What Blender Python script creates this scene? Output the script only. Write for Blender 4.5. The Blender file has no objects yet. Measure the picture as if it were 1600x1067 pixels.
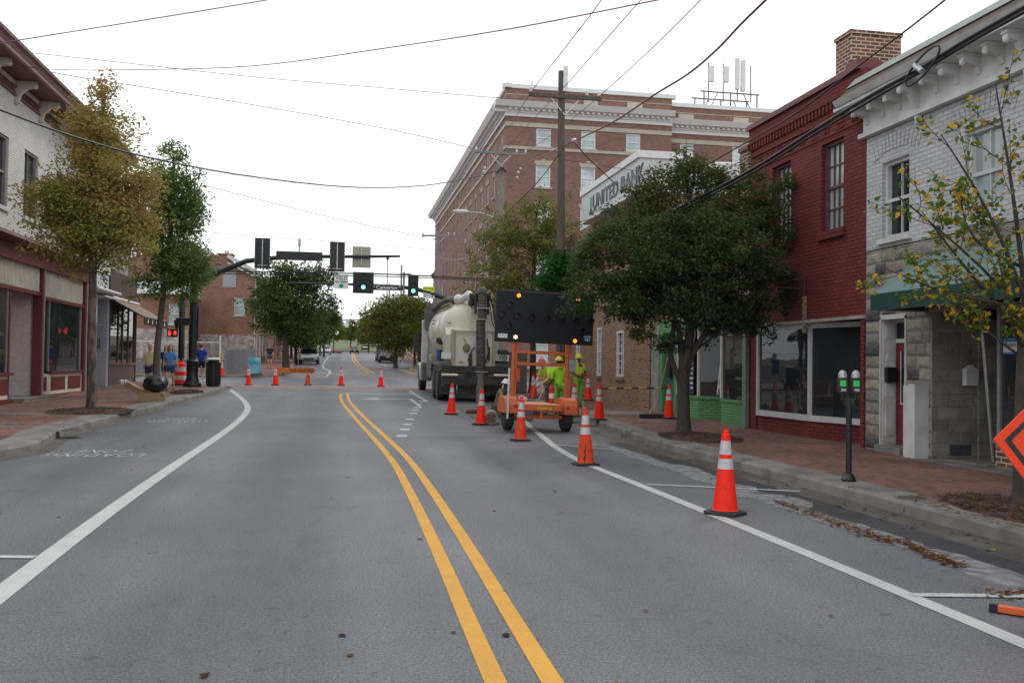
import bpy, bmesh, math, random
import numpy as np
from mathutils import Vector, Matrix
random.seed(7)
rad = math.radians; pi = math.pi
C = bpy.context.scene.collection
SC = bpy.context.scene
# ------------------------------------------------------------------ camera, world, sun
FPX = 1450.0; CX0 = 800; CY0 = 533.5; CH = 1.59
YAW = math.atan(265/FPX); PIT = math.atan(34.5/FPX); ROL = rad(0.8)
FW = Vector((math.sin(YAW)*math.cos(PIT), math.cos(YAW)*math.cos(PIT), math.sin(PIT)))
_r = Vector((math.cos(YAW), -math.sin(YAW), 0)); _u = _r.cross(FW)
RT = _r*math.cos(ROL) + _u*math.sin(ROL); UP = _u*math.cos(ROL) - _r*math.sin(ROL)
cd = bpy.data.cameras.new('camera'); cam = bpy.data.objects.new('camera', cd); C.objects.link(cam)
cd.sensor_width = 36; cd.lens = 36*FPX/1600; cd.clip_end = 3000; cd.clip_start = .05
m4 = Matrix((RT, UP, -FW)).transposed().to_4x4(); m4.translation = (0, 0, CH)
cam.matrix_world = m4; SC.camera = cam
W = bpy.data.worlds.new('World'); SC.world = W; W.use_nodes = True
nt = W.node_tree; nt.nodes.clear()
N = nt.nodes.new; LK = nt.links.new
SUN_EL, SUN_AZ = rad(46), rad(48)      # azimuth clockwise from +Y: ahead right, behind thin cloud
o = N('ShaderNodeOutputWorld'); bg = N('ShaderNodeBackground'); bg.inputs[1].default_value = 0.1
sky = N('ShaderNodeTexSky'); sky.sky_type = 'NISHITA'; sky.sun_disc = False
sky.sun_elevation = SUN_EL; sky.sun_rotation = SUN_AZ
tc = N('ShaderNodeTexCoord'); mp = N('ShaderNodeMapping'); mp.inputs['Scale'].default_value = (1, 1, 3.2)
ns = N('ShaderNodeTexNoise'); ns.inputs['Scale'].default_value = 1.7; ns.inputs['Detail'].default_value = 7; ns.inputs['Roughness'].default_value = .58
cr = N('ShaderNodeValToRGB'); cr.color_ramp.elements[0].position = .34; cr.color_ramp.elements[1].position = .56
cr.color_ramp.elements[0].color = (7.6, 8.3, 9.2, 1); cr.color_ramp.elements[1].color = (12.6, 12.7, 12.9, 1)
mx = N('ShaderNodeMix'); mx.data_type = 'RGBA'; mx.inputs[0].default_value = .93
LK(tc.outputs['Generated'], mp.inputs[0]); LK(mp.outputs[0], ns.inputs['Vector']); LK(ns.outputs['Fac'], cr.inputs[0])
LK(sky.outputs[0], mx.inputs[6]); LK(cr.outputs[0], mx.inputs[7]); LK(mx.outputs[2], bg.inputs[0]); LK(bg.outputs[0], o.inputs[0])
sd = bpy.data.lights.new('sun', 'SUN'); sd.energy = 0.9; sd.angle = rad(14); sd.color = (1, .96, .9)
so = bpy.data.objects.new('sun', sd); C.objects.link(so)
sv = Vector((math.sin(SUN_AZ)*math.cos(SUN_EL), math.cos(SUN_AZ)*math.cos(SUN_EL), math.sin(SUN_EL)))
so.rotation_euler = sv.to_track_quat('Z', 'Y').to_euler()
SC.view_settings.view_transform = 'Standard'; SC.view_settings.look = 'None'; SC.view_settings.gamma = 1
SC.view_settings.exposure = 0.12
# ------------------------------------------------------------------ terrain and sight-line helpers (metres)
def zr(Y):
    if Y < 16: return 0.0
    if Y < 28: return .0155*(Y-16)**2/24
    if Y < 60: t = Y-28; return .093+.0155*t+.0035*t*t/64
    return .093+.496+.056+.019*(min(Y, 250)-60)
def ray(px, py): return FW + RT*((px-CX0)/FPX) - UP*((py-CY0)/FPX)
def G(px, py, dz=0):
    r = ray(px, py); lo, hi = 1, 420
    for _ in range(50):
        m = (lo+hi)/2
        if CH + r.z*m - zr(r.y*m) - dz > 0: lo = m
        else: hi = m
    return Vector((r.x*lo, r.y*lo, zr(r.y*lo)+dz))
def AX(px, py, X): r = ray(px, py); t = X/r.x; return Vector((X, r.y*t, CH+r.z*t))
def AY(px, py, Y): r = ray(px, py); t = Y/r.y; return Vector((r.x*t, Y, CH+r.z*t))
# ------------------------------------------------------------------ materials
MATS = {}
def mat(name, col, rough=.7, metal=0, spec=.5, col2=None, nscale=8, bump=0, bscale=60, detail=6, emit=0, coat=0, lo=.35, hi=.65, stretch=None):
    if name in MATS: return MATS[name]
    m = bpy.data.materials.new(name); m.use_nodes = True; t = m.node_tree; p = t.nodes['Principled BSDF']
    p.inputs['Base Color'].default_value = (*col, 1); p.inputs['Roughness'].default_value = rough
    p.inputs['Metallic'].default_value = metal; p.inputs['Specular IOR Level'].default_value = spec
    if coat: p.inputs['Coat Weight'].default_value = coat
    geo = t.nodes.new('ShaderNodeNewGeometry'); src = geo.outputs['Position']
    if stretch:
        mpn = t.nodes.new('ShaderNodeMapping'); mpn.inputs['Scale'].default_value = stretch
        t.links.new(src, mpn.inputs[0]); src = mpn.outputs[0]
    if col2 is None: col2 = tuple(c*.82 for c in col)
    n = t.nodes.new('ShaderNodeTexNoise'); n.inputs['Scale'].default_value = nscale; n.inputs['Detail'].default_value = detail
    t.links.new(src, n.inputs['Vector'])
    r = t.nodes.new('ShaderNodeValToRGB'); r.color_ramp.elements[0].position = lo; r.color_ramp.elements[1].position = hi
    r.color_ramp.elements[0].color = (*col, 1); r.color_ramp.elements[1].color = (*col2, 1)
    t.links.new(n.outputs['Fac'], r.inputs[0]); t.links.new(r.outputs[0], p.inputs['Base Color'])
    if bump:
        n2 = t.nodes.new('ShaderNodeTexNoise'); n2.inputs['Scale'].default_value = bscale; n2.inputs['Detail'].default_value = 4
        t.links.new(geo.outputs['Position'], n2.inputs['Vector'])
        b = t.nodes.new('ShaderNodeBump'); b.inputs['Strength'].default_value = bump; b.inputs['Distance'].default_value = .01
        t.links.new(n2.outputs['Fac'], b.inputs['Height']); t.links.new(b.outputs[0], p.inputs['Normal'])
    if emit:
        p.inputs['Emission Color'].default_value = (*col, 1); p.inputs['Emission Strength'].default_value = emit
    MATS[name] = m; return m
def brickmat(name, c1, c2, mortar, bw=.21, bh=.075, ms=.012, rough=.85, bump=.5, flat=False, offset=.5, c3=None, dirt=.25, squash=1, dscale=.6):
    """coursed masonry laid out in metres on the wall itself"""
    m = bpy.data.materials.new(name); m.use_nodes = True; t = m.node_tree; p = t.nodes['Principled BSDF']
    Nn = t.nodes.new; L = t.links.new
    geo = Nn('ShaderNodeNewGeometry'); sp = Nn('ShaderNodeSeparateXYZ'); L(geo.outputs['Position'], sp.inputs[0])
    cb = Nn('ShaderNodeCombineXYZ')
    if flat: L(sp.outputs[1], cb.inputs[0]); L(sp.outputs[0], cb.inputs[1])
    else:
        sn = Nn('ShaderNodeSeparateXYZ'); L(geo.outputs['True Normal'], sn.inputs[0])
        ab = Nn('ShaderNodeMath'); ab.operation = 'ABSOLUTE'; L(sn.outputs[0], ab.inputs[0])
        gt = Nn('ShaderNodeMath'); gt.operation = 'GREATER_THAN'; gt.inputs[1].default_value = .6; L(ab.outputs[0], gt.inputs[0])
        mf = Nn('ShaderNodeMix'); mf.data_type = 'FLOAT'; L(gt.outputs[0], mf.inputs[0]); L(sp.outputs[0], mf.inputs[2]); L(sp.outputs[1], mf.inputs[3])
        L(mf.outputs[0], cb.inputs[0]); L(sp.outputs[2], cb.inputs[1])
    # a little waver so that the joints are not ruled lines
    wn = Nn('ShaderNodeTexNoise'); wn.inputs['Scale'].default_value = 3; L(geo.outputs['Position'], wn.inputs['Vector'])
    wm = Nn('ShaderNodeVectorMath'); wm.operation = 'SCALE'; wm.inputs[3].default_value = .012; L(wn.outputs['Color'], wm.inputs[0])
    wa = Nn('ShaderNodeVectorMath'); wa.operation = 'ADD'; L(cb.outputs[0], wa.inputs[0]); L(wm.outputs[0], wa.inputs[1])
    b = Nn('ShaderNodeTexBrick'); b.offset = offset; b.squash = squash; L(wa.outputs[0], b.inputs['Vector'])
    b.inputs['Color1'].default_value = (0, 0, 0, 1); b.inputs['Color2'].default_value = (1, 1, 1, 1); b.inputs['Mortar'].default_value = (0, 0, 0, 1)
    b.inputs['Scale'].default_value = 1; b.inputs['Mortar Size'].default_value = ms; b.inputs['Mortar Smooth'].default_value = .3
    b.inputs['Brick Width'].default_value = bw; b.inputs['Row Height'].default_value = bh; b.inputs['Bias'].default_value = 0
    cr = Nn('ShaderNodeValToRGB'); cr.color_ramp.elements[0].color = (*c1, 1); cr.color_ramp.elements[1].color = (*c2, 1)
    if c3:
        e = cr.color_ramp.elements.new(.86); e.color = (*c2, 1); cr.color_ramp.elements[2].position = .93; cr.color_ramp.elements[2].color = (*c3, 1)
    L(b.outputs['Color'], cr.inputs[0])
    mm = Nn('ShaderNodeMix'); mm.data_type = 'RGBA'; L(b.outputs['Fac'], mm.inputs[0]); L(cr.outputs[0], mm.inputs[6]); mm.inputs[7].default_value = (*mortar, 1)
    n = Nn('ShaderNodeTexNoise'); n.inputs['Scale'].default_value = dscale; n.inputs['Detail'].default_value = 8; L(geo.outputs['Position'], n.inputs['Vector'])
    r2 = Nn('ShaderNodeMapRange'); r2.inputs[1].default_value = .3; r2.inputs[2].default_value = .7; r2.inputs[3].default_value = 1-dirt; r2.inputs[4].default_value = 1+dirt*.6
    L(n.outputs['Fac'], r2.inputs[0])
    mu = Nn('ShaderNodeVectorMath'); mu.operation = 'SCALE'; L(mm.outputs[2], mu.inputs[0]); L(r2.outputs[0], mu.inputs[3])
    L(mu.outputs[0], p.inputs['Base Color']); p.inputs['Roughness'].default_value = rough
    n3 = Nn('ShaderNodeTexNoise'); n3.inputs['Scale'].default_value = 30; L(geo.outputs['Position'], n3.inputs['Vector'])
    ad = Nn('ShaderNodeMath'); ad.operation = 'MULTIPLY_ADD'; ad.inputs[1].default_value = -1; L(b.outputs['Fac'], ad.inputs[0]); L(n3.outputs['Fac'], ad.inputs[2])
    bp = Nn('ShaderNodeBump'); bp.inputs['Strength'].default_value = bump; bp.inputs['Distance'].default_value = .012
    L(ad.outputs[0], bp.inputs['Height']); L(bp.outputs[0], p.inputs['Normal'])
    MATS[name] = m; return m
def leafmat(name, cols):
    m = bpy.data.materials.new(name); m.use_nodes = True; t = m.node_tree; t.nodes.clear(); Nn = t.nodes.new; L = t.links.new
    at = Nn('ShaderNodeAttribute'); at.attribute_name = 'tint'; r = Nn('ShaderNodeValToRGB'); cr = r.color_ramp
    cr.elements[0].color = (*cols[0], 1); cr.elements[1].color = (*cols[-1], 1)
    for i, c in enumerate(cols[1:-1]): e = cr.elements.new((i+1)/(len(cols)-1)); e.color = (*c, 1)
    L(at.outputs['Fac'], r.inputs[0])
    d = Nn('ShaderNodeBsdfPrincipled'); d.inputs['Roughness'].default_value = .75; d.inputs['Specular IOR Level'].default_value = .15
    tr = Nn('ShaderNodeBsdfTranslucent'); mxs = Nn('ShaderNodeMixShader'); mxs.inputs[0].default_value = .42
    L(r.outputs[0], d.inputs[0]); L(r.outputs[0], tr.inputs[0]); L(d.outputs[0], mxs.inputs[1]); L(tr.outputs[0], mxs.inputs[2])
    ou = Nn('ShaderNodeOutputMaterial'); L(mxs.outputs[0], ou.inputs[0]); MATS[name] = m; return m
def glassmat(name, col=(.02, .024, .026), rough=.02, spec=.6):
    m = mat(name, col, rough, spec=spec, col2=tuple(c*1.6 for c in col), nscale=.8)
    t = m.node_tree; p = t.nodes['Principled BSDF']; g = t.nodes.new('ShaderNodeNewGeometry')
    n = t.nodes.new('ShaderNodeTexNoise'); n.inputs['Scale'].default_value = 1.3; t.links.new(g.outputs['Position'], n.inputs['Vector'])
    b = t.nodes.new('ShaderNodeBump'); b.inputs['Strength'].default_value = .12; b.inputs['Distance'].default_value = .02
    t.links.new(n.outputs['Fac'], b.inputs['Height']); t.links.new(b.outputs[0], p.inputs['Normal']); return m
# ------------------------------------------------------------------ mesh builder
class M:
    def __init__(s, mats, T=None):
        s.v = []; s.f = []; s.mi = []; s.mats = mats if isinstance(mats, (list, tuple)) else [mats]; s.T = T
    def a(s, p):
        p = Vector(p)
        if s.T is not None: p = s.T @ p
        s.v.append(p); return len(s.v)-1
    def face(s, pts, m=0): s.f.append([s.a(p) for p in pts]); s.mi.append(m); return s
    def box(s, x0, x1, y0, y1, z0, z1, m=0):
        if x0 > x1: x0, x1 = x1, x0
        if y0 > y1: y0, y1 = y1, y0
        if z0 > z1: z0, z1 = z1, z0
        i = [s.a(p) for p in ((x0,y0,z0),(x1,y0,z0),(x1,y1,z0),(x0,y1,z0),(x0,y0,z1),(x1,y0,z1),(x1,y1,z1),(x0,y1,z1))]
        for q in ((3,2,1,0),(4,5,6,7),(0,1,5,4),(1,2,6,5),(2,3,7,6),(3,0,4,7)): s.f.append([i[k] for k in q]); s.mi.append(m)
        return s
    def beam(s, p0, p1, w, h, m=0, up=(0,0,1)):
        p0 = Vector(p0); p1 = Vector(p1); d = (p1-p0).normalized(); u = Vector(up)
        if abs(d.dot(u)) > .95: u = Vector((1,0,0))
        sx = d.cross(u).normalized()*w/2; sz = sx.cross(d).normalized()*h/2
        i = [s.a(p) for p in (p0-sx-sz, p0+sx-sz, p0+sx+sz, p0-sx+sz, p1-sx-sz, p1+sx-sz, p1+sx+sz, p1-sx+sz)]
        for q in ((0,1,2,3),(7,6,5,4),(0,4,5,1),(1,5,6,2),(2,6,7,3),(3,7,4,0)): s.f.append([i[k] for k in q]); s.mi.append(m)
        return s
    def tube(s, pts, r, n=8, m=0, caps=True, close=False):
        pts = [Vector(p) for p in pts]; K = len(pts)
        if not isinstance(r, (list, tuple)): r = [r]*K
        rings = []; prev = None
        for k in range(K):
            d = (pts[min(k+1, K-1)] - pts[max(k-1, 0)])
            d = d.normalized() if d.length > 1e-9 else Vector((0,0,1))
            if prev is None:
                u = Vector((0,0,1)) if abs(d.z) < .9 else Vector((1,0,0)); x = d.cross(u).normalized()
            else:
                x = prev - d*prev.dot(d); x = x.normalized() if x.length > 1e-6 else d.orthogonal().normalized()
            prev = x; y = d.cross(x)
            rings.append([s.a(pts[k] + x*(r[k]*math.cos(2*pi*j/n)) + y*(r[k]*math.sin(2*pi*j/n))) for j in range(n)])
        for k in range(K-1):
            for j in range(n): s.f.append([rings[k][j], rings[k][(j+1)%n], rings[k+1][(j+1)%n], rings[k+1][j]]); s.mi.append(m)
        if caps: s.f.append(rings[0][::-1]); s.mi.append(m); s.f.append(rings[-1]); s.mi.append(m)
        return s
    def lathe(s, prof, c=(0,0,0), axis='z', n=16, m=0, arc=1.0, mf=None):
        c = Vector(c); rings = []
        for (r, h) in prof:
            rg = []
            for j in range(n if arc == 1 else n+1):
                a = 2*pi*arc*j/n; x, y = r*math.cos(a), r*math.sin(a)
                rg.append(s.a(c + (Vector((x,y,h)) if axis == 'z' else Vector((h,x,y)) if axis == 'x' else Vector((x,h,y)))))
            rings.append(rg)
        for k in range(len(rings)-1):
            q = len(rings[0])
            for j in range(q if arc == 1 else q-1):
                s.f.append([rings[k][j], rings[k][(j+1)%q], rings[k+1][(j+1)%q], rings[k+1][j]]); s.mi.append(mf(k) if mf else m)
        if arc == 1:
            if prof[0][0] > 1e-5: s.f.append(rings[0][::-1]); s.mi.append(mf(0) if mf else m)
            if prof[-1][0] > 1e-5: s.f.append(rings[-1]); s.mi.append(mf(len(rings)-2) if mf else m)
        return s
    def ell(s, c, r, n=12, k=8, m=0, rot=None):
        c = Vector(c); R = rot or Matrix.Identity(3); rg = []
        for i in range(k+1):
            t = pi*i/k
            rg.append([s.a(c + R @ Vector((r[0]*math.sin(t)*math.cos(2*pi*j/n), r[1]*math.sin(t)*math.sin(2*pi*j/n), -r[2]*math.cos(t)))) for j in range(n)])
        for i in range(k):
            for j in range(n): s.f.append([rg[i][j], rg[i][(j+1)%n], rg[i+1][(j+1)%n], rg[i+1][j]]); s.mi.append(m)
        return s
    def prism(s, poly, a, b, axis='x', m=0):
        """poly in the plane normal to axis, extruded from a to b"""
        def P(q, t): return (t, q[0], q[1]) if axis == 'x' else (q[0], t, q[1]) if axis == 'y' else (q[0], q[1], t)
        i0 = [s.a(P(q, a)) for q in poly]; i1 = [s.a(P(q, b)) for q in poly]; n = len(poly)
        s.f.append(i0[::-1]); s.mi.append(m); s.f.append(i1); s.mi.append(m)
        for j in range(n): s.f.append([i0[j], i0[(j+1)%n], i1[(j+1)%n], i1[j]]); s.mi.append(m)
        return s
    def out(s, name, parent=None, smooth=False, world=False, bevel=0):
        """world=True: the coordinates are world coordinates, moved into the parent's frame"""
        me = bpy.data.meshes.new(name); vs = s.v
        if world and parent is not None:
            r = parent
            while r.parent: r = r.parent
            Mi = (Matrix.Translation(r.location) @ r.rotation_euler.to_matrix().to_4x4()).inverted(); vs = [Mi @ v for v in vs]
        me.from_pydata([tuple(v) for v in vs], [], s.f)
        for m in s.mats: me.materials.append(m)
        me.polygons.foreach_set('material_index', s.mi)
        bm = bmesh.new(); bm.from_mesh(me)
        bmesh.ops.remove_doubles(bm, verts=bm.verts, dist=1e-5) if smooth else None
        bmesh.ops.recalc_face_normals(bm, faces=bm.faces)
        bm.to_mesh(me); bm.free()
        if smooth:
            me.polygons.foreach_set('use_smooth', [True]*len(me.polygons))
            try: me.set_sharp_from_angle(angle=rad(42))
            except Exception: pass
        me.update()
        ob = bpy.data.objects.new(name, me); C.objects.link(ob)
        if parent: ob.parent = parent
        if bevel:
            b = ob.modifiers.new('bevel', 'BEVEL'); b.width = bevel; b.segments = 2; b.limit_method = 'ANGLE'
        return ob
def tag(o, label, cat=None, group=None, kind=None):
    if label: o['label'] = label
    if cat: o['category'] = cat
    if group: o['group'] = group
    if kind: o['kind'] = kind
    return o
def thing(name, label, cat, loc=(0,0,0), rz=0, group=None, rot=None):
    o = bpy.data.objects.new(name, None); C.objects.link(o); o.location = loc; o.rotation_euler = rot or (0,0,rz); o.empty_display_size = .2
    return tag(o, label, cat, group)
def copy_tree(o, parent=None):
    c = o.copy(); C.objects.link(c); c.parent = parent
    for ch in list(o.children): copy_tree(ch, c)
    return c
def frame(x, y, z, ang): return Matrix.Translation((x, y, z)) @ Matrix.Rotation(ang, 4, 'Z')
def text(s, T, size, m, name, parent, depth=.004, align='CENTER', sx=1.0, bold=0, world=True):
    """raised lettering: T puts the text (x right, y up) on its surface"""
    cu = bpy.data.curves.new('t', 'FONT'); cu.body = s; cu.size = size; cu.extrude = depth; cu.align_x = align; cu.align_y = 'CENTER'; cu.offset = bold
    cu.resolution_u = 3
    to = bpy.data.objects.new('t', cu); C.objects.link(to)
    me = bpy.data.meshes.new_from_object(to.evaluated_get(bpy.context.evaluated_depsgraph_get()))
    Ms = T @ Matrix.Diagonal((sx, 1, 1, 1))
    if world and parent is not None:
        r = parent
        while r.parent: r = r.parent
        Ms = (Matrix.Translation(r.location) @ r.rotation_euler.to_matrix().to_4x4()).inverted() @ Ms
    me.transform(Ms); me.materials.clear(); me.materials.append(m); bpy.data.objects.remove(to); bpy.data.curves.remove(cu)
    ob = bpy.data.objects.new(name, me); C.objects.link(ob); ob.parent = parent; me.name = name; return ob
def face_T(x, y, z, ang, tilt=0):
    """text plane standing upright, front towards local -y of the facade frame turned by ang"""
    return frame(x, y, z, ang) @ Matrix.Rotation(rad(90)+tilt, 4, 'X')
# ------------------------------------------------------------------ palette
def asphalt():
    m = bpy.data.materials.new('asphalt'); m.use_nodes = True; t = m.node_tree; p = t.nodes['Principled BSDF']; Nn = t.nodes.new; L = t.links.new
    g = Nn('ShaderNodeNewGeometry')
    def noise(sc, det=6, vec=None, rough=.5):
        n = Nn('ShaderNodeTexNoise'); n.inputs['Scale'].default_value = sc; n.inputs['Detail'].default_value = det; n.inputs['Roughness'].default_value = rough
        L(vec or g.outputs['Position'], n.inputs['Vector']); return n.outputs['Fac']
    mp = Nn('ShaderNodeMapping'); mp.inputs['Scale'].default_value = (1.1, .1, 1); L(g.outputs['Position'], mp.inputs[0])
    def ramp(f, a, b, c0, c1):
        r = Nn('ShaderNodeMapRange'); r.inputs[1].default_value = a; r.inputs[2].default_value = b; r.inputs[3].default_value = c0; r.inputs[4].default_value = c1
        L(f, r.inputs[0]); return r.outputs[0]
    def mul(a, b):
        k = Nn('ShaderNodeMath'); k.operation = 'MULTIPLY'; L(a, k.inputs[0]); L(b, k.inputs[1]); return k.outputs[0]
    f = mul(ramp(noise(.35, 8), .3, .7, .8, 1.14), ramp(noise(1, 6, mp.outputs[0]), .32, .68, .76, 1.2))      # patches, wheel tracks
    vc = Nn('ShaderNodeTexVoronoi'); vc.feature = 'DISTANCE_TO_EDGE'; vc.inputs['Scale'].default_value = .3
    wv = Nn('ShaderNodeTexNoise'); wv.inputs['Scale'].default_value = 2.5; wv.inputs['Detail'].default_value = 6; L(g.outputs['Position'], wv.inputs['Vector'])
    wd = Nn('ShaderNodeVectorMath'); wd.operation = 'MULTIPLY_ADD'; L(wv.outputs['Color'], wd.inputs[0]); wd.inputs[1].default_value = (.5,.5,.5); L(g.outputs['Position'], wd.inputs[2]); L(wd.outputs[0], vc.inputs['Vector'])
    f = mul(f, ramp(vc.outputs['Distance'], 0, .004, .72, 1.0))                                               # hairline cracks
    sp_ = noise(9, 3, rough=.4); f = mul(f, ramp(sp_, .29, .33, .62, 1.0)); f = mul(f, ramp(noise(34, 2, rough=.5), .24, .3, .55, 1.0))   # oil spots
    f = mul(f, ramp(noise(150, 3, rough=.85), .34, .66, .45, 1.6)); f = mul(f, ramp(noise(52, 2, rough=.7), .34, .66, .5, 1.55))                                              # aggregate
    f = mul(f, ramp(noise(2.3, 10, rough=.72), .36, .47, .86, 1.0))                                           # small stains
    vo = Nn('ShaderNodeTexVoronoi'); vo.inputs['Scale'].default_value = 42; L(g.outputs['Position'], vo.inputs['Vector'])
    f = mul(f, ramp(vo.outputs['Distance'], .05, .17, 2.1, 1.0))
    sx = Nn('ShaderNodeSeparateXYZ'); L(g.outputs['Position'], sx.inputs[0])
    for xc, wd_, k_ in ((-.75, .8, .62), (2.55, .7, .8)):                                                     # oil-darkened lane centres
        a_ = Nn('ShaderNodeMath'); a_.operation = 'SUBTRACT'; a_.inputs[1].default_value = xc; L(sx.outputs[0], a_.inputs[0]); c_ = Nn('ShaderNodeMath'); c_.operation = 'ABSOLUTE'; L(a_.outputs[0], c_.inputs[0])
        q_ = Nn('ShaderNodeMath'); q_.operation = 'MULTIPLY_ADD'; q_.inputs[1].default_value = .9; q_.inputs[2].default_value = 0; L(noise(.8, 5), q_.inputs[0]); w_ = Nn('ShaderNodeMath'); w_.operation = 'ADD'; L(c_.outputs[0], w_.inputs[0]); L(q_.outputs[0], w_.inputs[1])
        f = mul(f, ramp(w_.outputs[0], .45, .6+wd_, k_, 1.0))
    blot = noise(5, 5, rough=.6); f = mul(f, ramp(blot, .3, .38, .78, 1.0))
    sc = Nn('ShaderNodeVectorMath'); sc.operation = 'SCALE'; sc.inputs[0].default_value = (.112, .116, .126); L(f, sc.inputs[3])
    L(sc.outputs[0], p.inputs['Base Color']); p.inputs['Roughness'].default_value = .62; p.inputs['Specular IOR Level'].default_value = .5
    b = Nn('ShaderNodeBump'); b.inputs['Strength'].default_value = .5; b.inputs['Distance'].default_value = .006; L(noise(150, 3, rough=.7), b.inputs['Height']); L(b.outputs[0], p.inputs['Normal'])
    return m
def paintmat(name, col, wear=.5):
    """thermoplastic road paint: worn through in places to the asphalt"""
    m = mat(name, col, .7, col2=tuple(c*.86 for c in col), nscale=3)
    t = m.node_tree; p = t.nodes['Principled BSDF']; g = t.nodes.new('ShaderNodeNewGeometry')
    n = t.nodes.new('ShaderNodeTexNoise'); n.inputs['Scale'].default_value = 38; n.inputs['Detail'].default_value = 8; n.inputs['Roughness'].default_value = .75
    t.links.new(g.outputs['Position'], n.inputs['Vector'])
    r = t.nodes.new('ShaderNodeMapRange'); r.inputs[1].default_value = .27+.08*wear; r.inputs[2].default_value = .37+.08*wear; t.links.new(n.outputs['Fac'], r.inputs[0])
    mx = t.nodes.new('ShaderNodeMix'); mx.data_type = 'RGBA'; mx.inputs[6].default_value = (.12, .12, .125, 1)
    old = p.inputs['Base Color'].links[0].from_socket; t.links.new(old, mx.inputs[7]); t.links.new(r.outputs[0], mx.inputs[0]); t.links.new(mx.outputs[2], p.inputs['Base Color'])
    return m
m_asph = asphalt()
m_white = paintmat('white_paint_road', (.48, .48, .47), .6); m_yel = paintmat('yellow_paint_road', (.62, .31, .03), .7); m_wornw = paintmat('worn_white_road', (.5, .5, .49), 1.3)
m_conc = mat('concrete', (.24, .23, .21), .85, col2=(.14, .132, .118), nscale=2.2, bump=.4, bscale=70)
m_gut = mat('gutter_concrete', (.125, .113, .095), .6, col2=(.065, .06, .05), nscale=1.6, bump=.3, bscale=60)
m_pave = brickmat('paving_brick', (.16, .068, .055), (.26, .12, .09), (.13, .1, .085), bw=.2, bh=.1, ms=.007, flat=True, c3=(.1, .07, .065), dirt=.4, dscale=.8)
m_xwalk = brickmat('crosswalk_brick', (.2, .1, .08), (.29, .16, .13), (.2, .18, .16), bw=.2, bh=.1, ms=.008, flat=True, dirt=.3)
m_mulch = mat('mulch', (.045, .028, .02), .95, col2=(.09, .055, .038), nscale=22, bump=1, bscale=50)
m_iron = mat('cast_iron', (.05, .048, .045), .6, metal=.3)
m_grass = mat('grass', (.11, .13, .055), .9, col2=(.16, .16, .08), nscale=6, bump=.6)
m_dirt = mat('bare_soil', (.1, .085, .06), .95, col2=(.06, .055, .045), nscale=3)
def tagS(o, lab=None): return tag(o, lab, None, None, 'structure')
# ground to the horizon, following the rise of the street
ys = [-40, -20] + [i for i in range(-10, 60, 2)] + list(range(60, 250, 10)) + [250, 300, 500, 900, 1500]
b = M(m_dirt)
for i in range(len(ys)-1):
    for (xa, xb) in ((-900, -120), (-120, 0), (0, 120), (120, 900)):
        b.face([(xa, ys[i], zr(ys[i])-.012), (xb, ys[i], zr(ys[i])-.012), (xb, ys[i+1], zr(ys[i+1])-.012), (xa, ys[i+1], zr(ys[i+1])-.012)])
tagS(b.out('ground'))
def dens(poly, step=1.0):
    out = []
    for p, q in zip(poly, poly[1:]):
        p = Vector(p[:2]); q = Vector(q[:2]); n = max(1, int((q-p).length/step))
        for k in range(n): out.append(p.lerp(q, k/n))
    out.append(Vector(poly[-1][:2])); return out
def smooth(poly, it=2):
    P = [Vector(p[:2]) for p in poly]
    for _ in range(it):
        Q = [P[0]]
        for a, b_ in zip(P, P[1:]): Q += [a.lerp(b_, .25), a.lerp(b_, .75)]
        P = Q+[P[-1]]
    return P
def offs(P, d):
    out = []
    for i, p in enumerate(P):
        t = (P[min(i+1, len(P)-1)]-P[max(i-1, 0)]).normalized(); out.append(p+Vector((t.y, -t.x))*d)
    return out
def ribbon(b, poly, a, c, z, m=0, sm=0, step=1.0, hump=0):
    P = dens(smooth(poly, sm) if sm else poly, step); A = offs(P, a); B = offs(P, c)
    for i in range(len(P)-1): b.face([(A[i].x, A[i].y, zr(A[i].y)+z), (B[i].x, B[i].y, zr(B[i].y)+z), (B[i+1].x, B[i+1].y, zr(B[i+1].y)+z), (A[i+1].x, A[i+1].y, zr(A[i+1].y)+z)], m)
def sheet(b, x0, x1, y0, y1, z, m=0, step=1.0):
    n = max(1, int((y1-y0)/step))
    for i in range(n):
        ya = y0+(y1-y0)*i/n; yb = y0+(y1-y0)*(i+1)/n
        b.face([(x0, ya, zr(ya)+z), (x1, ya, zr(ya)+z), (x1, yb, zr(yb)+z), (x0, yb, zr(yb)+z)], m)
b = M(m_asph); sheet(b, -7.5, 9, -12, 46.2, 0); sheet(b, -90, 100, 46.2, 54.6, 0); sheet(b, -8, 12, 54.6, 236, 0); tagS(b.out('road'))
# kerbs: list of plan points, pavement side given by sign of the offset
KR = [(6.05,-12),(6.05,6),(6.05,12.5),(6.05,18.3),(6.3,21),(6.5,24),(6.55,30),(6.55,41.5),(6.9,43.6),(7.9,44.9),(9.6,45.4),(100,45.4)]
KL = [(-7.2,-12),(-6.4,8),(-5.5,14.6),(-5.08,16.4),(-5.1,17.4),(-5.5,19.6),(-5.55,22),(-5.25,28.5),(-4.95,35.8),(-4.84,41.6),(-5.1,43.6),(-6.2,44.9),(-8,45.4),(-90,45.4)]
KFL = [(-90,55.2),(-7,55.2),(-5.2,55.7),(-4.0,57.2),(-3.6,59.5),(-3.5,72),(-4.3,84),(-4.6,100),(-4.9,150),(-5.4,228)]
KFR = [(100,55.2),(9,55.2),(7.4,55.8),(6.3,57.4),(5.9,60),(5.2,70),(5.3,76),(7.0,88),(7.3,110),(7.6,150),(8.0,228)]
kb = M([m_conc, m_gut])
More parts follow.
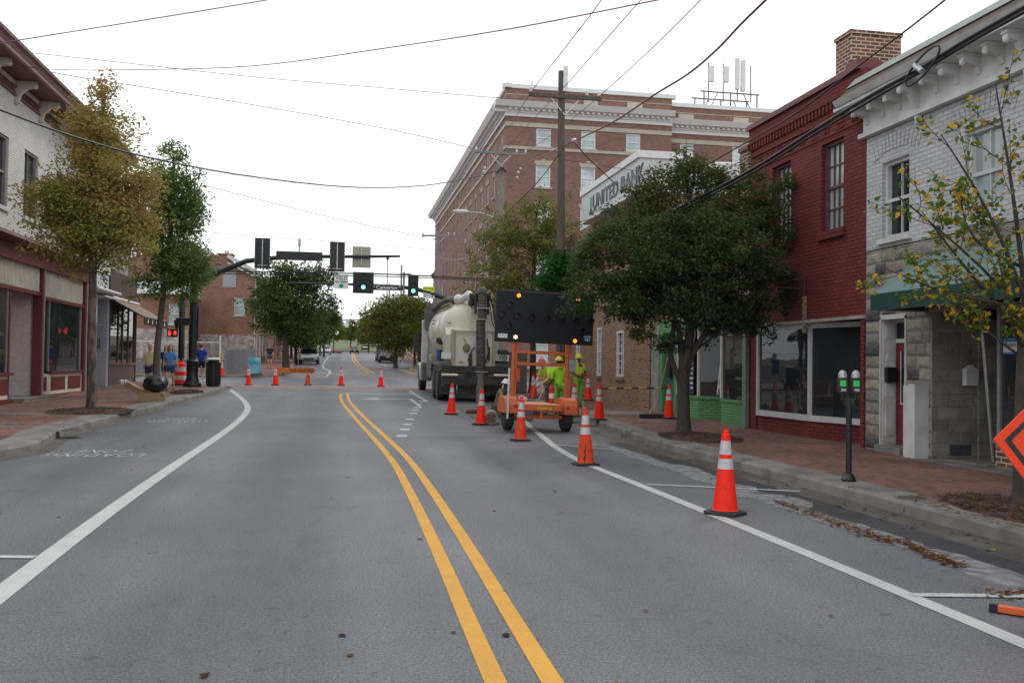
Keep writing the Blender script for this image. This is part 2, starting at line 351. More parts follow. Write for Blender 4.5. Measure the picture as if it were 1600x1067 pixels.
for K, s in ((KR, 1), (KL, -1), (KFL, -1), (KFR, 1)):
    P = dens(smooth(K, 2), .8)
    for j, (a, z0, c, z1) in enumerate([(0, -.01, .015, .115), (.015, .115, .045, .147), (.045, .147, .17, .152)]):
        A = offs(P, a*s); B = offs(P, c*s)
        for i in range(len(P)-1): kb.face([(A[i].x,A[i].y,zr(A[i].y)+z0),(B[i].x,B[i].y,zr(B[i].y)+z1),(B[i+1].x,B[i+1].y,zr(B[i+1].y)+z1),(A[i+1].x,A[i+1].y,zr(A[i+1].y)+z0)])
kb.out('kerb'); tagS(bpy.data.objects['kerb'])
gb = M(m_gut); ribbon(gb, smooth(KR[:9], 2), -.42, 0, .004); ribbon(gb, smooth(KL[:11], 2), 0, .26, .004); tagS(gb.out('gutter'))
jb = M(mat('dark_joint', (.035, .03, .027), .9))   # joints across the kerb
def kerb_pt(K, y, s):
    P = smooth(K, 2)
    for p, q in zip(P, P[1:]):
        if p.y <= y <= q.y: return p.lerp(q, (y-p.y)/(q.y-p.y+1e-9))
for K, s, yy in ((KR, 1, range(-2, 42, 3)), (KL, -1, range(14, 42, 3))):
    for y in yy:
        p = kerb_pt(K, y+.4, s)
        if p is None: continue
        jb.box(p.x+.035*s, p.x+.168*s, p.y-.004, p.y+.004, zr(p.y)+.05, zr(p.y)+.1535)
tagS(jb.out('kerb_joints'))
# pavements
def pavement(K, s, far, y0, y1, b, inner=.17, z=.15, m=0):
    P = dens(smooth(K, 2), .8); A = offs(P, inner*s)
    for i in range(len(P)-1):
        a, c = A[i], A[i+1]
        if abs(c.y-a.y) < 1e-3 and abs(a.x) > 12: continue
        b.face([(a.x,a.y,zr(a.y)+z),(far,a.y,zr(a.y)+z),(far,c.y,zr(c.y)+z),(c.x,c.y,zr(c.y)+z)], m)
pv = M([m_pave, m_conc]); pavement(KR, 1, 60, 0, 0, pv); pavement(KL, -1, -60, 0, 0, pv); pavement(KFL, -1, -60, 0, 0, pv); pavement(KFR, 1, 60, 0, 0, pv)
tagS(pv.out('pavement'))
cb = M(m_conc)   # concrete bands, ramps and slabs let into the brick
ribbon(cb, smooth(KR[:8], 2), .17, .5, .1545); ribbon(cb, smooth(KL[2:11], 2), -.62, -.17, .1545)
sheet(cb, 9.0, 12, 9, 13.45, .1545)
sheet(cb, -9.3, -6.9, 24.3, 25.0, .1545); sheet(cb, -9.3, -5.8, 20.3, 20.6, .1545)
sheet(cb, -7.6, -4.95, 42.0, 44.4, .156); sheet(cb, 6.8, 8.6, 25.2, 26.6, .1545); tagS(cb.out('concrete_paving'))
# brick crosswalks and their white edges
xb = M([m_xwalk, m_white]); 
for (ya, yb) in ((43.0, 45.2), (55.4, 57.2)):
    sheet(xb, -4.9, 6.5 if ya < 50 else 5.9, ya, yb, .004); 
for y in (42.7, 45.3, 55.2, 57.3): sheet(xb, -4.6, 6.2, y-.09, y+.09, .008, 1)
tagS(xb.out('crosswalk'))
# ------------------------------------------------------------------ painted markings
mb = M([m_white, m_yel, m_wornw])
def gl(pts): return [G(*p) for p in pts]
ribbon(mb, [(3.9,-3),(3.93,4),(3.95,8),(3.92,12),(3.86,14.5),(4.02,17.2),(4.35,20),(4.55,22),(4.9,25),(5.5,30)], -.07, .075, .004, 0, 2, .5)
ribbon(mb, [(-1.9,0),(-2.2,6),(-2.36,10.4),(-2.45,15.7),(-2.48,21),(-2.58,26.1),(-2.8,29.6),(-3.35,33.6),(-4.1,38),(-4.75,41.5)], -.09, .09, .004, 0, 2, .5)
YL = [(.74,0),(.78,4.6),(.83,8),(.85,11.4),(.84,15),(.7,18.8),(.47,23.6),(.2,28.9),(.02,32.9),(-.03,35.8),(-.02,38.6)]
ribbon(mb, YL, -.058, .055, .004, 1, 2, .5); ribbon(mb, [(x+.27+.012*(y<20), y) for x, y in YL], -.058, .055, .004, 1, 2, .5)
for (a, c) in (((1425,930),(1615,932)), ((1010,757),(1250,768)), ((870,695),(985,705)), ((-40,870),(55,871))):
    p, q = G(*a), G(*c); ribbon(mb, [p, q], -.05, .05, .0075, 2)
sheet(mb, .1, 2.9, 38.6, 38.95, .004, 0)                                   # stop line
ribbon(mb, [G(640,611), G(668,628)], -.06, .06, .004, 0)                    # turn lane guide
for k, (px, py) in enumerate([(627,681),(632,671),(636,663),(640,655),(645,646),(648,641),(652,637),(655,631),(659,627)]):
    p = G(px, py); mb.box(p.x-.1, p.x+.12, p.y-.22, p.y+.22, zr(p.y)-.01, zr(p.y)+.006)
# turn arrow before the stop line, left pointing
def poly_on_road(b, pts, m=0):
    b.face([(x, y, zr(y)+.005) for x, y in pts], m)
poly_on_road(mb, [(2.5,30.5),(2.62,30.5),(2.62,34.8),(2.5,34.8)], 2)
poly_on_road(mb, [(.7,34.9),(1.35,35.6),(1.35,35.12),(2.62,35.1),(2.62,34.8),(1.35,34.75),(1.35,34.3)], 0)
# far side
ribbon(mb, [(-4.4,59),(-3.35,67.5)], -.06, .06, .004, 0)
sheet(mb, -3.3, -1.0, 57.7, 57.95, .004, 0); sheet(mb, -1.3, 1.7, 64.5, 64.9, .004, 0); sheet(mb, -2.6, -.9, 66, 66.4, .004, 0); sheet(mb, -.6, 1.3, 74, 74.4, .004, 0); sheet(mb, -.9, 0, 62.5, 62.8, .004, 0)
ribbon(mb, [(-.95,58.5),(-.75,70),(-1.6,78),(-1.9,100),(-2.0,140)], -.08, .08, .004, 0, 1)
YF = [(1.9,66.5),(1.7,75),(1.35,90),(1.3,110),(1.5,140),(1.9,180),(2.3,225)]
ribbon(mb, YF, -.1, .06, .004, 1, 1, 2); ribbon(mb, [(x+.32, y) for x, y in YF], -.06, .1, .004, 1, 1, 2)
ribbon(mb, [(5.75,59.5),(5.0,72),(4.9,78)], -.07, .07, .004, 1, 1); ribbon(mb, [(5.5,59.5),(4.75,72),(4.6,78)], -.05, .05, .004, 1, 1)
ribbon(mb, [(4.2,88),(4.1,112)], -.06, .06, .004, 0)
tagS(mb.out('road_markings'))
def ground_text(s, pL, pR, pTop, name):
    """lettering painted to be read by a driver coming the other way"""
    a = G(*pL); c = G(*pR); w = (c-a).length; mid = (a+c)/2; t = G(*pTop); hgt = max(.3, abs(t.y-mid.y))
    cu = bpy.data.curves.new('t', 'FONT'); cu.body = s; cu.size = 1; cu.align_x = 'CENTER'; cu.align_y = 'CENTER'; cu.space_character = 1.25; cu.offset = 0
    to = bpy.data.objects.new('t', cu); C.objects.link(to)
    me = bpy.data.meshes.new_from_object(to.evaluated_get(bpy.context.evaluated_depsgraph_get())); bpy.data.objects.remove(to)
    xs = [v.co.x for v in me.vertices]; yy = [v.co.y for v in me.vertices]; W0 = max(xs)-min(xs); H0 = max(yy)-min(yy)
    ang = math.atan2((c-a).y, (c-a).x)
    for v in me.vertices:
        x = -v.co.x*w/W0; y = -(v.co.y-(max(yy)+min(yy))/2)*hgt/H0
        X = mid.x+x*math.cos(ang)-y*math.sin(ang); Y = mid.y+x*math.sin(ang)+y*math.cos(ang)
        v.co = (X, Y, zr(Y)+.006)
    me.materials.clear(); me.materials.append(m_wornw); ob = bpy.data.objects.new(name, me); C.objects.link(ob); tagS(ob)
ground_text('LOADING', (69,711.5), (224,711.5), (145,706.8), 'loading_lettering'); ground_text('ZONE', (121,705.4), (203,705.4), (160,700.9), 'loading_lettering')
ground_text('LOADING', (231,658.2), (324,658.2), (280,655.8), 'loading_lettering'); ground_text('ZONE', (257,654.8), (308,654.8), (280,652.6), 'loading_lettering')
# stains along the gutter and patched trench by the works
wb = M(mat('wet_asphalt', (.045,.046,.05), .35, col2=(.07,.071,.076), nscale=3)); ribbon(wb, [(5.28,5.2),(5.3,8),(5.36,11),(5.4,14),(5.45,18.5)], -.1, .3, .0012, 0, 1, .5); tagS(wb.out('damp_strip'))
st = M(mat('dry_silt', (.25, .25, .26), .8, col2=(.13, .13, .138), nscale=7, lo=.4, hi=.6))
rr = random.Random(3)
for k in range(26):
    y = 5.5+k*.55; x = 5.12+rr.uniform(-.15,.12); w = rr.uniform(.1,.3); l = rr.uniform(.5,1.1); n = 9
    st.face([(x+w*math.cos(2*pi*j/n)*rr.uniform(.6,1.1), y+l*math.sin(2*pi*j/n)*rr.uniform(.6,1.1), .0016+k*.00008) for j in range(n)])
st.out('silt_stains'); tag(bpy.data.objects['silt_stains'], 'pale dried silt beside the gutter on the right', 'silt', kind='stuff')
pt = M(mat('broken_ground', (.16, .14, .11), .95, col2=(.08, .07, .055), nscale=4, bump=1)); 
pt.face([(3.6,25.6,zr(25.6)+.006),(6.45,25.2,zr(25)+.006),(6.5,30.5,zr(30.5)+.006),(3.7,31,zr(31)+.006)]); tagS(pt.out('excavated_road_patch'))
# drain mouths on the kerb face, manhole lids
for i, (px, py, lab) in enumerate(((1401,795,'black drain mouth in the right kerb near the big mulch bed'), (972,679,'black drain mouth in the right kerb by the dark tree'))):
    p = G(px, py, .06); b = M([m_iron, m_conc]); 
    t = thing('drain_pipe', lab, 'drain', (6.05, p.y, .0))
    M([m_conc]).lathe([(.04,-.004),(.052,-.004),(.052,.03),(.04,.03)], (0,0,.07), 'x', 14).out('drain_rim', t)
    M(mat('hole_dark_paint', (.004,.004,.004), 1)).lathe([(.041,-.002),(.041,.01)], (0,0,.07), 'x', 14).out('drain_dark_disc', t)  # flat black disc paints the shade inside the drain mouth
def lid(px, py, r, lab):
    p = G(px, py, .15)+Vector((.1 if px > 800 else 0,0,0)); t = thing('manhole_cover', lab, 'manhole cover', (p.x, p.y, p.z))
    M(m_conc).lathe([(r*1.0,.004),(r*1.18,.0065),(r*1.18,.004)], (0,0,0), 'z', 28).out('rim', t)
    b = M(mat('lid_iron', (.16,.15,.13), .6, metal=.4)); b.lathe([(r*.98,.004),(r*.98,.009)], (0,0,0), 'z', 28)
    for k in range(-3, 4): b.box(-r*.7, r*.7, k*r*.22-.01, k*r*.22+.01, .009, .013)
    b.out('lid', t)
lid(1411, 778, .15, 'round iron lid in the right brick pavement beside the mulch')
lid(112, 672, .22, 'round iron lid in the left pavement near the first tree')
# tree pits
def mulch(px, py, rx, ry, lab, base=.15, seed=1):
    p = G(px, py, .15); r2 = random.Random(seed); b = M(m_mulch)
    if p.x > 0: p.x = max(p.x, 6.24+rx*1.08)
    n = 26; k = 6; rg = []
    sc = [1+r2.uniform(-.08,.08) for _ in range(n)]
    for i in range(k+1):
        f = 1-i/k; rg.append([b.a((p.x+rx*f*math.cos(2*pi*j/n)*sc[j], p.y+ry*f*math.sin(2*pi*j/n)*sc[j], zr(p.y+ry*f*math.sin(2*pi*j/n))+.153+.07*(1-f**1.6)*(1 if i else 0)+(r2.uniform(0,.02) if i else 0))) for j in range(n)])
    for i in range(k):
        for j in range(n): b.f.append([rg[i][j], rg[i][(j+1)%n], rg[i+1][(j+1)%n], rg[i+1][j]]); b.mi.append(0)
    for _ in range(500):
        a = r2.uniform(0, 2*pi); f = math.sqrt(r2.random())*.97; x = p.x+rx*f*math.cos(a); y = p.y+ry*f*math.sin(a); z = zr(y)+.16+.07*(1-f**1.6); l = r2.uniform(.02,.06); c = r2.uniform(0,pi)
        b.beam((x-l*math.cos(c), y-l*math.sin(c), z+r2.uniform(-.005,.02)), (x+l*math.cos(c), y+l*math.sin(c), z+r2.uniform(0,.03)), .012, .008)
    tag(b.out('mulch_bed'), lab, 'mulch', kind='stuff')
    return p
mulch(1070, 684, .78, 1.3, 'dark mulch bed around the dense dark tree', seed=2)
mulch(1590, 806, .72, 1.5, 'dark mulch bed with yellow leaves at the right edge', seed=3)
mulch(143, 643, 1.05, 1.3, 'dark mulch bed around the rust tinged tree', seed=4)
mulch(292, 613, .55, 1.6, 'dark mulch bed beside the rubbish on the left pavement', seed=5)
# ------------------------------------------------------------------ buildings
m_redb = brickmat('red_painted_brick', (.155,.022,.022), (.2,.03,.028), (.085,.012,.012), bump=1, ms=.01, dirt=.2, dscale=1.1)
m_whb = brickmat('white_painted_brick', (.5,.5,.51), (.58,.58,.59), (.4,.4,.41), bump=1, ms=.01, dirt=.16, dscale=1.1)
m_crb = brickmat('cream_painted_brick', (.66,.65,.61), (.74,.73,.69), (.54,.53,.5), bump=1, ms=.01, dirt=.15)
m_stone = brickmat('cut_stone', (.2,.185,.16), (.33,.3,.26), (.27,.25,.22), bw=.42, bh=.2, ms=.012, bump=1, c3=(.07,.07,.078), dirt=.25, dscale=5)
m_bankb = brickmat('bank_brick', (.2,.085,.05), (.32,.15,.09), (.4,.33,.25), bw=.2, bh=.068, ms=.011, c3=(.06,.045,.045), dirt=.15)
m_hotb = brickmat('hotel_brick', (.17,.07,.055), (.27,.12,.09), (.3,.22,.19), bw=.22, bh=.075, ms=.012, c3=(.09,.05,.045), dirt=.12)
m_chb = brickmat('chimney_brick', (.1,.05,.04), (.24,.09,.06), (.48,.42,.3), bw=.215, bh=.078, ms=.014, c3=(.05,.05,.055), dirt=.12)
m_orb = brickmat('orange_old_brick', (.23,.1,.06), (.32,.155,.1), (.3,.21,.16), bw=.2, bh=.07, ms=.01, dirt=.25, c3=(.2,.09,.06))
m_oldw = brickmat('peeling_white_brick', (.4,.38,.35), (.55,.53,.5), (.32,.28,.25), bw=.2, bh=.07, ms=.01, dirt=.5, dscale=2.5, c3=(.3,.18,.13))
m_grnb = brickmat('green_painted_brick', (.12,.3,.13), (.145,.34,.155), (.06,.17,.07), bump=1, ms=.01, dirt=.15)
m_lim = mat('limestone_trim', (.5,.46,.38), .85, col2=(.42,.39,.33), nscale=2)
m_wt = mat('white_trim', (.66,.66,.65), .6, col2=(.52,.52,.5), nscale=3); m_wt2 = mat('clean_white_paint', (.78,.78,.77), .5, col2=(.7,.7,.69))
m_burg = mat('burgundy_paint', (.16,.022,.026), .5, col2=(.12,.018,.02)); m_cream = mat('cream_boards', (.64,.61,.53), .7, col2=(.55,.52,.45), nscale=2)
m_glass = glassmat('shop_glass'); m_glass2 = glassmat('sky_tinted_glass', (.3,.36,.36), .06); m_hglass = glassmat('curtained_glass', (.4,.48,.48), .15, .4)  # reflected sky is put into the colour of the pale window glass
m_dark = mat('dark_interior', (.012,.012,.012), .9); m_alu = mat('grey_aluminium', (.42,.43,.44), .35, metal=.5)
m_roofg = mat('grey_roof', (.2,.21,.21), .8); m_brown = mat('brown_shingles', (.1,.065,.045), .85, col2=(.07,.045,.035), nscale=9)
m_green = mat('green_paint', (.1,.3,.12), .55, col2=(.085,.25,.1)); m_greend = mat('deep_green_paint', (.03,.14,.065), .6)
m_gfas = mat('grey_green_fascia', (.3,.33,.3), .7)
def sash(parent, T, u0, u1, z0, z1, fm, gm, rec=.1, rows=2, cols=2, sill=None, lintel=None, fr=.06, name='window', sillw=.1):
    """a sash window set back in the wall: frame > pane, sill, lintel"""
    b = M([fm], T); d0 = rec; d1 = rec+.06
    b.box(u0, u0+fr, d0-.05, d1, z0, z1).box(u1-fr, u1, d0-.05, d1, z0, z1).box(u0+fr, u1-fr, d0-.05, d1, z1-fr, z1).box(u0+fr, u1-fr, d0-.05, d1, z0, z0+fr)
    zm = (z0+z1)/2; b.box(u0+fr, u1-fr, d0-.02, d1-.005, zm-.028, zm+.028)
    for k in range(1, cols):
        u = u0+fr+(u1-u0-2*fr)*k/cols; b.box(u-.012, u+.012, d0, d1-.01, z0+fr, zm-.028); b.box(u-.012, u+.012, d0, d1-.01, zm+.028, z1-fr)
    for h in (z0+fr, zm+.028):
        hh = (z1-z0)/2-fr-.028
        for k in range(1, rows): b.box(u0+fr, u1-fr, d0+.002, d1-.012, h+hh*k/rows-.011, h+hh*k/rows+.011)
    f = b.out(name, parent, world=True)
    M([gm], T).box(u0+fr*.5, u1-fr*.5, d0+.035, d0+.045, z0+fr*.5, z1-fr*.5).out('pane', f, world=True)
    if sill: M([sill], T).box(u0-.08, u1+.08, -.07, rec, z0-sillw, z0).out('sill', f, world=True)
    if lintel: 
        b = M([lintel], T); h = .26; b.prism([(u0-.0,z1),(u1+.0,z1),(u1+.18,z1+h),(u0-.18,z1+h)], -.025, rec-.02, 'y'); c = (u0+u1)/2; b.prism([(c-.09,z1-.03),(c+.09,z1-.03),(c+.14,z1+h+.07),(c-.14,z1+h+.07)], -.055, -.0, 'y'); b.out('lintel', f, world=True)
    return f
def wall(b, T, u0, u1, z0, z1, holes, rec=.16, m=0, y=0.0):
    """brick skin in the facade plane with real openings and reveals"""
    us = sorted({u0, u1, *[h[0] for h in holes], *[h[1] for h in holes]}); zs = sorted({z0, z1, *[h[2] for h in holes], *[h[3] for h in holes]})
    b.T = T
    for i in range(len(us)-1):
        for j in range(len(zs)-1):
            uc, zc = (us[i]+us[i+1])/2, (zs[j]+zs[j+1])/2
            if any(h[0] < uc < h[1] and h[2] < zc < h[3] for h in holes): continue
            b.face([(us[i],y,zs[j]),(us[i+1],y,zs[j]),(us[i+1],y,zs[j+1]),(us[i],y,zs[j+1])], m)
    for (a, c, p, q) in holes:
        b.face([(a,y,p),(a,y,q),(a,y+rec,q),(a,y+rec,p)], m); b.face([(c,y,p),(c,y+rec,p),(c,y+rec,q),(c,y,q)], m)
        b.face([(a,y,q),(c,y,q),(c,y+rec,q),(a,y+rec,q)], m); b.face([(a,y,p),(a,y+rec,p),(c,y+rec,p),(c,y,p)], m)
XR = 9.35; XL = -9.35
def TR(y0, z=0): return frame(XR, y0, z, rad(-90))      # right side: u runs towards the camera, local y goes into the building
def TL(y0, z=0): return frame(XL, y0, z, rad(90))       # left side: u runs away from the camera
# ---- white and grey stone building, right foreground (u = 15.42 - Y)
Y1 = 15.42
T = TR(Y1); t1 = thing('white_brick_building', 'white painted brick building with grey stone ground floor and bracketed cornice at the right', 'building', (XR, 10, .15))
b = M([m_whb]); wins = [(.5,1.3,3.87,5.22), (2.72,3.55,3.87,5.25), (4.95,5.75,3.87,5.25), (7.2,8,3.87,5.25)]
wall(b, T, 0.004, 11, 3.72, 6.3, wins); b.box(0.014, 11, .17, 7.9, 3.72, 6.3); b.face([(.004,0,.1),(.004,8,.1),(.004,8,6.3),(.004,0,6.3)]); b.out('upper_wall', t1, world=True)
for i, w in enumerate(wins): sash(t1, T, w[0], w[1], w[2], w[3], m_wt, m_glass if i != 1 else m_glass2, rec=.12, rows=1, cols=2, sill=m_wt, sillw=.09)
for w in wins:
    b = M([m_whb]); b.T = T   # soldier-brick arch over each window
    for k in range(13):
        a = rad(-24+4*k); cx = (w[0]+w[1])/2; r0 = 1.55; zc = w[3]-1.3
        p0 = Vector((cx+math.sin(a)*(r0-.05), -.006, zc+math.cos(a)*(r0-.05))); p1 = Vector((cx+math.sin(a)*(r0+.22), -.006, zc+math.cos(a)*(r0+.22)))
        b.beam(p0, p1, .088, .016, up=(0,1,0))
    b.out('window_arch', t1, world=True)
b = M([m_stone]); b.T = T
door = (.47, 1.24, .16, 2.5); shop = (1.93, 3.02, .16, 2.62)
wall(b, T, .004, 3.02, .1, 3.7, [door, (1.93, 3.02, .16, 2.62)], rec=.02)
b.T = T; b.box(0.004, .47, .02, .5, .1, 3.7); b.box(1.24, 1.93, .02, 1.3, .1, 2.7); b.box(3.02, 11, .02, .3, 2.7, 3.7); b.box(.47, 3.02, .022, .3, 2.52, 3.68); b.face([(3.02,0,2.62),(11,0,2.62),(11,0,3.7),(3.02,0,3.7)])
b.box(1.5, 1.93, 1.3, 2.4, .1, 3.0); b.out('stone_wall', t1, world=True)
b = M([mat('stone_light', (.36,.33,.28), .9, col2=(.27,.25,.21), nscale=9, bump=1, bscale=25), mat('stone_mid', (.29,.26,.22), .9, col2=(.2,.18,.155), nscale=9, bump=1, bscale=25), mat('stone_grey', (.26,.25,.23), .9, col2=(.19,.18,.17), nscale=9, bump=1, bscale=25), mat('stone_slate', (.06,.06,.066), .85, col2=(.1,.1,.1), nscale=9, bump=1, bscale=25)]); b.T = T
rr = random.Random(11)
for j in range(17):
    z = .17+j*.205
    for (a, c) in ((.01,.46), (1.25,1.92)) if z < 2.45 else ((.01,3.2),):
        u = a
        while u < c-.03:
            l = min(rr.uniform(.22,.5), c-u); 
            if c-u-l < .12: l = c-u
            d = rr.uniform(.02,.04); mi_ = rr.choice((0,0,1,1,2,2,0,3)); ua, ub, za, zb_ = u+.01, u+l-.01, z+.008, z+.194
            q_ = [(ua,0,za),(ub,0,za),(ub,0,zb_),(ua,0,zb_)]; w_ = [(ua+.03,-d*rr.uniform(.6,1),za+.03),(ub-.03,-d*rr.uniform(.6,1),za+.03),(ub-.03,-d*rr.uniform(.4,1),zb_-.03),(ua+.03,-d*rr.uniform(.4,1),zb_-.03)]; cm = ((ua+ub)/2+rr.uniform(-.05,.05),-d*1.25,(za+zb_)/2+rr.uniform(-.03,.03))
            for a_ in range(4): b.face([q_[a_],q_[(a_+1)%4],w_[(a_+1)%4],w_[a_]],mi_); b.face([w_[a_],w_[(a_+1)%4],cm],mi_)
            u += l
b.out('rock_faced_stones', t1, world=True)
# door in its recess: white panelled reveal on the far side, red door at the back
d = M([m_wt]); d.T = T; d.box(.47,.50,-.02,.32,.16,2.5).box(1.21,1.24,-.02,.5,.16,2.5).box(.47,1.24,-.02,.04,2.45,2.53).box(.5,1.21,.27,.33,2.05,2.12).box(.5,1.21,.27,.33,2.4,2.46)
d.box(.5,.515,.03,.27,.3,2.4); d.box(.515,.53,.07,.24,.42,1.0)
P = [(.07,1.1),(.24,1.1)] + [(.155+.085*math.cos(a), 1.6+.28*math.sin(a)) for a in [pi*k/10 for k in range(11)]]; d.prism(P, .515, .53, 'x')
d.box(.515,.53,.07,.24,2.12,2.36); df = d.out('door_frame', t1, world=True)
M([m_glass], T).box(.5,1.21,.3,.31,2.12,2.4).out('transom_pane', df, world=True)
d = M([mat('red_door', (.2,.03,.028), .5)]); d.T = T; d.box(.5,1.21,.29,.33,.25,2.05); dr = d.out('door', t1, world=True)
M([m_glass], T).box(.66,1.06,.282,.292,1.0,1.9).out('door_pane', dr, world=True)
M([m_wt], T).box(.64,1.08,.278,.288,.97,1.0).box(.64,.66,.278,.288,1.0,1.9).box(1.06,1.08,.278,.288,1.0,1.9).out('door_trim', dr, world=True)
M([m_conc], T).box(.47,1.24,-.12,.6,.14,.26).out('doorstep', t1, world=True)
M([mat('black_metal', (.015,.015,.016), .4)], T).box(.53,.63,.04,.22,1.35,1.62).out('mailbox', t1, world=True)
# shop entrance: stone wall on its far side already built; aluminium door, glass bay on a low brick base
s = M([m_alu]); s.T = T; s.box(1.94,2.02,1.2,1.28,.16,2.62).box(2.75,2.83,1.2,1.28,.16,2.62).box(2.02,2.75,1.2,1.28,.2,.32).box(2.02,2.75,1.2,1.28,1.35,1.4).box(2.02,2.75,1.2,1.28,2.2,2.27).box(1.94,2.83,1.2,1.28,2.56,2.62)
sf = s.out('shop_door', t1, world=True); M([m_glass], T).box(2.02,2.75,1.23,1.24,.32,2.56).out('pane', sf, world=True)
M([m_conc], T).box(1.93,3.1,.1,1.3,.15,.175).out('threshold', t1, world=True)
b = M([m_chb, m_conc]); b.T = T; b.prism([(2.85,1.3),(2.85,.75),(3.05,.28),(11,.28),(11,1.3)], .13, .5, 'z'); b.prism([(2.83,1.3),(2.83,.72),(3.04,.24),(11,.24),(11,1.3)], .503, .55, 'z', 1); b.out('shop_window_base', t1, world=True)
s = M([m_alu]); s.T = T
for (u, y) in ((2.88,.72),(3.08,.33),(4.9,.33),(6.9,.33),(8.9,.33)): s.box(u-.03,u+.03,y-.03,y+.03,.553,2.6)
s.box(3.08,11,.3,.36,.553,.6).box(3.08,11,.3,.36,2.52,2.6)
sw = s.out('shop_window', t1, world=True)
g = M([m_glass]); g.T = T; g.face([(2.88,.74,.55),(3.08,.34,.55),(3.08,.34,2.6),(2.88,.74,2.6)]); g.face([(3.08,.34,.55),(11,.34,.55),(11,.34,2.6),(3.08,.34,2.6)]); g.out('pane', sw, world=True)
M([m_dark], T).box(1.9,11,2.4,2.5,.15,2.7).box(2,11,.3,2.4,2.63,2.69).out('shop_interior', t1, world=True)
# cornice: frieze, brackets, gutter eave, strip of brown roof and grey fascia board
b = M([m_wt, m_brown, m_gfas]); b.T = T; b.box(-.1,11,-.12,.0,5.78,5.86).box(-.02,11,-.06,.0,5.86,6.3).box(-.3,11,-.5,.0,6.3,6.36).prism([(-.53,6.36),(.3,6.36),(.3,6.46),(-.6,6.46)], -.17, 11, 'x')
b.prism([(-.56,6.46),(.3,6.46),(.3,6.8),(-.3,6.7)], -.15, 11, 'x', 1); b.prism([(-.33,6.71),(-.27,6.71),(-.1,6.9),(-.16,6.9)], -.15, 11, 'x', 2); b.box(-.15,11,-.14,6,6.74,6.88,2); b.out('cornice', t1, world=True)
for k in range(22):
    u = .12+.5*k; big = k % 5 == 3
    b = M([m_wt]); b.T = T; h = .66 if big else .3; dd = .36 if not big else .42
    b.prism([(-.02,6.3-h),(-.08,6.3-h),(-.12,6.3-h*.62),(-dd*.6,6.3-.16),(-dd,6.3-.13),(-dd,6.295),(-.02,6.295)], u-.05, u+.05, 'x'); b.box(u-.065,u+.065,-dd-.02,-.02,6.24,6.295); b.ell((u,-dd+.02,6.16),(.05,.05,.05),8,6)
    b.out('bracket', t1, world=True)
# awning
m_awn = mat('pale_green_canvas', (.17,.25,.245), .85, col2=(.13,.2,.197), nscale=2.5); m_awd = mat('dark_green_canvas', (.01,.05,.045), .85)
b = M([m_awn, m_awd]); b.T = T; u0 = 1.78
b.face([(u0,-1,2.78),(11,-1,2.78),(11,-.02,3.42),(u0-.15,-.02,3.42)],0); b.face([(u0,-1,2.78),(u0-.15,-.02,3.42),(u0-.0,-.02,2.78)],0)
b.face([(u0,-1.002,2.52),(11,-1.002,2.52),(11,-1.002,2.78),(u0,-1.002,2.78)],1); b.face([(u0,-1,2.52),(u0,-.02,2.52),(u0,-.02,2.78),(u0,-1,2.78)],1)
aw = b.out('awning', t1, world=True)
fr_ = M([m_alu]); fr_.T = T; fr_.beam((u0+.02,-.98,2.53),(11,-.98,2.53),.03,.03)
for k in range(6): fr_.beam((u0+.05+k*1.8,-.98,2.53),(u0+.05+k*1.8,-.02,2.53),.025,.025); fr_.beam((u0+.05+k*1.8,-.98,2.75),(u0+.05+k*1.8,-.02,3.38),.025,.025)
fr_.out('awning_frame', aw, world=True)
tb = thing('downspout_cover', 'tall white painted box post standing against the stone pier', 'post', (9.2, AX(1430,650,9.2).y, .15))
M([m_wt]).box(-.13,.13,-.17,-.0,0,1.2).box(-.115,.115,0,.16,0,1.17).out('box_post', tb, bevel=.006)
M([mat('rusty_cap', (.3,.2,.12), .8)]).box(-.12,.05,-.15,-.02,1.202,1.215).out('cap', tb)
tb = thing('letter_box', 'small white wooden letter box on the dark entrance wall', 'letter box', (9.98, 13.47, 1.5)); M([m_wt]).prism([(-.1,-.16),(.1,-.16),(.1,.1),(0,.17),(-.1,.1)], -.1, 0, 'y').out('box', tb); M([m_wt2]).box(-.11,.11,-.12,.0,.09,.1).out('lid', tb)
tb = thing('leaning_pipe', 'pale metal pipe leaning inside the shop entrance', 'pipe', (9.75, 12.6, .2)); M([m_alu]).tube([(.02,0,.0),(-.22,.0,2.4)], .025, 8).out('pipe', tb)
tb = thing('window_sticker', 'blue and white notice stuck on the shop glass at the right edge', 'notice', (9.66, 12.1, 1.95)); M([m_wt2]).box(-.006,.0,-.14,.14,-.12,.12).out('card', tb); M([mat('notice_blue', (.05,.25,.55), .5)]).box(-.009,-.0065,-.14,.14,.06,.12).box(-.009,-.0065,-.14,.14,-.12,-.09).out('card_bands', tb)
text('NOTICE', frame(9.648,12.1,1.96,rad(-90)) @ Matrix.Rotation(rad(90),4,'X'), .07, mat('ink', (.02,.02,.03), .6), 'card_lettering', tb, .001)
# ---- red brick building
Y2 = 20.27; T = TR(Y2); t2 = thing('red_brick_building', 'dark red painted brick shop building with two tall upstairs windows', 'building', (XR, 18, .15))
wins = [(1.07,1.95,4.27,6.02), (3.22,4.06,4.27,6.03)]
b = M([m_redb]); wall(b, T, 0, 4.85, 2.55, 7.1, wins, rec=.18); b.box(.01,4.84,.19,8.9,2.55,7.08); b.face([(0,0,2.5),(0,9,2.5),(0,9,7.1),(0,0,7.1)]); b.face([(4.85,0,2.5),(4.85,9,2.5),(4.85,9,7.1),(4.85,0,7.1)])
b.box(.0,.32,0,.4,.1,2.55).box(4.72,4.848,-.03,.4,.1,2.55)
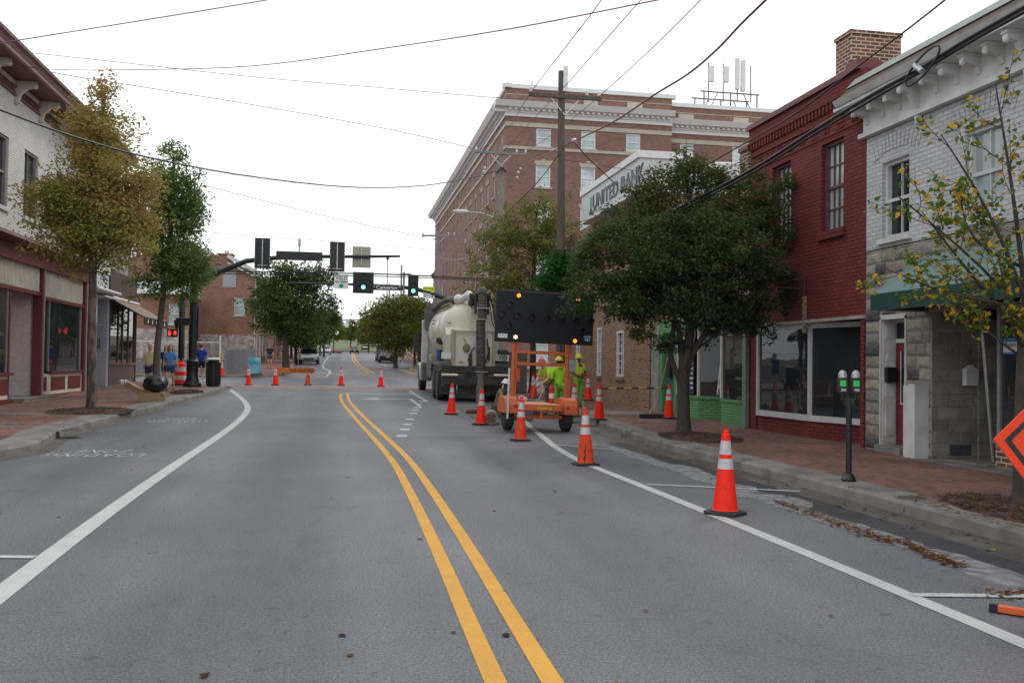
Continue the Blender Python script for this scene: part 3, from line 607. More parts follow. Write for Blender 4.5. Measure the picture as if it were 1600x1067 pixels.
# corbelled parapet, dentils, raised bands
b.box(0,4.85,-.07,0,6.78,7.08); b.box(0,4.85,-.035,0,6.45,6.5); b.box(.15,4.7,-.02,0,6.13,6.17)
for k in range(34): b.box(.04+k*.143,.11+k*.143,-.055,0,6.62,6.78)
for k in range(9):
    u = .3+k*.5
    if k % 2: b.box(u,u+.26,-.018,0,6.2,6.24).box(u,u+.26,-.018,0,6.3,6.34).box(u,u+.26,-.018,0,6.39,6.42)
    else: [b.box(u+.05+q*.07,u+.08+q*.07,-.018,0,6.2,6.42) for q in range(3)]
b.out('wall', t2, world=True)
b = M([m_burg]); b.T = T; b.box(-.02,4.6,-.13,.35,7.09,7.2); b.box(4.35,4.75,-.14,.35,7.1,7.28); b.out('coping', t2, world=True)
for w in wins: sash(t2, T, *w, mat('maroon_sash', (.13,.05,.05), .5, col2=(.17,.09,.09)), m_glass2, rec=.14, rows=2, cols=4, sill=m_redb, sillw=.16, fr=.05)
# storefront with a canted window
m_alw = mat('white_window_metal', (.62,.63,.64), .4)
lf = M([mat('weathered_lintel', (.42,.4,.37), .7, col2=(.3,.25,.2), nscale=5)]); lf.T = T; lf.box(-.02,4.85,-.07,.1,2.5,2.56); lf.out('lintel', t2, world=True)
P = [(.45,.0),(2.6,.12),(4.7,.75)]   # base line: far jamb, corner, recess (u, depth)
b = M([m_redb]); b.T = T
b.prism([(0.3,.04),(2.62,.1),(4.72,.78),(4.72,1.4),(.3,1.4)], .1, .5, 'z'); b.out('window_base', t2, world=True)
s = M([m_alw]); s.T = T
def seg(b, p, q, z0, z1, w=.06, d=.06): b.beam((p[0],p[1],(z0+z1)/2), (q[0],q[1],(z0+z1)/2), d, z1-z0)
for p in P: s.box(p[0]-.04,p[0]+.04,p[1]-.04,p[1]+.04,.5,2.5)
for p, q in zip(P, P[1:]): seg(s, p, q, .5, .62, d=.12); seg(s, p, q, 2.4, 2.5)
sw = s.out('shop_window', t2, world=True)
g = M([m_glass]); g.T = T
for p, q in zip(P, P[1:]): g.face([(p[0],p[1]+.01,.6),(q[0],q[1]+.01,.6),(q[0],q[1]+.01,2.45),(p[0],p[1]+.01,2.45)])
g.out('pane', sw, world=True)
M([m_dark], T).box(.3,4.75,2.0,2.1,.1,2.5).box(.3,4.7,.9,2.0,2.46,2.49).out('shop_interior', t2, world=True)
# rusty sign bracket left on the wall, hanging wires
br = thing('sign_bracket', 'empty rusty iron sign bracket on the red brick wall', 'bracket', (XR, 17.6, 3.2)); k = M([mat('rust', (.09,.035,.025), .8)])
k.tube([(0,0,.0),(-.9,0,.02)], .015, 6).tube([(-.05,0,-.75),(-.05,0,.25)], .018, 6).tube([(-.05,0,.25),(-.9,.0,.03)], .008, 6).out('arm', br); M([mat('rusty_white', (.3,.26,.22), .8, col2=(.12,.06,.04), nscale=14)]).box(-.08,-.02,-.04,.04,-.9,-.15).out('plate', br)
ch = thing('brick_chimney', 'wide brick chimney with pale mortar above the red parapet', 'chimney', (10.9, 18.0, 7))
a = AY(1306,80,18.4); c_ = AY(1330,45,17.6); e_ = AY(1408,48,17.6)
x0, x1 = c_.x, e_.x; zt = c_.z-.02; yb = AX(1306,62,c_.x).y
b = M([m_chb]); b.box(x0,x1,17.6,yb,6.8,zt-.08).box(x0-.03,x1+.03,17.57,yb+.03,zt-.08,zt); b.out('stack', ch, world=True)
# ---- low slope and pier seen between red building and bank
t3 = thing('green_fronted_shop', 'small shop with green painted front and green brick window bases', 'building', (XR, 23.8, .17))
T = TR(27.2); u1 = 27.2-20.28
b = M([m_orb, m_burg, m_wt]); b.T = T; b.box(0,u1,.25,9,2.9,5.6); b.box(-.1,u1-.0,.18,.4,5.6,5.72,1); b.out('upper_wall', t3, world=True)
for (a, c_) in ((1.2,2.1),(3.6,4.5)): sash(t3, T @ Matrix.Translation((0,.2,0)), a, c_, 3.4, 4.9, m_wt, m_glass, rec=.0, rows=1, cols=2, sill=m_wt)
b = M([mat('red_roof_metal', (.25,.03,.035), .5), mat('white_corrugated', (.6,.6,.6), .5), m_wt2]); b.T = T
b.prism([(u1-.02,7.12),(u1-.02,6.6),(0,6.55),(-6,6.3),(-6,6.62),(0,7.02)], 2.2, 2.3, 'y', 0)
b.prism([(u1-.02,6.6),(u1-.02,5.7),(0,5.7),(-5,5.7),(-5,6.3),(0,6.5)], 2.22, 2.32, 'y', 1)
for k in range(30): b.box(-1+k*.26,-.9+k*.26,2.16,2.22,5.7,6.5,1)
b.prism([(u1,7.12),(-6,6.62),(-6,6.66),(u1,7.17)], 2.1, 2.35, 'y', 2); b.out('raised_roof', t3, world=True)
pr = thing('brick_roof_pier', 'short brick pier with red cap beside the red wall', 'chimney', (9.5, 20.6, 5.6)); M([m_chb]).box(-.2,.25,-.25,.2,0,1.1).out('stack', pr); M([m_burg]).box(-.24,.29,-.29,.24,1.1,1.2).out('cap', pr)
# front: door bay far, show window, recess, right show window
b = M([m_green, m_greend]); b.T = T
b.box(0,u1-.12,-.02,.5,2.55,2.9).box(.72,.95,-.02,.12,.12,2.55).box(1.95,2.12,-.02,.12,.12,2.55).box(u1-.34,u1-.12,-.04,.2,.12,2.55).box(.95,1.95,.06,.1,.12,2.55,1); b.out('green_frame', t3, world=True)
M([mat('pale_pillar', (.3,.3,.28), .8, col2=(.2,.2,.19), nscale=4)], T).box(.02,.7,-.04,.4,.1,2.9).out('pillar', t3, world=True)
M([mat('black_metal2', (.015,.015,.016), .4)], T).box(1.35,1.62,-.03,.055,1.25,1.75).out('mailbox', t3, world=True)
b = M([m_grnb, m_green]); b.T = T; b.prism([(2.12,.0),(3.75,.0),(4.25,.75),(4.25,1.4),(2.12,1.4)], .12, .72, 'z'); b.prism([(2.12,-.03),(3.77,-.03),(4.28,.73),(4.28,1.4),(2.12,1.4)], .723, .8, 'z', 1)
b.prism([(4.7,.7),(5.25,-.0),(u1-.34,.0),(u1-.34,1.4),(4.7,1.4)], .12, .72, 'z'); b.prism([(4.67,.68),(5.23,-.03),(u1-.34,-.03),(u1-.34,1.4),(4.67,1.4)], .723, .79, 'z', 1); b.out('window_base', t3, world=True)
g = M([m_glass]); g.T = T
for p, q in (((2.14,.03),(3.74,.03)), ((3.74,.03),(4.24,.78)), ((4.72,.72),(5.27,.03)), ((5.27,.03),(u1-.36,.03))): g.face([(p[0],p[1],.8),(q[0],q[1],.8),(q[0],q[1],2.55),(p[0],p[1],2.55)])
gp = g.out('shop_window', t3, world=True)
s = M([m_cream]); s.T = T
for p in ((2.15,.02),(3.74,.01),(5.27,.01)): M([m_cream], T).box(p[0]-.035,p[0]+.035,p[1]-.03,p[1]+.03,.8,2.55).out('window_post', gp, world=True)
M([m_dark], T).box(2,u1,2,2.1,.1,2.6).out('shop_interior', t3, world=True); M([mat('brown_shop_door', (.09,.055,.045), .6)], T).box(4.25,4.7,.8,.85,.15,2.5).out('door', t3, world=True)
# signs inside the window
sg = thing('window_poster', 'tan and dark blue lettered posters in the green shop window', 'poster', (9.3, 24.2, .8)); p_ = M([mat('tan_poster', (.4,.33,.16), .7), mat('navy_poster', (.02,.03,.1), .5), m_wt]); p_.box(-.0,.006,-.15,.5,.1,1.6,0).box(-.001,.006,-.52,-.2,.05,1.35,1).box(-.004,-.001,.05,.45,.12,.45,2); p_.out('poster_card', sg)
pl_ = M([m_wt2])
for k in range(9): pl_.box(-.003,-.0012,-.49+.03*(k%2),-.25-.04*(k%3),1.22-.13*k,1.27-.13*k)
pl_.out('poster_lines', sg)
M([mat('navy_poster', (.02,.03,.1), .5)]).lathe([(.0,-.008),(.3,-.008),(.3,.0),(0,0)], (-.01,-.4,1.65), 'x', 24).out('oval_sign', sg)
af = thing('easel_frame', 'white A shaped easel standing in the green shop entrance', 'easel', (9.75, 22.7, .95)); k = M([m_wt2]); k.beam((-.02,.34,-.1),(0,0,1.35),.05,.05).beam((-.02,-.34,-.1),(0,0,1.35),.05,.05).beam((-.01,.28,.1),(-.01,-.28,.1),.04,.04).out('frame', af)
ds = thing('downspout', 'grey downspout between the green front and the red wall', 'downspout', (9.3, 20.36, .17)); M([mat('lead_grey', (.2,.21,.22), .6)]).box(-.05,.05,-.06,.06,0,2.5).out('pipe', ds, bevel=.01)
# ---- bank
t4 = thing('bank_building', 'brown brick bank with white fascia sign and narrow white windows', 'building', (XR, 33, .25))
T = TR(38.2); U = lambda y: 38.2-y
wins = [(U(33.25),U(32.7),1.2,2.95), (U(30.75),U(29.95),1.2,2.75), (U(36.4),U(35.8),1.2,2.95)]
b = M([m_bankb]); wall(b, T, 0, U(27.3), .1, 6.95, wins, rec=.15, y=-.06); b.box(.01,U(27.3)-.01,.1,11.9,.1,6.94); b.face([(U(27.3),-.06,.1),(U(27.3),12,.1),(U(27.3),12,6.95),(U(27.3),-.06,6.95)]); b.face([(0,-.06,.1),(0,12,.1),(0,12,6.95),(0,-.06,6.95)]); b.out('wall', t4, world=True)
for w in wins: sash(t4, T @ Matrix.Translation((0,-.06,0)), *w, m_wt2, m_glass, rec=.04, rows=3, cols=2, sill=m_chb, sillw=.12, fr=.07)
b = M([m_wt2, mat('white_panel', (.62,.63,.63), .5)]); b.T = T
b.box(U(34.1),U(27.15),-.5,1.05,6.95,7.95,1); b.box(U(34.1)-.06,U(27.15)+.06,-.56,1.2,7.95,8.17,0); b.box(U(34.1)-.03,U(27.15)+.03,-.53,1.05,6.9,6.95,0); b.box(U(34.1),U(27.15)-.3,1.05,3.4,6.95,7.9,1); b.out('fascia_box', t4, world=True)
fb = bpy.data.objects['fascia_box']
qa = AX(929,303,8.845); qb = AX(1002,283,8.845); Tt = frame(8.845, (qa.y+qb.y)/2, 7.42, rad(-90)) @ Matrix.Rotation(rad(90), 4, 'X')
text('UNITED BANK', Tt, .72, mat('navy_letters', (.03,.04,.08), .4), 'sign_lettering', t4, .02, sx=(qa.y-qb.y)/4.35, bold=.012)
k = M([mat('mint_logo', (.15,.5,.32), .5)], frame(8.845, qa.y+.42, 7.35, rad(-90))); k.box(-.12,-.06,-.02,0,-.1,.35).box(.04,.1,-.02,0,-.1,.35).tube([(-.09,-.01,-.1),(-.07,-.01,-.22),(0,-.01,-.27),(.05,-.01,-.22),(.07,-.01,-.1)], .03, 6); k.out('sign_logo', t4, world=True)
b = M([m_roofg]); b.T = T; b.box(.2,U(27.4),.2,12,6.95,7.0); b.out('roof', t4, world=True)
rl = thing('roof_rail', 'white pipe rail on the roof behind the bank sign', 'rail', (12.4, 30, 7.0)); M([m_wt2]).tube([(0,0,0),(0,0,1.45),(.1,-.05,1.55),(3.2,-.6,1.55)], .05, 8).out('pipe', rl)
# more roofs behind the right hand row so that nothing is hollow from the side
# ---- left: cream brick building with burgundy shop front (u = Y - 14)
T = TL(14); l1 = thing('cream_brick_building', 'cream painted brick building with burgundy shop front and bracketed cornice', 'building', (XL, 28, .2))
V = lambda y: y-14
wins = [(V(y-.72), V(y+.72), 5.75, 7.75) for y in (19.2, 22.2, 25, 27.45)] + [(V(29.5), V(30.75), 5.75, 7.75), (V(32.6), V(33.8), 5.75, 7.75), (V(36.2), V(37.4), 5.75, 7.75)]
YE = 40.1
b = M([m_crb]); wall(b, T, 0, V(YE), 4.95, 9.5, wins, rec=.16); b.box(.01, V(YE-.01), .17, 9.9, 4.95, 9.75); b.face([(V(YE),0,4.95),(V(YE),10,4.95),(V(YE),10,9.75),(V(YE),0,9.75)]); b.box(.01, V(36.49), 2.2, 9.8, .1, 4.95); b.out('upper_wall', l1, world=True)
for w in wins: sash(l1, T, *w, mat('lilac_grey_sash', (.3,.27,.29), .6), m_glass, rec=.1, rows=1, cols=2, sill=m_crb, fr=.07)
m_maroon = mat('maroon_cornice', (.15,.075,.065), .65, col2=(.2,.11,.1), nscale=4); m_pink = mat('faded_pink_trim', (.3,.2,.19), .7, col2=(.36,.27,.26), nscale=3)
b = M([m_maroon, m_pink]); b.T = T; b.prism([(0,9.5),(-.84,9.5),(-.87,9.56),(-.9,9.64),(-.97,9.7),(0,9.8)], -1, V(YE+.1), 'x'); b.prism([(-.97,9.7),(-1.0,9.76),(0,9.88),(0,9.8)], -1, V(YE+.1), 'x', 1); b.prism([(-.78,9.44),(-.86,9.44),(-.88,9.5),(-.8,9.5)], -1, V(YE+.1), 'x', 1); b.box(-1, V(YE), -.02, .0, 9.05, 9.5)
b.box(-1, V(YE), -.06, -.02, 9.03, 9.09); b.box(-1, V(YE), -.06, -.02, 9.27, 9.31); b.out('cornice', l1, world=True)
y = 20.05; k_ = 0
while y < YE-.3:
    b = M([m_cream]); b.T = T; u = V(y)
    b.prism([(0,8.84),(-.06,8.82),(-.09,8.92),(-.14,9.1),(-.32,9.28),(-.54,9.33),(-.58,9.49),(0,9.49)], u-.08, u+.08, 'x'); b.lathe([(.07,-.11),(.085,0),(.07,.11)], (u,-.5,9.38), 'x', 12); b.lathe([(.045,-.1),(.045,.1)], (u,-.07,8.89), 'x', 10)
    b.out('bracket', l1, world=True)
    b = M([m_cream, m_maroon]); b.T = T; b.box(u+.2,u+1.95,-.035,0,9.32,9.48)
    for q in range(12): b.lathe([(.045,-.02),(.06,0),(.045,.02)], (u+.28+q*.145,-.045,9.4), 'y', 8)
    for q in range(14): b.box(u+.22+q*.12,u+.28+q*.12,-.045,-.02,9.12,9.24,1)
    b.out('frieze_panel', l1, world=True); y += 2.14; k_ += 1
# shop front
b = M([m_burg, m_pink]); b.T = T; b.box(0,V(36.5),-.12,.4,4.35,4.8); b.prism([(-.12,4.8),(-.42,4.86),(-.44,4.98),(0,5.1),(0,4.8)], -.2, V(36.55), 'x'); b.box(0,V(36.5),-.46,-.40,4.9,4.99,1)
for y in (26.0, 31.4, 36.35): b.box(V(y)-.14,V(y)+.14,-.06,.2,.2,4.35)
for y in (31.4, 36.35): b.box(V(y)-.02,V(y)+.06,-.1,-.06,.2,4.35,1)
b.box(0,V(31.26),-.03,.2,3.5,3.62).box(V(31.54),V(36.2),-.03,.2,3.4,3.52).box(V(28.6),V(28.7),.0,.2,.3,3.5); b.out('shop_front_frame', l1, world=True)
b = M([m_cream, m_burg]); b.T = T; b.box(0,V(31.26),.03,.2,3.62,4.35).box(V(31.54),V(36.2),.03,.2,3.52,4.35)
u = .1
while u < V(36.2): b.box(u,u+.035,.015,.03,3.56,4.35); u += .11
b.out('transom_boards', l1, world=True)
# bulkheads, recess at 28.8..31.2
b = M([m_cream, m_burg]); b.T = T
def bulk(pa, pb, z0=.38, z1=1.05, n=2):
    pa = Vector(pa); pb = Vector(pb); d = (pb-pa); L_ = d.length; d.normalize(); nn = Vector((d.y, -d.x))
    b.face([(pa.x,pa.y,z0),(pb.x,pb.y,z0),(pb.x,pb.y,z1),(pa.x,pa.y,z1)])
    for k in range(n):
        a = pa+d*(L_*(k+.08)/n)+nn*.012; c = pa+d*(L_*(k+.92)/n)+nn*.012
        b.face([(a.x,a.y,z0+.12),(c.x,c.y,z0+.12),(c.x,c.y,z1-.1),(a.x,a.y,z1-.1)],1)
bulk((0,.0),(V(28.7),.0),n=18); bulk((V(31.5),.75),(V(32.4),.0),n=1); bulk((V(32.4),.0),(V(36.2),.0),n=2)
b.box(0,V(28.75),-.07,.1,.1,.38,1).box(V(32.2),V(36.5),-.07,.4,.1,.38,1); b.prism([(V(31.4),.8),(V(32.3),-.05),(V(32.3),.5)], .1,.38,'z',1)
b.box(0,V(28.78),-.1,.15,1.05,1.13,1).box(V(32.36),V(36.25),-.08,.15,1.05,1.13,1); b.out('bulkhead', l1, world=True)
g = M([m_glass]); g.T = T; g.face([(0,.06,1.1),(V(28.6),.06,1.1),(V(28.6),.06,3.52),(0,.06,3.52)]); g.face([(V(31.55),.75,1.1),(V(32.4),.06,1.1),(V(32.4),.06,3.42),(V(31.55),.75,3.42)]); g.face([(V(32.4),.06,1.1),(V(36.2),.06,1.1),(V(36.2),.06,3.42),(V(32.4),.06,3.42)]); gg = g.out('shop_window', l1, world=True)
for q in ((32.39,3.42),(36.08,3.42),(28.59,3.5),(24.43,3.5)): M([m_alu], T).box(V(q[0])-.03,V(q[0])+.03,.03,.09,1.1,q[1]).out('window_post', gg, world=True)
b = M([mat('pinkish_panel', (.46,.4,.37), .7), m_burg]); b.T = T; b.face([(V(28.75),.3,.3),(V(30.4),1.5,.3),(V(30.4),1.5,3.6),(V(28.75),.3,3.6)]); b.face([(V(30.2),1.5,.3),(V(31.35),.2,.3),(V(31.35),.2,3.6),(V(30.2),1.5,3.6)]); b.box(V(28.7),V(31.4),.02,2,3.6,3.7); b.out('entrance_recess', l1, world=True)
M([m_chb, m_conc], T).box(V(28.9),V(31.8),-.35,1.6,.1,.34).box(V(28.88),V(31.82),-.37,1.6,.341,.38,1).out('doorstep', l1, world=True)
M([m_dark], T).box(.1,V(36.3),2.0,2.1,.1,3.6).out('shop_interior', l1, world=True)
ds = thing('downspout', 'speckled white downspout at the end of the burgundy shop front', 'downspout', (-9.27, 36.62, .4)); M([m_wt]).box(-.05,.05,-.06,.06,0,4.5).out('pipe', ds, bevel=.01)
# ---- left: white panelled takeaway
l2 = thing('white_panel_shop', 'narrow shop clad in white panels with red lettering in its window', 'building', (XL, 38.5, .4)); T = TL(36.7)
m_pan = mat('white_enamel_panel', (.6,.61,.62), .35, col2=(.52,.53,.54)); m_pang = mat('grey_blue_panel', (.4,.42,.46), .45)
b = M([m_pan, m_dark]); b.T = T
for (a, c_) in ((.05,.62),(.63,1.2),(1.21,1.5)): b.box(a,c_,0,.2,.3,1.75).box(a,c_,-.0,.2,2.95,4.05)
b.box(1.0,1.2,-.004,.02,.55,.9,1); b.box(0,1.5,.03,3,.3,1.75).box(0,1.5,.03,3,2.95,4.3); b.box(1.5,3.3,1.0,3,.3,4.2)
b.box(0,3.4,.05,8,4.3,4.94); b.out('panel_wall', l2, world=True)
b = M([m_pang, m_wt]); b.T = T; b.box(3.05,3.4,0,1,.3,3.95); 
for z in (1.7,2.9): b.box(3.035,3.05,.02,.98,z,z+.02,1)
b.box(1.45,3.5,-.3,.4,3.95,4.02,1); b.out('entrance_wall', l2, world=True)
b = M([m_wt2]); b.T = T; b.tube([(0,-.35,4.2),(3.6,-.35,4.2)], .06, 8); b.box(0,3.6,-.32,0,4.12,4.2); b.out('rolled_awning', l2, world=True)
sw = M([m_alu], T).box(.02,1.5,.0,.05,1.75,1.83).box(.02,1.5,0,.05,2.88,2.95).box(1.44,1.5,0,.05,1.83,2.88).out('shop_window', l2, world=True)
M([m_glass], T).box(.02,1.44,.03,.04,1.83,2.88).out('pane', sw, world=True)
m_redl = mat('red_lettering', (.6,.06,.05), .5)
Tt = frame(XL+.02, 37.5, 2.78, rad(90)) @ Matrix.Rotation(rad(90),4,'X')
text('SUBS-PIZZA', Tt, .17, m_redl, 'window_lettering', l2, .004); text('DELIVERY', frame(XL+.02, 37.5, 1.93, rad(90)) @ Matrix.Rotation(rad(90),4,'X'), .16, m_redl, 'window_lettering', l2, .004)
b = M([mat('lit_open_sign', (.9,.12,.08), .5, emit=.9), m_dark]); b.T = T; 
for z in (2.05,2.2,2.35): b.box(.42,.72,-.004,.0,z,z+.05)
b.out('lit_sign', l2, world=True); text('OPEN', frame(XL+.02, 37.75, 2.58, rad(90)) @ Matrix.Rotation(rad(90),4,'X'), .16, m_redl, 'window_lettering', l2, .004)
M([mat('black_metal3', (.02,.02,.022), .35), m_alu], T).box(2.6,3.05,.25,.6,2.0,2.35).box(2.6,2.605,.2,.6,2.05,2.3,1).out('wall_box', l2, world=True)
text('48', frame(XL-.35, 39.745, 2.2, 0) @ Matrix.Rotation(rad(90),4,'X'), .2, m_dark, 'house_number', l2, .004)
M([m_conc], T).box(1.5,3.4,-.1,1,.2,.42).out('doorstep', l2, world=True)
# ---- left: brown shop on the corner with canvas awning
l3 = thing('brown_corner_shop', 'brown corner shop with dark display windows and a tan awning', 'building', (XL, 42.5, .45)); T = TL(40.15)
b = M([mat('brown_metal_panel', (.12,.09,.08), .6), m_brown, m_chb, mat('grey_rendered_wall', (.35,.34,.32), .8), m_oldw]); b.T = T; b.box(0,5.0,.02,.3,.3,1.3,0); b.box(0,5.0,-.0,.4,3.95,5.2,1)
b.box(.01,4.98,.4,9,3.9,8.6,3); b.box(0,.12,-.02,.3,.3,3.95,0); b.box(4.9,5.0,-.02,.3,.3,3.95,0)
b.face([(4.99,.3,.3),(4.99,9,.3),(4.99,9,8.6),(4.99,.3,8.6)],4); b.box(-.1,5.1,.25,.42,8.6,8.85,2); b.out('wall', l3, world=True)
for a in (.7, 2.9): sash(l3, T @ Matrix.Translation((0,.38,0)), a, a+1.1, 5.7, 7.5, m_wt, m_glass, rec=.0, rows=1, cols=1, sill=m_wt)
b = M([mat('orange_wood_sill', (.28,.13,.05), .5)]); b.T = T; b.box(.1,4.95,-.03,.2,1.3,1.38)
for u in (.14,1.7,2.5,3.6,4.86): b.box(u-.03,u+.03,.02,.1,1.38,3.9)
f = b.out('display_window', l3, world=True); M([m_glass], T).box(.1,4.9,.06,.08,1.38,3.9).out('pane', f, world=True)
m_tan = mat('tan_canvas', (.26,.19,.14), .9, col2=(.2,.15,.11)); b = M([m_tan, mat('black_canvas', (.02,.02,.022), .9), m_wt2]); b.T = T
b.face([(-.1,0,4.05),(5.1,0,4.05),(5.1,-1.35,3.3),(-.1,-1.35,3.3)],0); b.box(-.1,5.1,-1.36,-1.34,2.98,3.3,1); b.face([(-.1,0,4.05),(-.1,-1.35,3.3),(-.1,-1.35,3.25),(-.1,0,3.9)],1)
b.tube([(-.1,-.05,4.08),(5.1,-.05,4.08)], .06, 8, 2)
for k in range(5): b.box(.6+k*.9,.75+k*.9,-1.368,-1.36,3.05,3.22,2)
b.out('awning', l3, world=True)
# ---- hotel
HX = 11.6; HY = AX(792,137,HX).y; HE = AX(681,331,HX).y
hz = lambda px, py: AY(px, py, HY)
h = thing('brick_hotel', 'tall five storey brick hotel with white dentilled cornice and antennas on its roof', 'building', (HX, HY, .9))
zt = hz(792,137).z; zc1 = hz(792,159).z-.2; zsb = hz(792,193.5).z; zs1 = hz(792,229).z
xb = hz(1050,158).x
T = frame(HX, HY, 0, 0); Ts = frame(HX, HE+.5, 0, rad(-90)); SL = HE+.5-HY
b = M([m_hotb]); 
rows = [(hz(852,229.5).z, hz(852,201.5).z), (hz(852,293).z, hz(852,259).z)]; st_h = hz(852,229.5).z-hz(852,296).z
rowsz = [rows[0], rows[1]] + [(rows[1][0]-st_h*k*1.02, rows[1][1]-st_h*k*1.02+.12) for k in (1,2,3,4)]
xw = [hz(838+k*70.3,210).x for k in range(4)]; ww = hz(863,210).x-hz(840,210).x
fw = [(x-HX, x-HX+ww, z0, z1) for x in xw for (z0, z1) in rowsz]
Wf = xb-HX
fwl = [w for w in fw if w[1] < Wf-.4]
wall(b, T, 0, Wf, .3, zt, fwl, rec=.2)
sidew = []
for yy in [HY+1.8+k*3.35 for k in range(int((SL-3)/3.35)+1)]:
    for (z0, z1) in rowsz:
        u = HE+.5-yy
        for q in ((-.62,-.02), (.1,.7)) if int((yy-HY)/3.35) % 3 != 1 else ((-.3,.3),): sidew.append((u+q[0]-.25, u+q[1]-.25, z0, z1))
sidew = [w for w in sidew if w[0] > .2 and w[1] < SL-.3]
wall(b, Ts, 0, SL, .3, zt, sidew, rec=.2)
b.T = T; b.box(.21, Wf-.01, .21, SL-.01, .3, zt-.3)
# set-back wing to the right
b.T = T; rw = [(x-HX, x-HX+ww, z0-.25, z1-.25) for x in [hz(1070,225).x+4.3*k for k in range(6)] for (z0,z1) in rowsz]
zt2 = AY(1060,167,HY+1).z
wall(b, T, Wf, Wf+26, .3, zt2, rw, rec=.2, y=1.0); b.box(Wf+.01, Wf+26, 1.21, 24, .3, zt2-.3); b.face([(Wf,0,.3),(Wf,1,.3),(Wf,1,zt),(Wf,0,zt)])
b.out('wall', h, world=True)
def trim(T_, L_, off=0, dz=0):
    b = M([m_wt2, m_lim]); b.T = T_; y = off
    b.box(-.3,L_+.3,y-.12,y+.3,zt+dz-.02,zt+dz+.28); b.box(-.05,L_,y-.04,y,zt+dz-.5,zt+dz-.45,1)
    b.prism([(y,zc1+dz-.6),(y-.2,zc1+dz-.6),(y-.25,zc1+dz-.36),(y-.7,zc1+dz-.3),(y-.9,zc1+dz),(y-.95,zc1+dz+.08),(y,zc1+dz+.2)], -.95 if off == 0 else .0, L_+.0, 'x'); b.box(-.1,L_,y-.1,y,zc1+dz-.86,zc1+dz-.6)
    n = int(L_/.42)
    for k in range(n): b.box(.1+k*.42,.3+k*.42,y-.5,y-.22,zc1+dz-.48,zc1+dz-.34)
    b.box(-.05,L_,y-.08,y,zs1+dz-.15,zs1+dz+.06,1); b.box(-.05,L_,y-.06,y,zsb+dz-.16,zsb+dz+.16,1)
    b.out('cornice', h, world=True)
trim(T, Wf); trim(Ts, SL)
trim(T @ Matrix.Translation((Wf,0,0)), 26, 1.0, zt2-zt)
pn = M([m_lim]); pn.T = T
for k in range(1): pn
for x0_, x1_, yy in ((hz(980,160).x-HX, hz(1004,160).x-HX, 0), (hz(912,150).x-HX, hz(934,150).x-HX, 0), (hz(1067,175).x-HX, hz(1091,175).x-HX, 1), (hz(1154,180).x-HX, hz(1178,180).x-HX, 1)):
    M([m_lim], T).box(x0_,x1_,yy-.05,yy,zt-.95-(.4 if yy else 0),zt-.45-(.4 if yy else 0)).out('stone_tablet', h, world=True)
def simple_win(T_, w, sill=True, lin=True, y=0):
    fb_ = M([m_wt2]); fb_.T = T_ @ Matrix.Translation((0,y,0)); u0_, u1_, z0, z1 = w
    fb_.box(u0_,u0_+.1,.06,.14,z0,z1).box(u1_-.1,u1_,.06,.14,z0,z1).box(u0_+.1,u1_-.1,.06,.14,z1-.09,z1).box(u0_+.1,u1_-.1,.06,.14,z0,z0+.09).box(u0_+.1,u1_-.1,.07,.13,(z0+z1)/2-.03,(z0+z1)/2+.03)
    for k in (1,2): u = u0_+.1+(u1_-u0_-.2)*k/3; fb_.box(u-.012,u+.012,.09,.12,z0+.09,z1-.09)
    for k in (1,3): z = z0+(z1-z0)*k/4; fb_.box(u0_+.1,u1_-.1,.09,.12,z-.012,z+.012)
    f_ = fb_.out('window', h, world=True); T2 = fb_.T
    M([m_hglass], T2).box(u0_+.08,u1_-.08,.125,.135,z0+.05,z1-.05).out('pane', f_, world=True)
    if sill: M([m_lim], T2).box(u0_-.12,u1_+.12,-.1,.1,z0-.13,z0).out('sill', f_, world=True)
    if lin: 
        l_ = M([m_lim]); l_.T = T2; l_.prism([(u0_,z1),(u1_,z1),(u1_+.18,z1+.36),(u0_-.18,z1+.36)], -.03, .02, 'y'); c = (u0_+u1_)/2; l_.prism([(c-.09,z1),(c+.09,z1),(c+.15,z1+.46),(c-.15,z1+.46)], -.07,-.031,'y'); l_.out('lintel', f_, world=True)
top = rowsz[0][0]
for w in fwl: simple_win(T, w, lin=w[2] < top-.1)
for w in rw[:18]: simple_win(T, w, lin=w[2] < top-.4, y=1.0)
for w in sorted(sidew, key=lambda w: -w[0])[:70]: simple_win(Ts, w, lin=w[2] < top-.1)
rest = sorted(sidew, key=lambda w: -w[0])[70:]
b = M([m_wt2, m_hglass]); b.T = Ts
for (a, c_, z0, z1) in rest: b.box(a,a+.1,.06,.14,z0,z1).box(c_-.1,c_,.06,.14,z0,z1).box(a,c_,.125,.135,z0,z1,1)
tag(b.out('window_rows', h, world=True), None, kind='stuff')
b = M([m_lim, m_wt2]); b.T = T; b.box(-.05,Wf,-.1,0,3.4,3.75).box(-.05,Wf,-.1,0,1.2,1.4); b.T = Ts; b.box(0,SL,-.1,0,3.4,3.75); b.out('stone_course', h, world=True)
M([m_roofg], T).box(Wf-3.5,Wf+2,6,12,zt-.2,zt+1.6).out('roof_house', h, world=True)
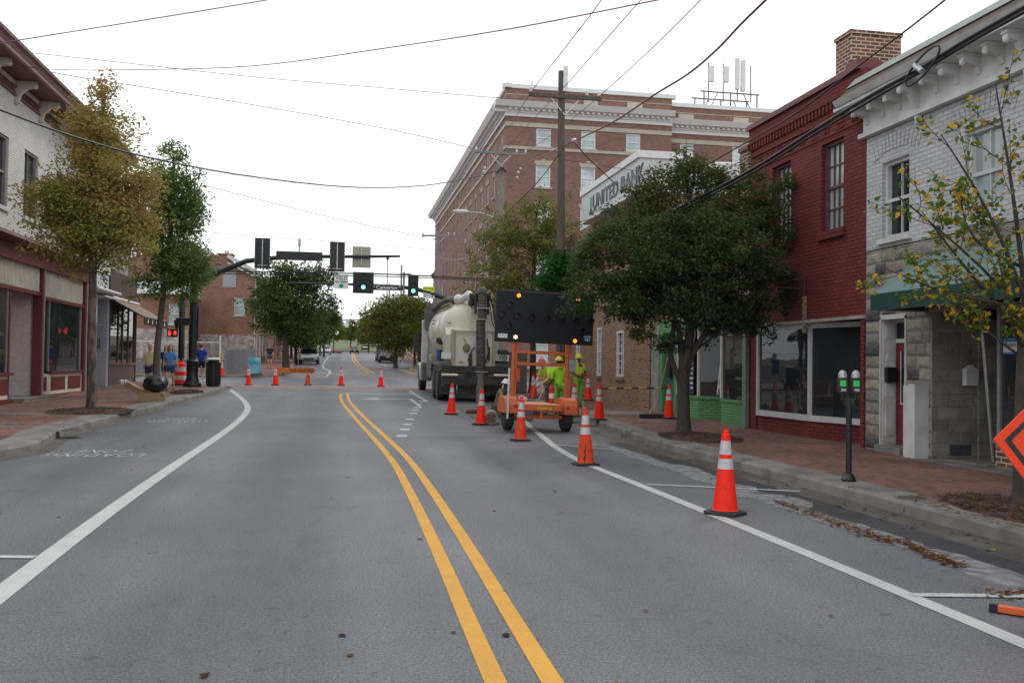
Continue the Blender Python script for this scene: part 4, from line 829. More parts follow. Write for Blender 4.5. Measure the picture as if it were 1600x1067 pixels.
# roof antennas
an = thing('antenna_mast', 'steel frame with white cell antenna panels on the hotel roof', 'antenna', (AY(1100,160,HY+4).x, HY+4, zt2))
q = lambda px, py: AY(px, py, HY+4) - Vector((an.location.x, HY+4, zt2))
b = M([mat('galvanised', (.2,.2,.2), .5, metal=.5)]); zb_ = q(1100,143).z
for y in (0, 2): b.tube([(-.5,y,-.1),(5.1,y,-.1)], .06, 6).tube([(-.3,y,zb_),(4.8,y,zb_)], .06, 6).tube([(0,y,-.2),(0,y,zb_)], .06, 6).tube([(4.6,y,-.2),(4.6,y,zb_)], .06, 6).tube([(0,y,-.1),(1.2,y,zb_)], .04, 6).tube([(4.6,y,-.1),(3.4,y,zb_)], .04, 6).tube([(2.3,y,-.1),(2.3,y,zb_)], .06, 6)
b.out('frame', an)
for (px, pt_, pb_) in ((1107,98,160),(1130,100,160),(1152,120,160),(1173,103,160)):
    M([mat('galvanised', (.2,.2,.2), .5, metal=.5)]).tube([q(px,pb_), q(px,pt_)], .05, 6).out('pole', an)
for (xa, xb_, ya, yb_) in ((1106,1114,105,129),(1129,1137,106,130),(1147,1154,93,141),(1156,1163,96,144)):
    a = q(xa,yb_); c_ = q(xb_,ya); M([m_wt2]).box(a.x,c_.x,-.3,-.05,a.z,c_.z).out('antenna_panel', an, bevel=.03)
vt = thing('roof_vent', 'thin white roof pipe at the near corner of the hotel', 'pipe', (hz(840,130).x, HY+2, zt)); M([m_wt2]).tube([(0,0,0),(0,0,1.2)], .08, 8).out('pipe', vt)
# ---- buildings across the side street
nb = thing('orange_brick_house', 'orange brick gable house with peeling white lower wall and chimney beyond the side street', 'building', (-9, 80, 1.3))
e = AY(398,425,80); T = frame(0, 80, 0, 0); xe = e.x; ze = e.z
wz = (AY(374,493,80).z, AY(374,464,80).z); wx = (AY(366,480,80).x, AY(383,480,80).x); zsp = AY(350,523,80).z
hole = [(wx[0], wx[1], *wz)]; w2 = (AY(335,480,80).x-4.6, AY(335,480,80).x-3.6, *wz); hole.append(w2)
b = M([m_orb, m_oldw]); wall(b, T, xe-13, xe, zsp, ze, hole, m=0); wall(b, T, xe-13, xe, 1.0, zsp, [], m=1, y=-.02)
b.T = T; pk = AY(352,385,80); b.prism([(xe,ze),(xe-4.4,AY(340,405,80).z+.6),(xe-5.4,AY(340,405,80).z+.6),(xe-13,ze)], 0, .3, 'y'); b.prism([(xe-.01,ze),(xe-5.4,ze+2.3),(xe-12.9,ze)], .31, 24, 'y', 0); b.box(xe-12.9,xe-.01,.2,24,1.0,ze)
b.out('wall', nb, world=True)
sash(nb, T, *hole[0], m_wt, m_glass2, rec=.1, rows=1, cols=1, sill=m_lim, lintel=m_orb); sash(nb, T, *hole[1], m_wt, m_glass2, rec=.1, rows=1, cols=1, sill=m_lim, lintel=m_orb)
b = M([m_wt]); b.T = T; b.beam((xe+.35,-.1,ze-.1),(xe-2.2,-.1,ze+1.25),.3,.25,up=(0,1,0)); b.beam((xe+.2,-.06,ze-.5),(xe-2.2,-.06,ze+.7),.1,.3,up=(0,1,0)); b.box(xe-.1,xe+.35,-.2,24,ze-.35,ze); b.out('gable_trim', nb, world=True)
ca, cb_ = AY(341,398,80), AY(363,398,80); b = M([m_orb]); b.T = T; b.box(ca.x,cb_.x,-.05,1.2,ze,ca.z); b.box(ca.x-1.0,ca.x,-.03,1.2,ze,AY(330,401,80).z); b.box(ca.x-.08,cb_.x+.08,-.13,1.3,ca.z,ca.z+.12); c0 = b.out('chimney', nb, world=True)
M([m_wt]).T; M([m_wt], T).box(ca.x+.45,ca.x+.8,.3,.6,ca.z+.12,ca.z+.4).out('chimney_pot', c0, world=True)
M([mat('grey_board', (.36,.37,.4), .7)], T).box(AY(348,440,80).x,AY(369,440,80).x,-.06,0,AY(350,449,80).z,AY(350,425,80).z).out('boarded_window', nb, world=True)
b = M([m_wt2], frame(xe, 80, 0, rad(90)))
for k in range(4):
    for z0 in (2.0, 5.2): sash(nb, frame(xe+.02, 82+k*3.2, 0, rad(90)), 0, 1.0, z0, z0+1.8, m_wt, m_glass, rec=0, rows=1, cols=1, sill=m_lim)
M([m_wt]).tube([(xe+.1,79.85,1.2),(xe+.1,79.85,ze-.3)], .05, 6).out('drainpipe', nb, world=True)
# lower neighbour on the left with grey roof
nb2 = thing('low_brick_outbuilding', 'low brick building with grey roof left of the orange house', 'building', (-17, 74, 1.1)); T = frame(0, 73, 0, 0)
xa = AY(283,500,73).x; b = M([m_orb, m_oldw]); b.T = T; wall(b, T, xa-8, xa+.5, 3.8, 6.4, [(xa-.9,xa-.1,4.2,5.7)], m=0); wall(b, T, xa-8, xa+.5, 1, 3.8, [], m=1, y=-.02); b.box(xa-7.9,xa+.49,.2,6.4,1,6.4); b.out('wall', nb2, world=True)
sash(nb2, T, xa-.9,xa-.1,4.2,5.7, m_wt, m_glass2, rec=.1, rows=1, cols=1, sill=m_wt)
b = M([mat('pale_roof', (.45,.47,.48), .6)]); b.T = T; b.prism([(-.3,6.4),(3,7.6),(6.5,6.4)], xa-8, xa+.6, 'x'); b.out('roof', nb2, world=True)
# fence along the corner lot
fn = thing('board_fence', 'weathered grey blue board fence along the corner lot', 'fence', (-6.5, 62, 1.0))
b = M([mat('grey_blue_boards', (.24,.26,.29), .85, col2=(.17,.185,.2), nscale=5)])
fa, fb2 = Vector((-6.3, 70.6)), Vector((-6.75, 56.6)); fl = (fb2-fa).length
for k in range(int(fl/.22)):
    p = fa.lerp(fb2, k*.22/fl); hgt = 1.5+.03*((k*37) % 5); b.box(p.x-.02,p.x+.02,p.y-.1,p.y+.1,zr(p.y)+.12,zr(p.y)+hgt)
fc = Vector((-18, 57.2)); fl2 = (fc-fb2).length
for k in range(int(fl2/.22)):
    p = fb2.lerp(fc, k*.22/fl2); hgt = 1.0+.03*((k*31) % 5); b.box(p.x-.1,p.x+.1,p.y-.02,p.y+.02,zr(p.y)+.12,zr(p.y)+hgt)
b.out('boards', fn, world=True)
b = M([m_wt]); b.tube([(-7.0,56.3,zr(56)),(-7.0,56.3,zr(56)+2.4)], .05, 6).tube([(-7,56.35,zr(56)+2.0),(-18,56.9,zr(56)+2.0)], .03, 6); b.out('rail', fn, world=True)
# row of shops farther along on the left
def block(name, lab, x, y0, y1, z0, zh, m, side, wm=m_wt, dep=12, floors=2, cornice=m_wt, xg=None, grp=None):
    t = thing(name, lab, 'building', (x, (y0+y1)/2, z0), group=grp); Tt_ = frame(x, y0, 0, rad(90)) if side < 0 else frame(x, y1, 0, rad(-90)); L_ = y1-y0; fh = (zh-z0-.8)/floors; hs = []
    n = max(2, int(L_/2.6))
    for f in range(floors):
        for k in range(n): u = (k+.5)*L_/n; hs.append((u-.5, u+.5, z0+f*fh+1.0, z0+f*fh+min(2.7, fh-.3)))
    b = M([m]); wall(b, Tt_, 0, L_, z0-1, zh, hs); b.box(.01,L_-.01,.17,dep,z0-1,zh-.05); b.face([(0,0,z0-1),(0,dep,z0-1),(0,dep,zh),(0,0,zh)]); b.face([(L_,0,z0-1),(L_,dep,z0-1),(L_,dep,zh),(L_,0,zh)]); b.out('wall', t, world=True)
    for w in hs: sash(t, Tt_, *w, wm, m_glass, rec=.08, rows=1, cols=1, sill=m_lim)
    b = M([cornice]); b.T = Tt_; b.box(-.1,L_+.1,-.35,.2,zh-.05,zh+.25); b.box(-.05,L_+.05,-.2,0,zh-.3,zh-.05); b.box(0,L_,-.15,0,z0+2.9,z0+3.1); b.out('cornice', t, world=True); return t
block('brick_shop', 'brown brick shop behind the big green trees on the left', -7.3, 104.5, 118, 2.0, 8.6, m_orb, -1)
block('rendered_shop', 'pale rendered shop far along the left pavement', -7.6, 118.4, 134, 2.3, 9.4, m_crb, -1)
block('far_brick_shop', 'farthest brick shop on the left before the green', -8.5, 134.5, 152, 2.6, 8.4, m_hotb, -1)
rb = AX(690,440,12.2)
block('dark_roofed_building', 'brick corner building with dark overhanging roof beyond the hotel', 12.2, 112, 128, 2.2, AX(672,437,12.2).z*1.0, m_orb, 1, floors=4, cornice=mat('dark_eave', (.05,.05,.05), .7))
M([mat('grey_render', (.3,.3,.31), .8)]).box(11.5,12.15,108.5,111.5,1.5,10.8).out('grey_stair_tower'); tag(bpy.data.objects['grey_stair_tower'], 'plain grey wall panel between hotel and dark roofed building', 'wall')
# ------------------------------------------------------------------ cones and barriers
m_org = mat('cone_orange', (1,.03,.012), .55, spec=.25, col2=(.74,.03,.014), nscale=13, lo=.5, hi=.75); m_orgold = mat('faded_cone_orange', (.78,.075,.02), .6, spec=.25, col2=(.62,.06,.02), nscale=9)
m_refl = mat('reflective_collar', (.6,.57,.6), .35, col2=(.5,.47,.5), nscale=14); m_rub = mat('black_rubber', (.02,.02,.02), .75, col2=(.035,.033,.03), nscale=12)
def make_cone(m_body, scuff=False):
    t = thing('traffic_cone', 'x', 'traffic cone')
    b = M([m_rub]); b.prism([(-.19,-.13),(-.13,-.19),(.13,-.19),(.19,-.13),(.19,.13),(.13,.19),(-.13,.19),(-.19,.13)], 0, .035, 'z'); b.lathe([(.17,.035),(.16,.05)], n=20); b.out('base', t, bevel=.005)
    R = lambda z: .135-(z-.05)*.118
    b = M([m_body]); pr = [(.15,.036),(.14,.055),(R(.06),.06)] + [(R(z), z) for z in (.2,.4,.6,.78)] + [(R(.8)+.004,.8),(R(.86)+.004,.86),(.032,.865),(.03,.91),(.0,.912)]
    b.lathe(pr, n=24); b.out('body', t, smooth=True)
    for z0, z1 in ((.49,.6),(.645,.79)): 
        M([m_refl]).lathe([(R(z0)+.0035,z0),(R(z1)+.0035,z1)], n=24).out('collar', t, smooth=True)
    if scuff:
        b = M([mat('scuff_black', (.03,.025,.02), .8)]); pts = [(-2.0,.07),(-2.15,.12),(-1.95,.17),(-2.1,.23),(-1.9,.29),(-2.0,.36)]
        b.tube([(math.cos(a)*(R(z)+.001), math.sin(a)*(R(z)+.001), z) for a, z in pts], [.004,.014,.01,.012,.006,.003], 6).out('scuff_mark', t)
    return t
GC = 'traffic cones around the roadworks'
proto = {False: make_cone(m_org), True: make_cone(m_orgold), 's': make_cone(m_orgold, True)}; used = set()
def cone(p, lab, kind=False, rz=0, tilt=0, s=1.0):
    t = proto[kind] if kind not in used else copy_tree(proto[kind]); used.add(kind)
    t.location = (p[0], p[1], p[2]); t.rotation_euler = (0, tilt, rz); t['label'] = lab; t['category'] = 'traffic cone'; t['group'] = GC; t.scale = (1,1,1); return t
cone(G(1133,803), 'nearest bright orange cone standing on the right white line', rz=rad(38))
cone(G(915,726.5), 'worn orange cone with a black scuff mark on the white line', 's', rz=.12, tilt=-.02)
cone(G(813,688.5), 'faded orange cone right in front of the arrow board trailer', True, rz=.2, tilt=.02)
cone(G(751,663.8), 'bright orange cone in front of the hanging suction hose', rz=.3, tilt=.03)
cone(G(705,647.4), 'bright orange cone behind the truck left of the hose', rz=.05, tilt=.02)
c_a = cone(G(936,656,.15), 'cone on the right pavement holding the left end of the striped bar', rz=.0)
c_b = cone(G(1045,654,.15), 'cone by the broom holding the right end of the striped bar', rz=.1)
cone(G(919,626,.15), 'cone at the near corner of the bank wall behind the others')
cone((6.15, 24.2, zr(24)+.15), 'faded cone half hidden behind the right trailer fender', True)
cone(G(833,622,.15), 'bright cone left of the two workers beside the trench', rz=.4)
cone((5.15, 29.5, zr(29.5)), 'cone behind the kneeling worker beside the grey cabinet')
cone(G(388,602), 'leftmost cone of the row across the junction', rz=.0)
cone(G(430,602), 'cone at the left end of the orange barrier board', rz=.1)
cone(G(481,601.5), 'faded cone in front of the right end of the barrier board', True)
cone(G(533,602.5), 'cone of the junction row in line with the yellow centre line')
cone(G(595,604.2), 'rightmost cone of the row across the junction')
p = G(346,588,.15); cone(p, 'cone behind the black litter bin with a yellow bar', rz=.3)
yb = thing('yellow_bar_post', 'short yellow bar poking up from the cone behind the litter bin', 'bar', (p.x+.03, p.y, p.z+.9)); M([mat('bar_yellow', (.75,.5,.05), .5)]).tube([(0,0,0),(.02,0,.38)], .03, 8).out('bar', yb)
def striped(p, q, lab, n=8):
    p = Vector(p); q = Vector(q); t = thing('striped_bar', lab, 'barrier bar', p); d = q-p
    for k in range(n): M([mat('bar_yellow', (.75,.5,.05), .5) if k % 2 else m_rub]).tube([d*(k/n), d*((k+1)/n)], .018 if k < n/2 else .022, 8).out('bar_section', t)
striped(c_a.location+Vector((.03,0,.8)), c_b.location+Vector((-.02,0,.82)), 'yellow and black striped bar between two cones by the bank', 9)
striped((6.75, 32.2, 1.15), (8.8, 32.4, 1.2), 'yellow and black bar behind the workers', 9)
# orange barrier board across the street
p = G(433,602)+Vector((0,.25,0)); q = G(485,601)+Vector((.25,.35,0)); t = thing('barrier_board', 'low orange barrier board with dark lettering across the junction', 'barrier', p)
zb = AY(470,583,46.3).z-p.z; zt_ = AY(470,574.5,46.3).z-p.z; xl = AY(431,580,46.2).x-p.x; xr = AY(491,580,46.6).x-p.x
m_ob = mat('barrier_orange', (.62,.18,.03), .6); M([m_ob]).beam((xl,0,(zb+zt_)/2),(xr,.2,(zb+zt_)/2),.03,zt_-zb).out('board', t)
for x in (xl+.1, xr-.3): M([m_ob]).box(x-.03,x+.03,.02,.08,0,zb).box(x-.03,x+.03,-.25,.3,0,.04).out('leg', t)
text('SIDEWALK CLOSED', Matrix.Translation((p.x+(xl+xr)/2,p.y+.06,p.z+(zb+zt_)/2)) @ Matrix.Rotation(rad(90),4,'X'), .22, m_rub, 'board_lettering', t, .004)
# barrel
def barrel(x, y, z, lab):
    t = thing('traffic_barrel', lab, 'barrel', (x, y, z)); b = M([m_rub]); b.lathe([(.33,0),(.33,.06),(.28,.07)], n=20).out('base', t)
    pr = [(.27,.06),(.265,.22),(.26,.24),(.255,.4),(.25,.42),(.24,.58),(.235,.6),(.225,.76),(.22,.78),(.205,.93),(.12,.97),(0,.98)]
    M([m_org, m_refl]).lathe(pr, n=20, mf=lambda k: 1 if k in (2,3,6,7) else 0).out('drum', t, smooth=True)
    M([m_org]).box(-.1,.1,-.02,.02,.96,1.05).out('handle', t)
barrel(*G(281,602,.15), 'orange and white striped barrel behind the signal pole')
# ------------------------------------------------------------------ arrow board trailer
m_tor = mat('trailer_orange', (.68,.15,.04), .45, col2=(.55,.12,.035), nscale=5); m_bb = mat('board_black', (.008,.009,.012), .6)
X0 = 4.5; YT = 21.3; t = thing('arrow_board_trailer', 'orange trailer carrying a large black arrow board with lit amber lamps', 'arrow board', (X0, YT, zr(YT)), rot=(0, rad(1.6), rad(2)))
def loc(px, py, dy=0): v = AY(px, py, YT+dy); return v-Vector((X0, YT, zr(YT)))
for sx in (-1, 1):
    w = M([m_rub]); w.lathe([(.16,-.09),(.28,-.1),(.32,-.07),(.33,0),(.32,.07),(.28,.1),(.16,.09)], (sx*.7,0,.33), 'x', 24); tw = w.out('tyre', t, smooth=True)
    M([m_alu]).lathe([(.05,-.06),(.16,-.08),(.165,.08),(.05,.06)], (sx*.7,0,.33), 'x', 18).out('rim', tw)
    b = M([m_tor]); pr = [(-.45,.42),(-.45,.62),(-.36,.76),(-.2,.8),(.2,.8),(.36,.76),(.45,.62),(.45,.42)]; b.prism(pr, sx*.86, sx*.56, 'x'); b.out('fender', t, bevel=.015)
    M([mat('lamp_red', (.5,.02,.02), .3)]).box(sx*.62-.03, sx*.62+.03, -.47,-.452,.55,.62).out('tail_lamp', t)
b = M([m_tor]); b.box(-.6,.6,-.4,-.32,.5,.62).box(-.6,.6,.3,.38,.5,.62).box(-.56,-.48,-.4,1.6,.5,.6).box(.48,.56,-.4,1.6,.5,.6).beam((-.52,1.6,.55),(0,2.6,.55),.08,.1).beam((.52,1.6,.55),(0,2.6,.55),.08,.1); b.box(-.6,.6,-.05,.05,.3,.38); b.box(-.02,.02,-.42,-.38,.28,.5); b.out('chassis', t)
M([mat('orange_deck', (.7,.3,.16), .6)]).box(-.58,.5,-.3,1.2,.621,.64).out('deck', t)
lx, rx = loc(800,600).x, loc(884.5,600).x
for x, n_ in ((lx,0),(rx,0)):
    b = M([m_tor]); b.box(x-.07,x-.01,-.06,.0,.6,2.35).box(x+.01,x+.06,-.02,.05,.6,2.35); b.out('upright', t)
for y0 in (551,569): z = loc(840,y0).z; b = M([m_tor]); b.box(lx,rx,-.03,.03,z-.035,z+.035); b.out('crossbar', t)
M([m_alu]).box(rx+.0,rx+.17,-.12,-.04,loc(890,575).z-.06,loc(890,565).z+.06).out('control_box', t)
M([mat('lever_red', (.6,.08,.03), .5)]).box(lx+.02,lx+.12,-.12,-.05,1.15,1.45).out('winch', t)
M([m_wt]).box(-.83,-.79,-.5,-.46,.3,1.45).out('jack_post', t); M([m_alu]).box(rx-.03+.36,rx+.33+.05,-.2,-.15,-.0,.75).out('stabiliser', t)
bz0, bz1 = loc(846,536.5).z, loc(846,457).z; bx0, bx1 = loc(768,500).x, loc(922,500).x
b = M([m_bb]); b.box(bx0,bx1,-.09,-.0,bz0,bz1); bd = b.out('board', t, bevel=.02); M([m_bb]).box(bx0+.5,bx1-.25,.0,.25,bz1+.01,bz1+.05).out('solar_panel', t)
m_amb = mat('amber_lit', (1,.3,.03), .5, emit=2.2); m_ambw = mat('amber_lit_hot', (1,.72,.42), .5, emit=2.2); m_lens = mat('dark_lens', (.025,.025,.028), .35)
def lampat(px, py, lit):
    v = loc(px, py); c = (v.x, -.09, v.z + (v.x)*.0)
    b = M([m_bb, m_lens]); b.lathe([(.066,0),(.07,-.04),(.062,-.04),(.056,-.012),(0,-.016)], c, 'y', 18, mf=lambda k: 1 if k >= 2 else 0)
    if not lit: 
        # visor over the upper half
        b.lathe([(.068,-.02),(.07,-.08)], c, 'y', 18, arc=.5)
    hd = b.out('lamp', t)
    if lit:
        k_ = M([m_ambw if lit == 2 else m_amb])
        for (x, z) in [(0,0)]+[(.036*math.cos(a*pi/3+.5), .036*math.sin(a*pi/3+.5)) for a in range(6)]: k_.lathe([(.0155,0),(.012,-.008),(0,-.01)], (c[0]+x, c[1]-.03, c[2]+z), 'y', 8)
        k_.out('lit_leds', hd)
for (px, py, l) in ((803,462,1),(799.5,526.5,2),(893,532.5,1),(896,467,1),(790,477,0),(778,492.5,0),(801.5,494,0),(825,496,0),(848.5,498,0),(871.5,499,0),(895,501,0),(918,502,0),(788.5,509,0),(907,485,0),(905,517,0)): lampat(px, py - (px-846)*.027, l)
v = loc(779,526); M([m_wt2]).box(v.x-.1,v.x+.12,-.096,-.0905,v.z-.05,v.z+.045).out('maker_plate', t)
wT = Matrix.Translation((X0,YT,zr(YT))) @ Matrix.Rotation(rad(2),4,'Z') @ Matrix.Rotation(rad(1.6),4,'Y')
text('WANCO', Matrix.Translation((v.x,-.0965,v.z)) @ Matrix.Rotation(rad(90),4,'X'), .05, mat('maker_green', (.05,.35,.15), .5), 'maker_lettering', t, .001, world=False, sx=.85)
v = loc(913,529)+Vector((0,0,.035)); M([m_wt2]).prism([(v.x-.08,v.z+.06),(v.x-.055,v.z-.06),(v.x+.055,v.z-.06),(v.x+.08,v.z+.06)], -.0955,-.0905,'y').out('emblem_plate', t)
text('W', Matrix.Translation((v.x,-.097,v.z)) @ Matrix.Rotation(rad(90),4,'X'), .15, mat('emblem_blue', (.02,.08,.3), .4), 'emblem', t, .001, world=False, bold=.008, sx=.85)
M([mat('bar_yellow', (.75,.5,.05), .5)]).box(-.1,.25,-.406,-.4005,.53,.58).out('warning_strip', t)
fx = thing('fire_extinguisher', 'small red fire extinguisher with white band behind the trailer deck', 'fire extinguisher', (X0+.48, YT+.55, zr(YT)+.63)); M([mat('ext_red', (.6,.03,.02), .4), m_wt2]).lathe([(.06,0),(.065,.02),(.065,.12),(.066,.12),(.066,.24),(.065,.24),(.065,.36),(.03,.42),(.02,.46)], n=14, mf=lambda k: 1 if k == 3 else 0).out('bottle', fx)
bgx = thing('plastic_bag', 'crumpled pink and white plastic bag on the trailer deck', 'bag', (X0-.42, YT-.1, zr(YT)+.64)); k = M([mat('pink_plastic', (.75,.5,.52), .4, col2=(.8,.12,.2), nscale=14)]); 
rr = random.Random(5)
for _ in range(5): k.ell((rr.uniform(-.08,.1),rr.uniform(-.05,.05),.09+rr.uniform(-.02,.05)), (rr.uniform(.05,.09),.06,rr.uniform(.05,.08)), 8, 6)
k.out('bag_body', bgx)
# ------------------------------------------------------------------ vacuum truck
m_crm = mat('cream_truck_paint', (.7,.67,.58), .4, col2=(.58,.54,.43), nscale=1.4, coat=.2); m_twh = mat('truck_white', (.66,.66,.63), .35, coat=.3); m_ch = mat('black_chassis', (.022,.022,.024), .6, col2=(.05,.045,.04), nscale=4)
m_dt = mat('dusty_grey_metal', (.1,.105,.11), .6, col2=(.16,.15,.13), nscale=3); m_hose = mat('black_hose', (.035,.035,.037), .65, col2=(.09,.085,.075), nscale=6); m_gal = mat('bright_steel', (.5,.5,.5), .35, metal=.8)
TX, TY = 4.75, 34.2; tk = thing('vacuum_truck', 'cream vacuum tanker truck with a ribbed suction hose hanging at its rear', 'truck', (TX, TY, zr(TY)), rot=(rad(.85), 0, 0))
def tl(px, py, Y): v = AY(px, py, Y); return v-Vector((TX, TY, zr(TY)))
def wheel(x, y, r, w, parent=tk, hub=m_dt, nm='wheel'):
    b = M([m_rub]); b.lathe([(r*.55,-w/2),(r*.9,-w/2),(r,-w*.36),(r,w*.36),(r*.9,w/2),(r*.55,w/2)], (x,y,r), 'x', 26); o_ = b.out('tyre', parent, smooth=True)
    M([hub]).lathe([(.0,-w*.2),(r*.2,-w*.3),(r*.25,-w*.1),(r*.5,-w*.05),(r*.56,-w/2-.005),(r*.56,w/2),(r*.2,w*.3),(0,w*.3)], (x,y,r), 'x', 20).out('rim', o_, smooth=True)
for y in (.45, 1.8):
    for x in (-1.12,-.8,.8,1.12): wheel(x, y, .52, .28)
for x in (-1.1, 1.1): wheel(x, 8.6, .52, .3)
b = M([m_ch]); b.box(-.45,-.3,-.9,9.2,.75,1.05).box(.3,.45,-.9,9.2,.75,1.05); 
for y in (-.8,1,3,5,7): b.box(-.3,.3,y,y+.15,.78,1.0)
b.box(-1.22,1.22,-1.0,-.85,.62,.95).box(-1.2,1.2,-.9,2.6,1.06,1.3); b.out('chassis', tk)
# rear fenders, mud flaps, bumper
for s in (-1,1):
    b = M([m_dt]); b.prism([(-.45,1.08),(-.45,1.42),(2.7,1.42),(2.7,1.08),(2.6,1.3),(-.35,1.3)], s*.62, s*1.27, 'x'); b.out('rear_fender', tk)
    M([m_ch]).box(s*.64,s*1.26,-.62,-.6,.25,1.15).out('mud_flap', tk)
    M([m_crm]).tube([(s*.66,-1.05,.98),(s*1.24,-1.05,.98)], .05, 10).out('rear_step', tk)
    b = M([mat('flap_gold', (.6,.42,.1), .6)]); c = [(s*.95+.22*math.cos(a), -.63, .62+.1*math.sin(a)) for a in [2*pi*i/20 for i in range(21)]]; b.tube(c, .009, 5, caps=False).out('flap_oval', tk)
M([m_ch]).box(-.62,.62,-.7,-.66,.22,.78).out('mud_flap', tk)
text('TAP FLEET', Matrix.Translation((0,-.72,.58)) @ Matrix.Rotation(rad(90),4,'X'), .17, mat('flap_gold', (.6,.42,.1), .6), 'flap_lettering', tk, .003, world=False)
# tank
r0 = 1.12; zc = 2.62
pr = [(0,.15),(.5,.18),(.85,.3),(1.02,.48),(r0,.75),(r0,1.6),(r0+.02,1.6),(r0+.02,1.68),(r0,1.68),(r0,3.2),(r0+.02,3.2),(r0+.02,3.28),(r0,3.28),(r0,4.9),(r0+.02,4.9),(r0+.02,5.0),(r0,5.0),(r0,5.7),(.95,6.0),(.6,6.2),(0,6.28)]
M([m_crm]).lathe(pr, (0,0,zc), 'y', 40).out('tank', tk, smooth=True)
b = M([m_crm])       # gusseted rear of the tank sloping to the hose mount
b.prism([(.55,1.95),(.15,2.0),(-.1,2.3),(-.15,3.3),(.0,3.68),(.6,3.74)], -.12, .75, 'x'); b.out('rear_housing', tk, bevel=.02)
b = M([m_crm]); b.prism([(.85,1.55),(-.12,1.55),(-.12,2.45),(.2,2.7),(.85,2.75)], -1.0, .95, 'x'); b.out('lower_housing', tk, bevel=.02)
# rear door panel with frame
M([m_crm]).box(-.72,.66,-.62,-.1,1.12,2.52).out('rear_cabinet', tk, bevel=.02)
b = M([mat('tan_frame', (.4,.35,.24), .5)]); b.box(-.82,-.72,-.68,-.1,1.0,2.62).box(.66,.76,-.68,-.1,1.0,2.62).tube([(-.8,-.74,.98),(.85,-.74,.98)], .055, 10).tube([(-.78,-.7,2.56),(.72,-.7,2.56)], .035, 8).out('rear_frame', tk)
b = M([mat('stained_tan', (.25,.2,.12), .8)]); b.ell((-.3,-.66,1.95),(.14,.05,.16),14,8); b.tube([(-.3,-.7,2.05),(-.42,-.68,2.32)], .015, 6).out('hose_reel', tk)
text('102', Matrix.Translation((-.5,-.627,1.42)) @ Matrix.Rotation(rad(90),4,'X'), .13, m_rub, 'unit_number', tk, .003, world=False)
M([m_rub]).box(-.2,-.1,-.63,-.622,1.15,1.22).out('plate', tk)
# capacity strip: a 1 and rings, left and right of the cabinet
b = M([m_wt2]); b.box(-1.2,-.84,-.5,-.48,1.55,1.78).box(.8,1.3,-.5,-.48,1.5,1.73); b.out('number_strip', tk)
for i, x in enumerate((-1.02,-.93)): pass
b = M([m_rub])
for x in (.9,1.03,1.16): b.tube([(x+.048*math.cos(a),-.505,1.615+.07*math.sin(a)) for a in [2*pi*i/14 for i in range(15)]], .011, 5, caps=False)
b.out('strip_rings', tk)
b = M([m_rub])       # numerals on the tank flank as seen from the left
for k, y in enumerate((2.6,2.1,1.6,1.1)):
    an_ = rad(200); x = -(r0+.012)*math.cos(rad(22)); z = zc-(r0+.012)*math.sin(rad(22))
    if k == 0: b.tube([(x,y,z-.12),(x-.02,y,z+.12)], .022, 6)
    else: b.tube([(x+.045*math.sin(a)*-1,y+.17*math.cos(a),z+.12*math.sin(a)) for a in [2*pi*i/16 for i in range(17)]], .02, 6, caps=False); b.tube([(x,y+.07*math.cos(a),z+.05*math.sin(a)) for a in [2*pi*i/10 for i in range(11)]], .012, 5, caps=False)
b.out('tank_numerals', tk)
b = M([mat('faded_blue', (.12,.2,.32), .6)])
for k, z in enumerate((3.05,2.9,2.72,2.6)):
    ang_ = math.asin((z-zc)/r0); x = -(r0+.006)*math.cos(ang_); b.box(x-.004,x+.01,3.7,4.7-.2*k,z,z+.05)
b.out('tank_lettering', tk)
b = M([m_ch])
for (px0,px1,py) in ((698,722,505),(700,718,521),(696,712,537)): a = tl(px0,py,TY+.5); c = tl(px1,py,TY+.35); b.tube([(a.x,.32,a.z),(c.x,.22,c.z)], .014, 5)
b.out('tank_rails', tk)
# top: walkway rail, manifold, filter
b = M([mat('tan_frame', (.4,.35,.24), .5)]); 
for x in (-.75,): b.box(x-.06,x+.06,.8,5.6,3.45,3.5).box(x-.06,x+.06,.8,5.6,3.62,3.66)
for k in range(11): b.box(-.78,-.72,.8+.46*k,.84+.46*k,3.3,3.66)
b.out('top_rail', tk)
M([m_twh]).ell((-.45,.7,3.78),(.2,.24,.2),14,10).tube([(-.45,.7,3.7),(-.15,.3,3.92),(.05,.1,3.8)], .14, 12).ell((-.12,.3,3.9),(.18,.2,.2),14,10).out('valve_housing', tk, smooth=True)
M([m_hose]).tube([(-.5,1.1,3.78),(-.65,2.2,3.86),(-.8,4.0,3.75),(-.9,5.6,3.6)], .13, 12).out('vent_duct', tk, smooth=True)
b = M([m_dt]); b.lathe([(.0,-.5),(.25,-.48),(.32,-.3),(.32,.5),(0,.52)], (-.95,6.1,3.15), 'z', 18); b.lathe([(.22,.52),(.22,.72)], (-.95,6.1,3.15), 'z', 16); b.out('air_cleaner', tk, smooth=True)
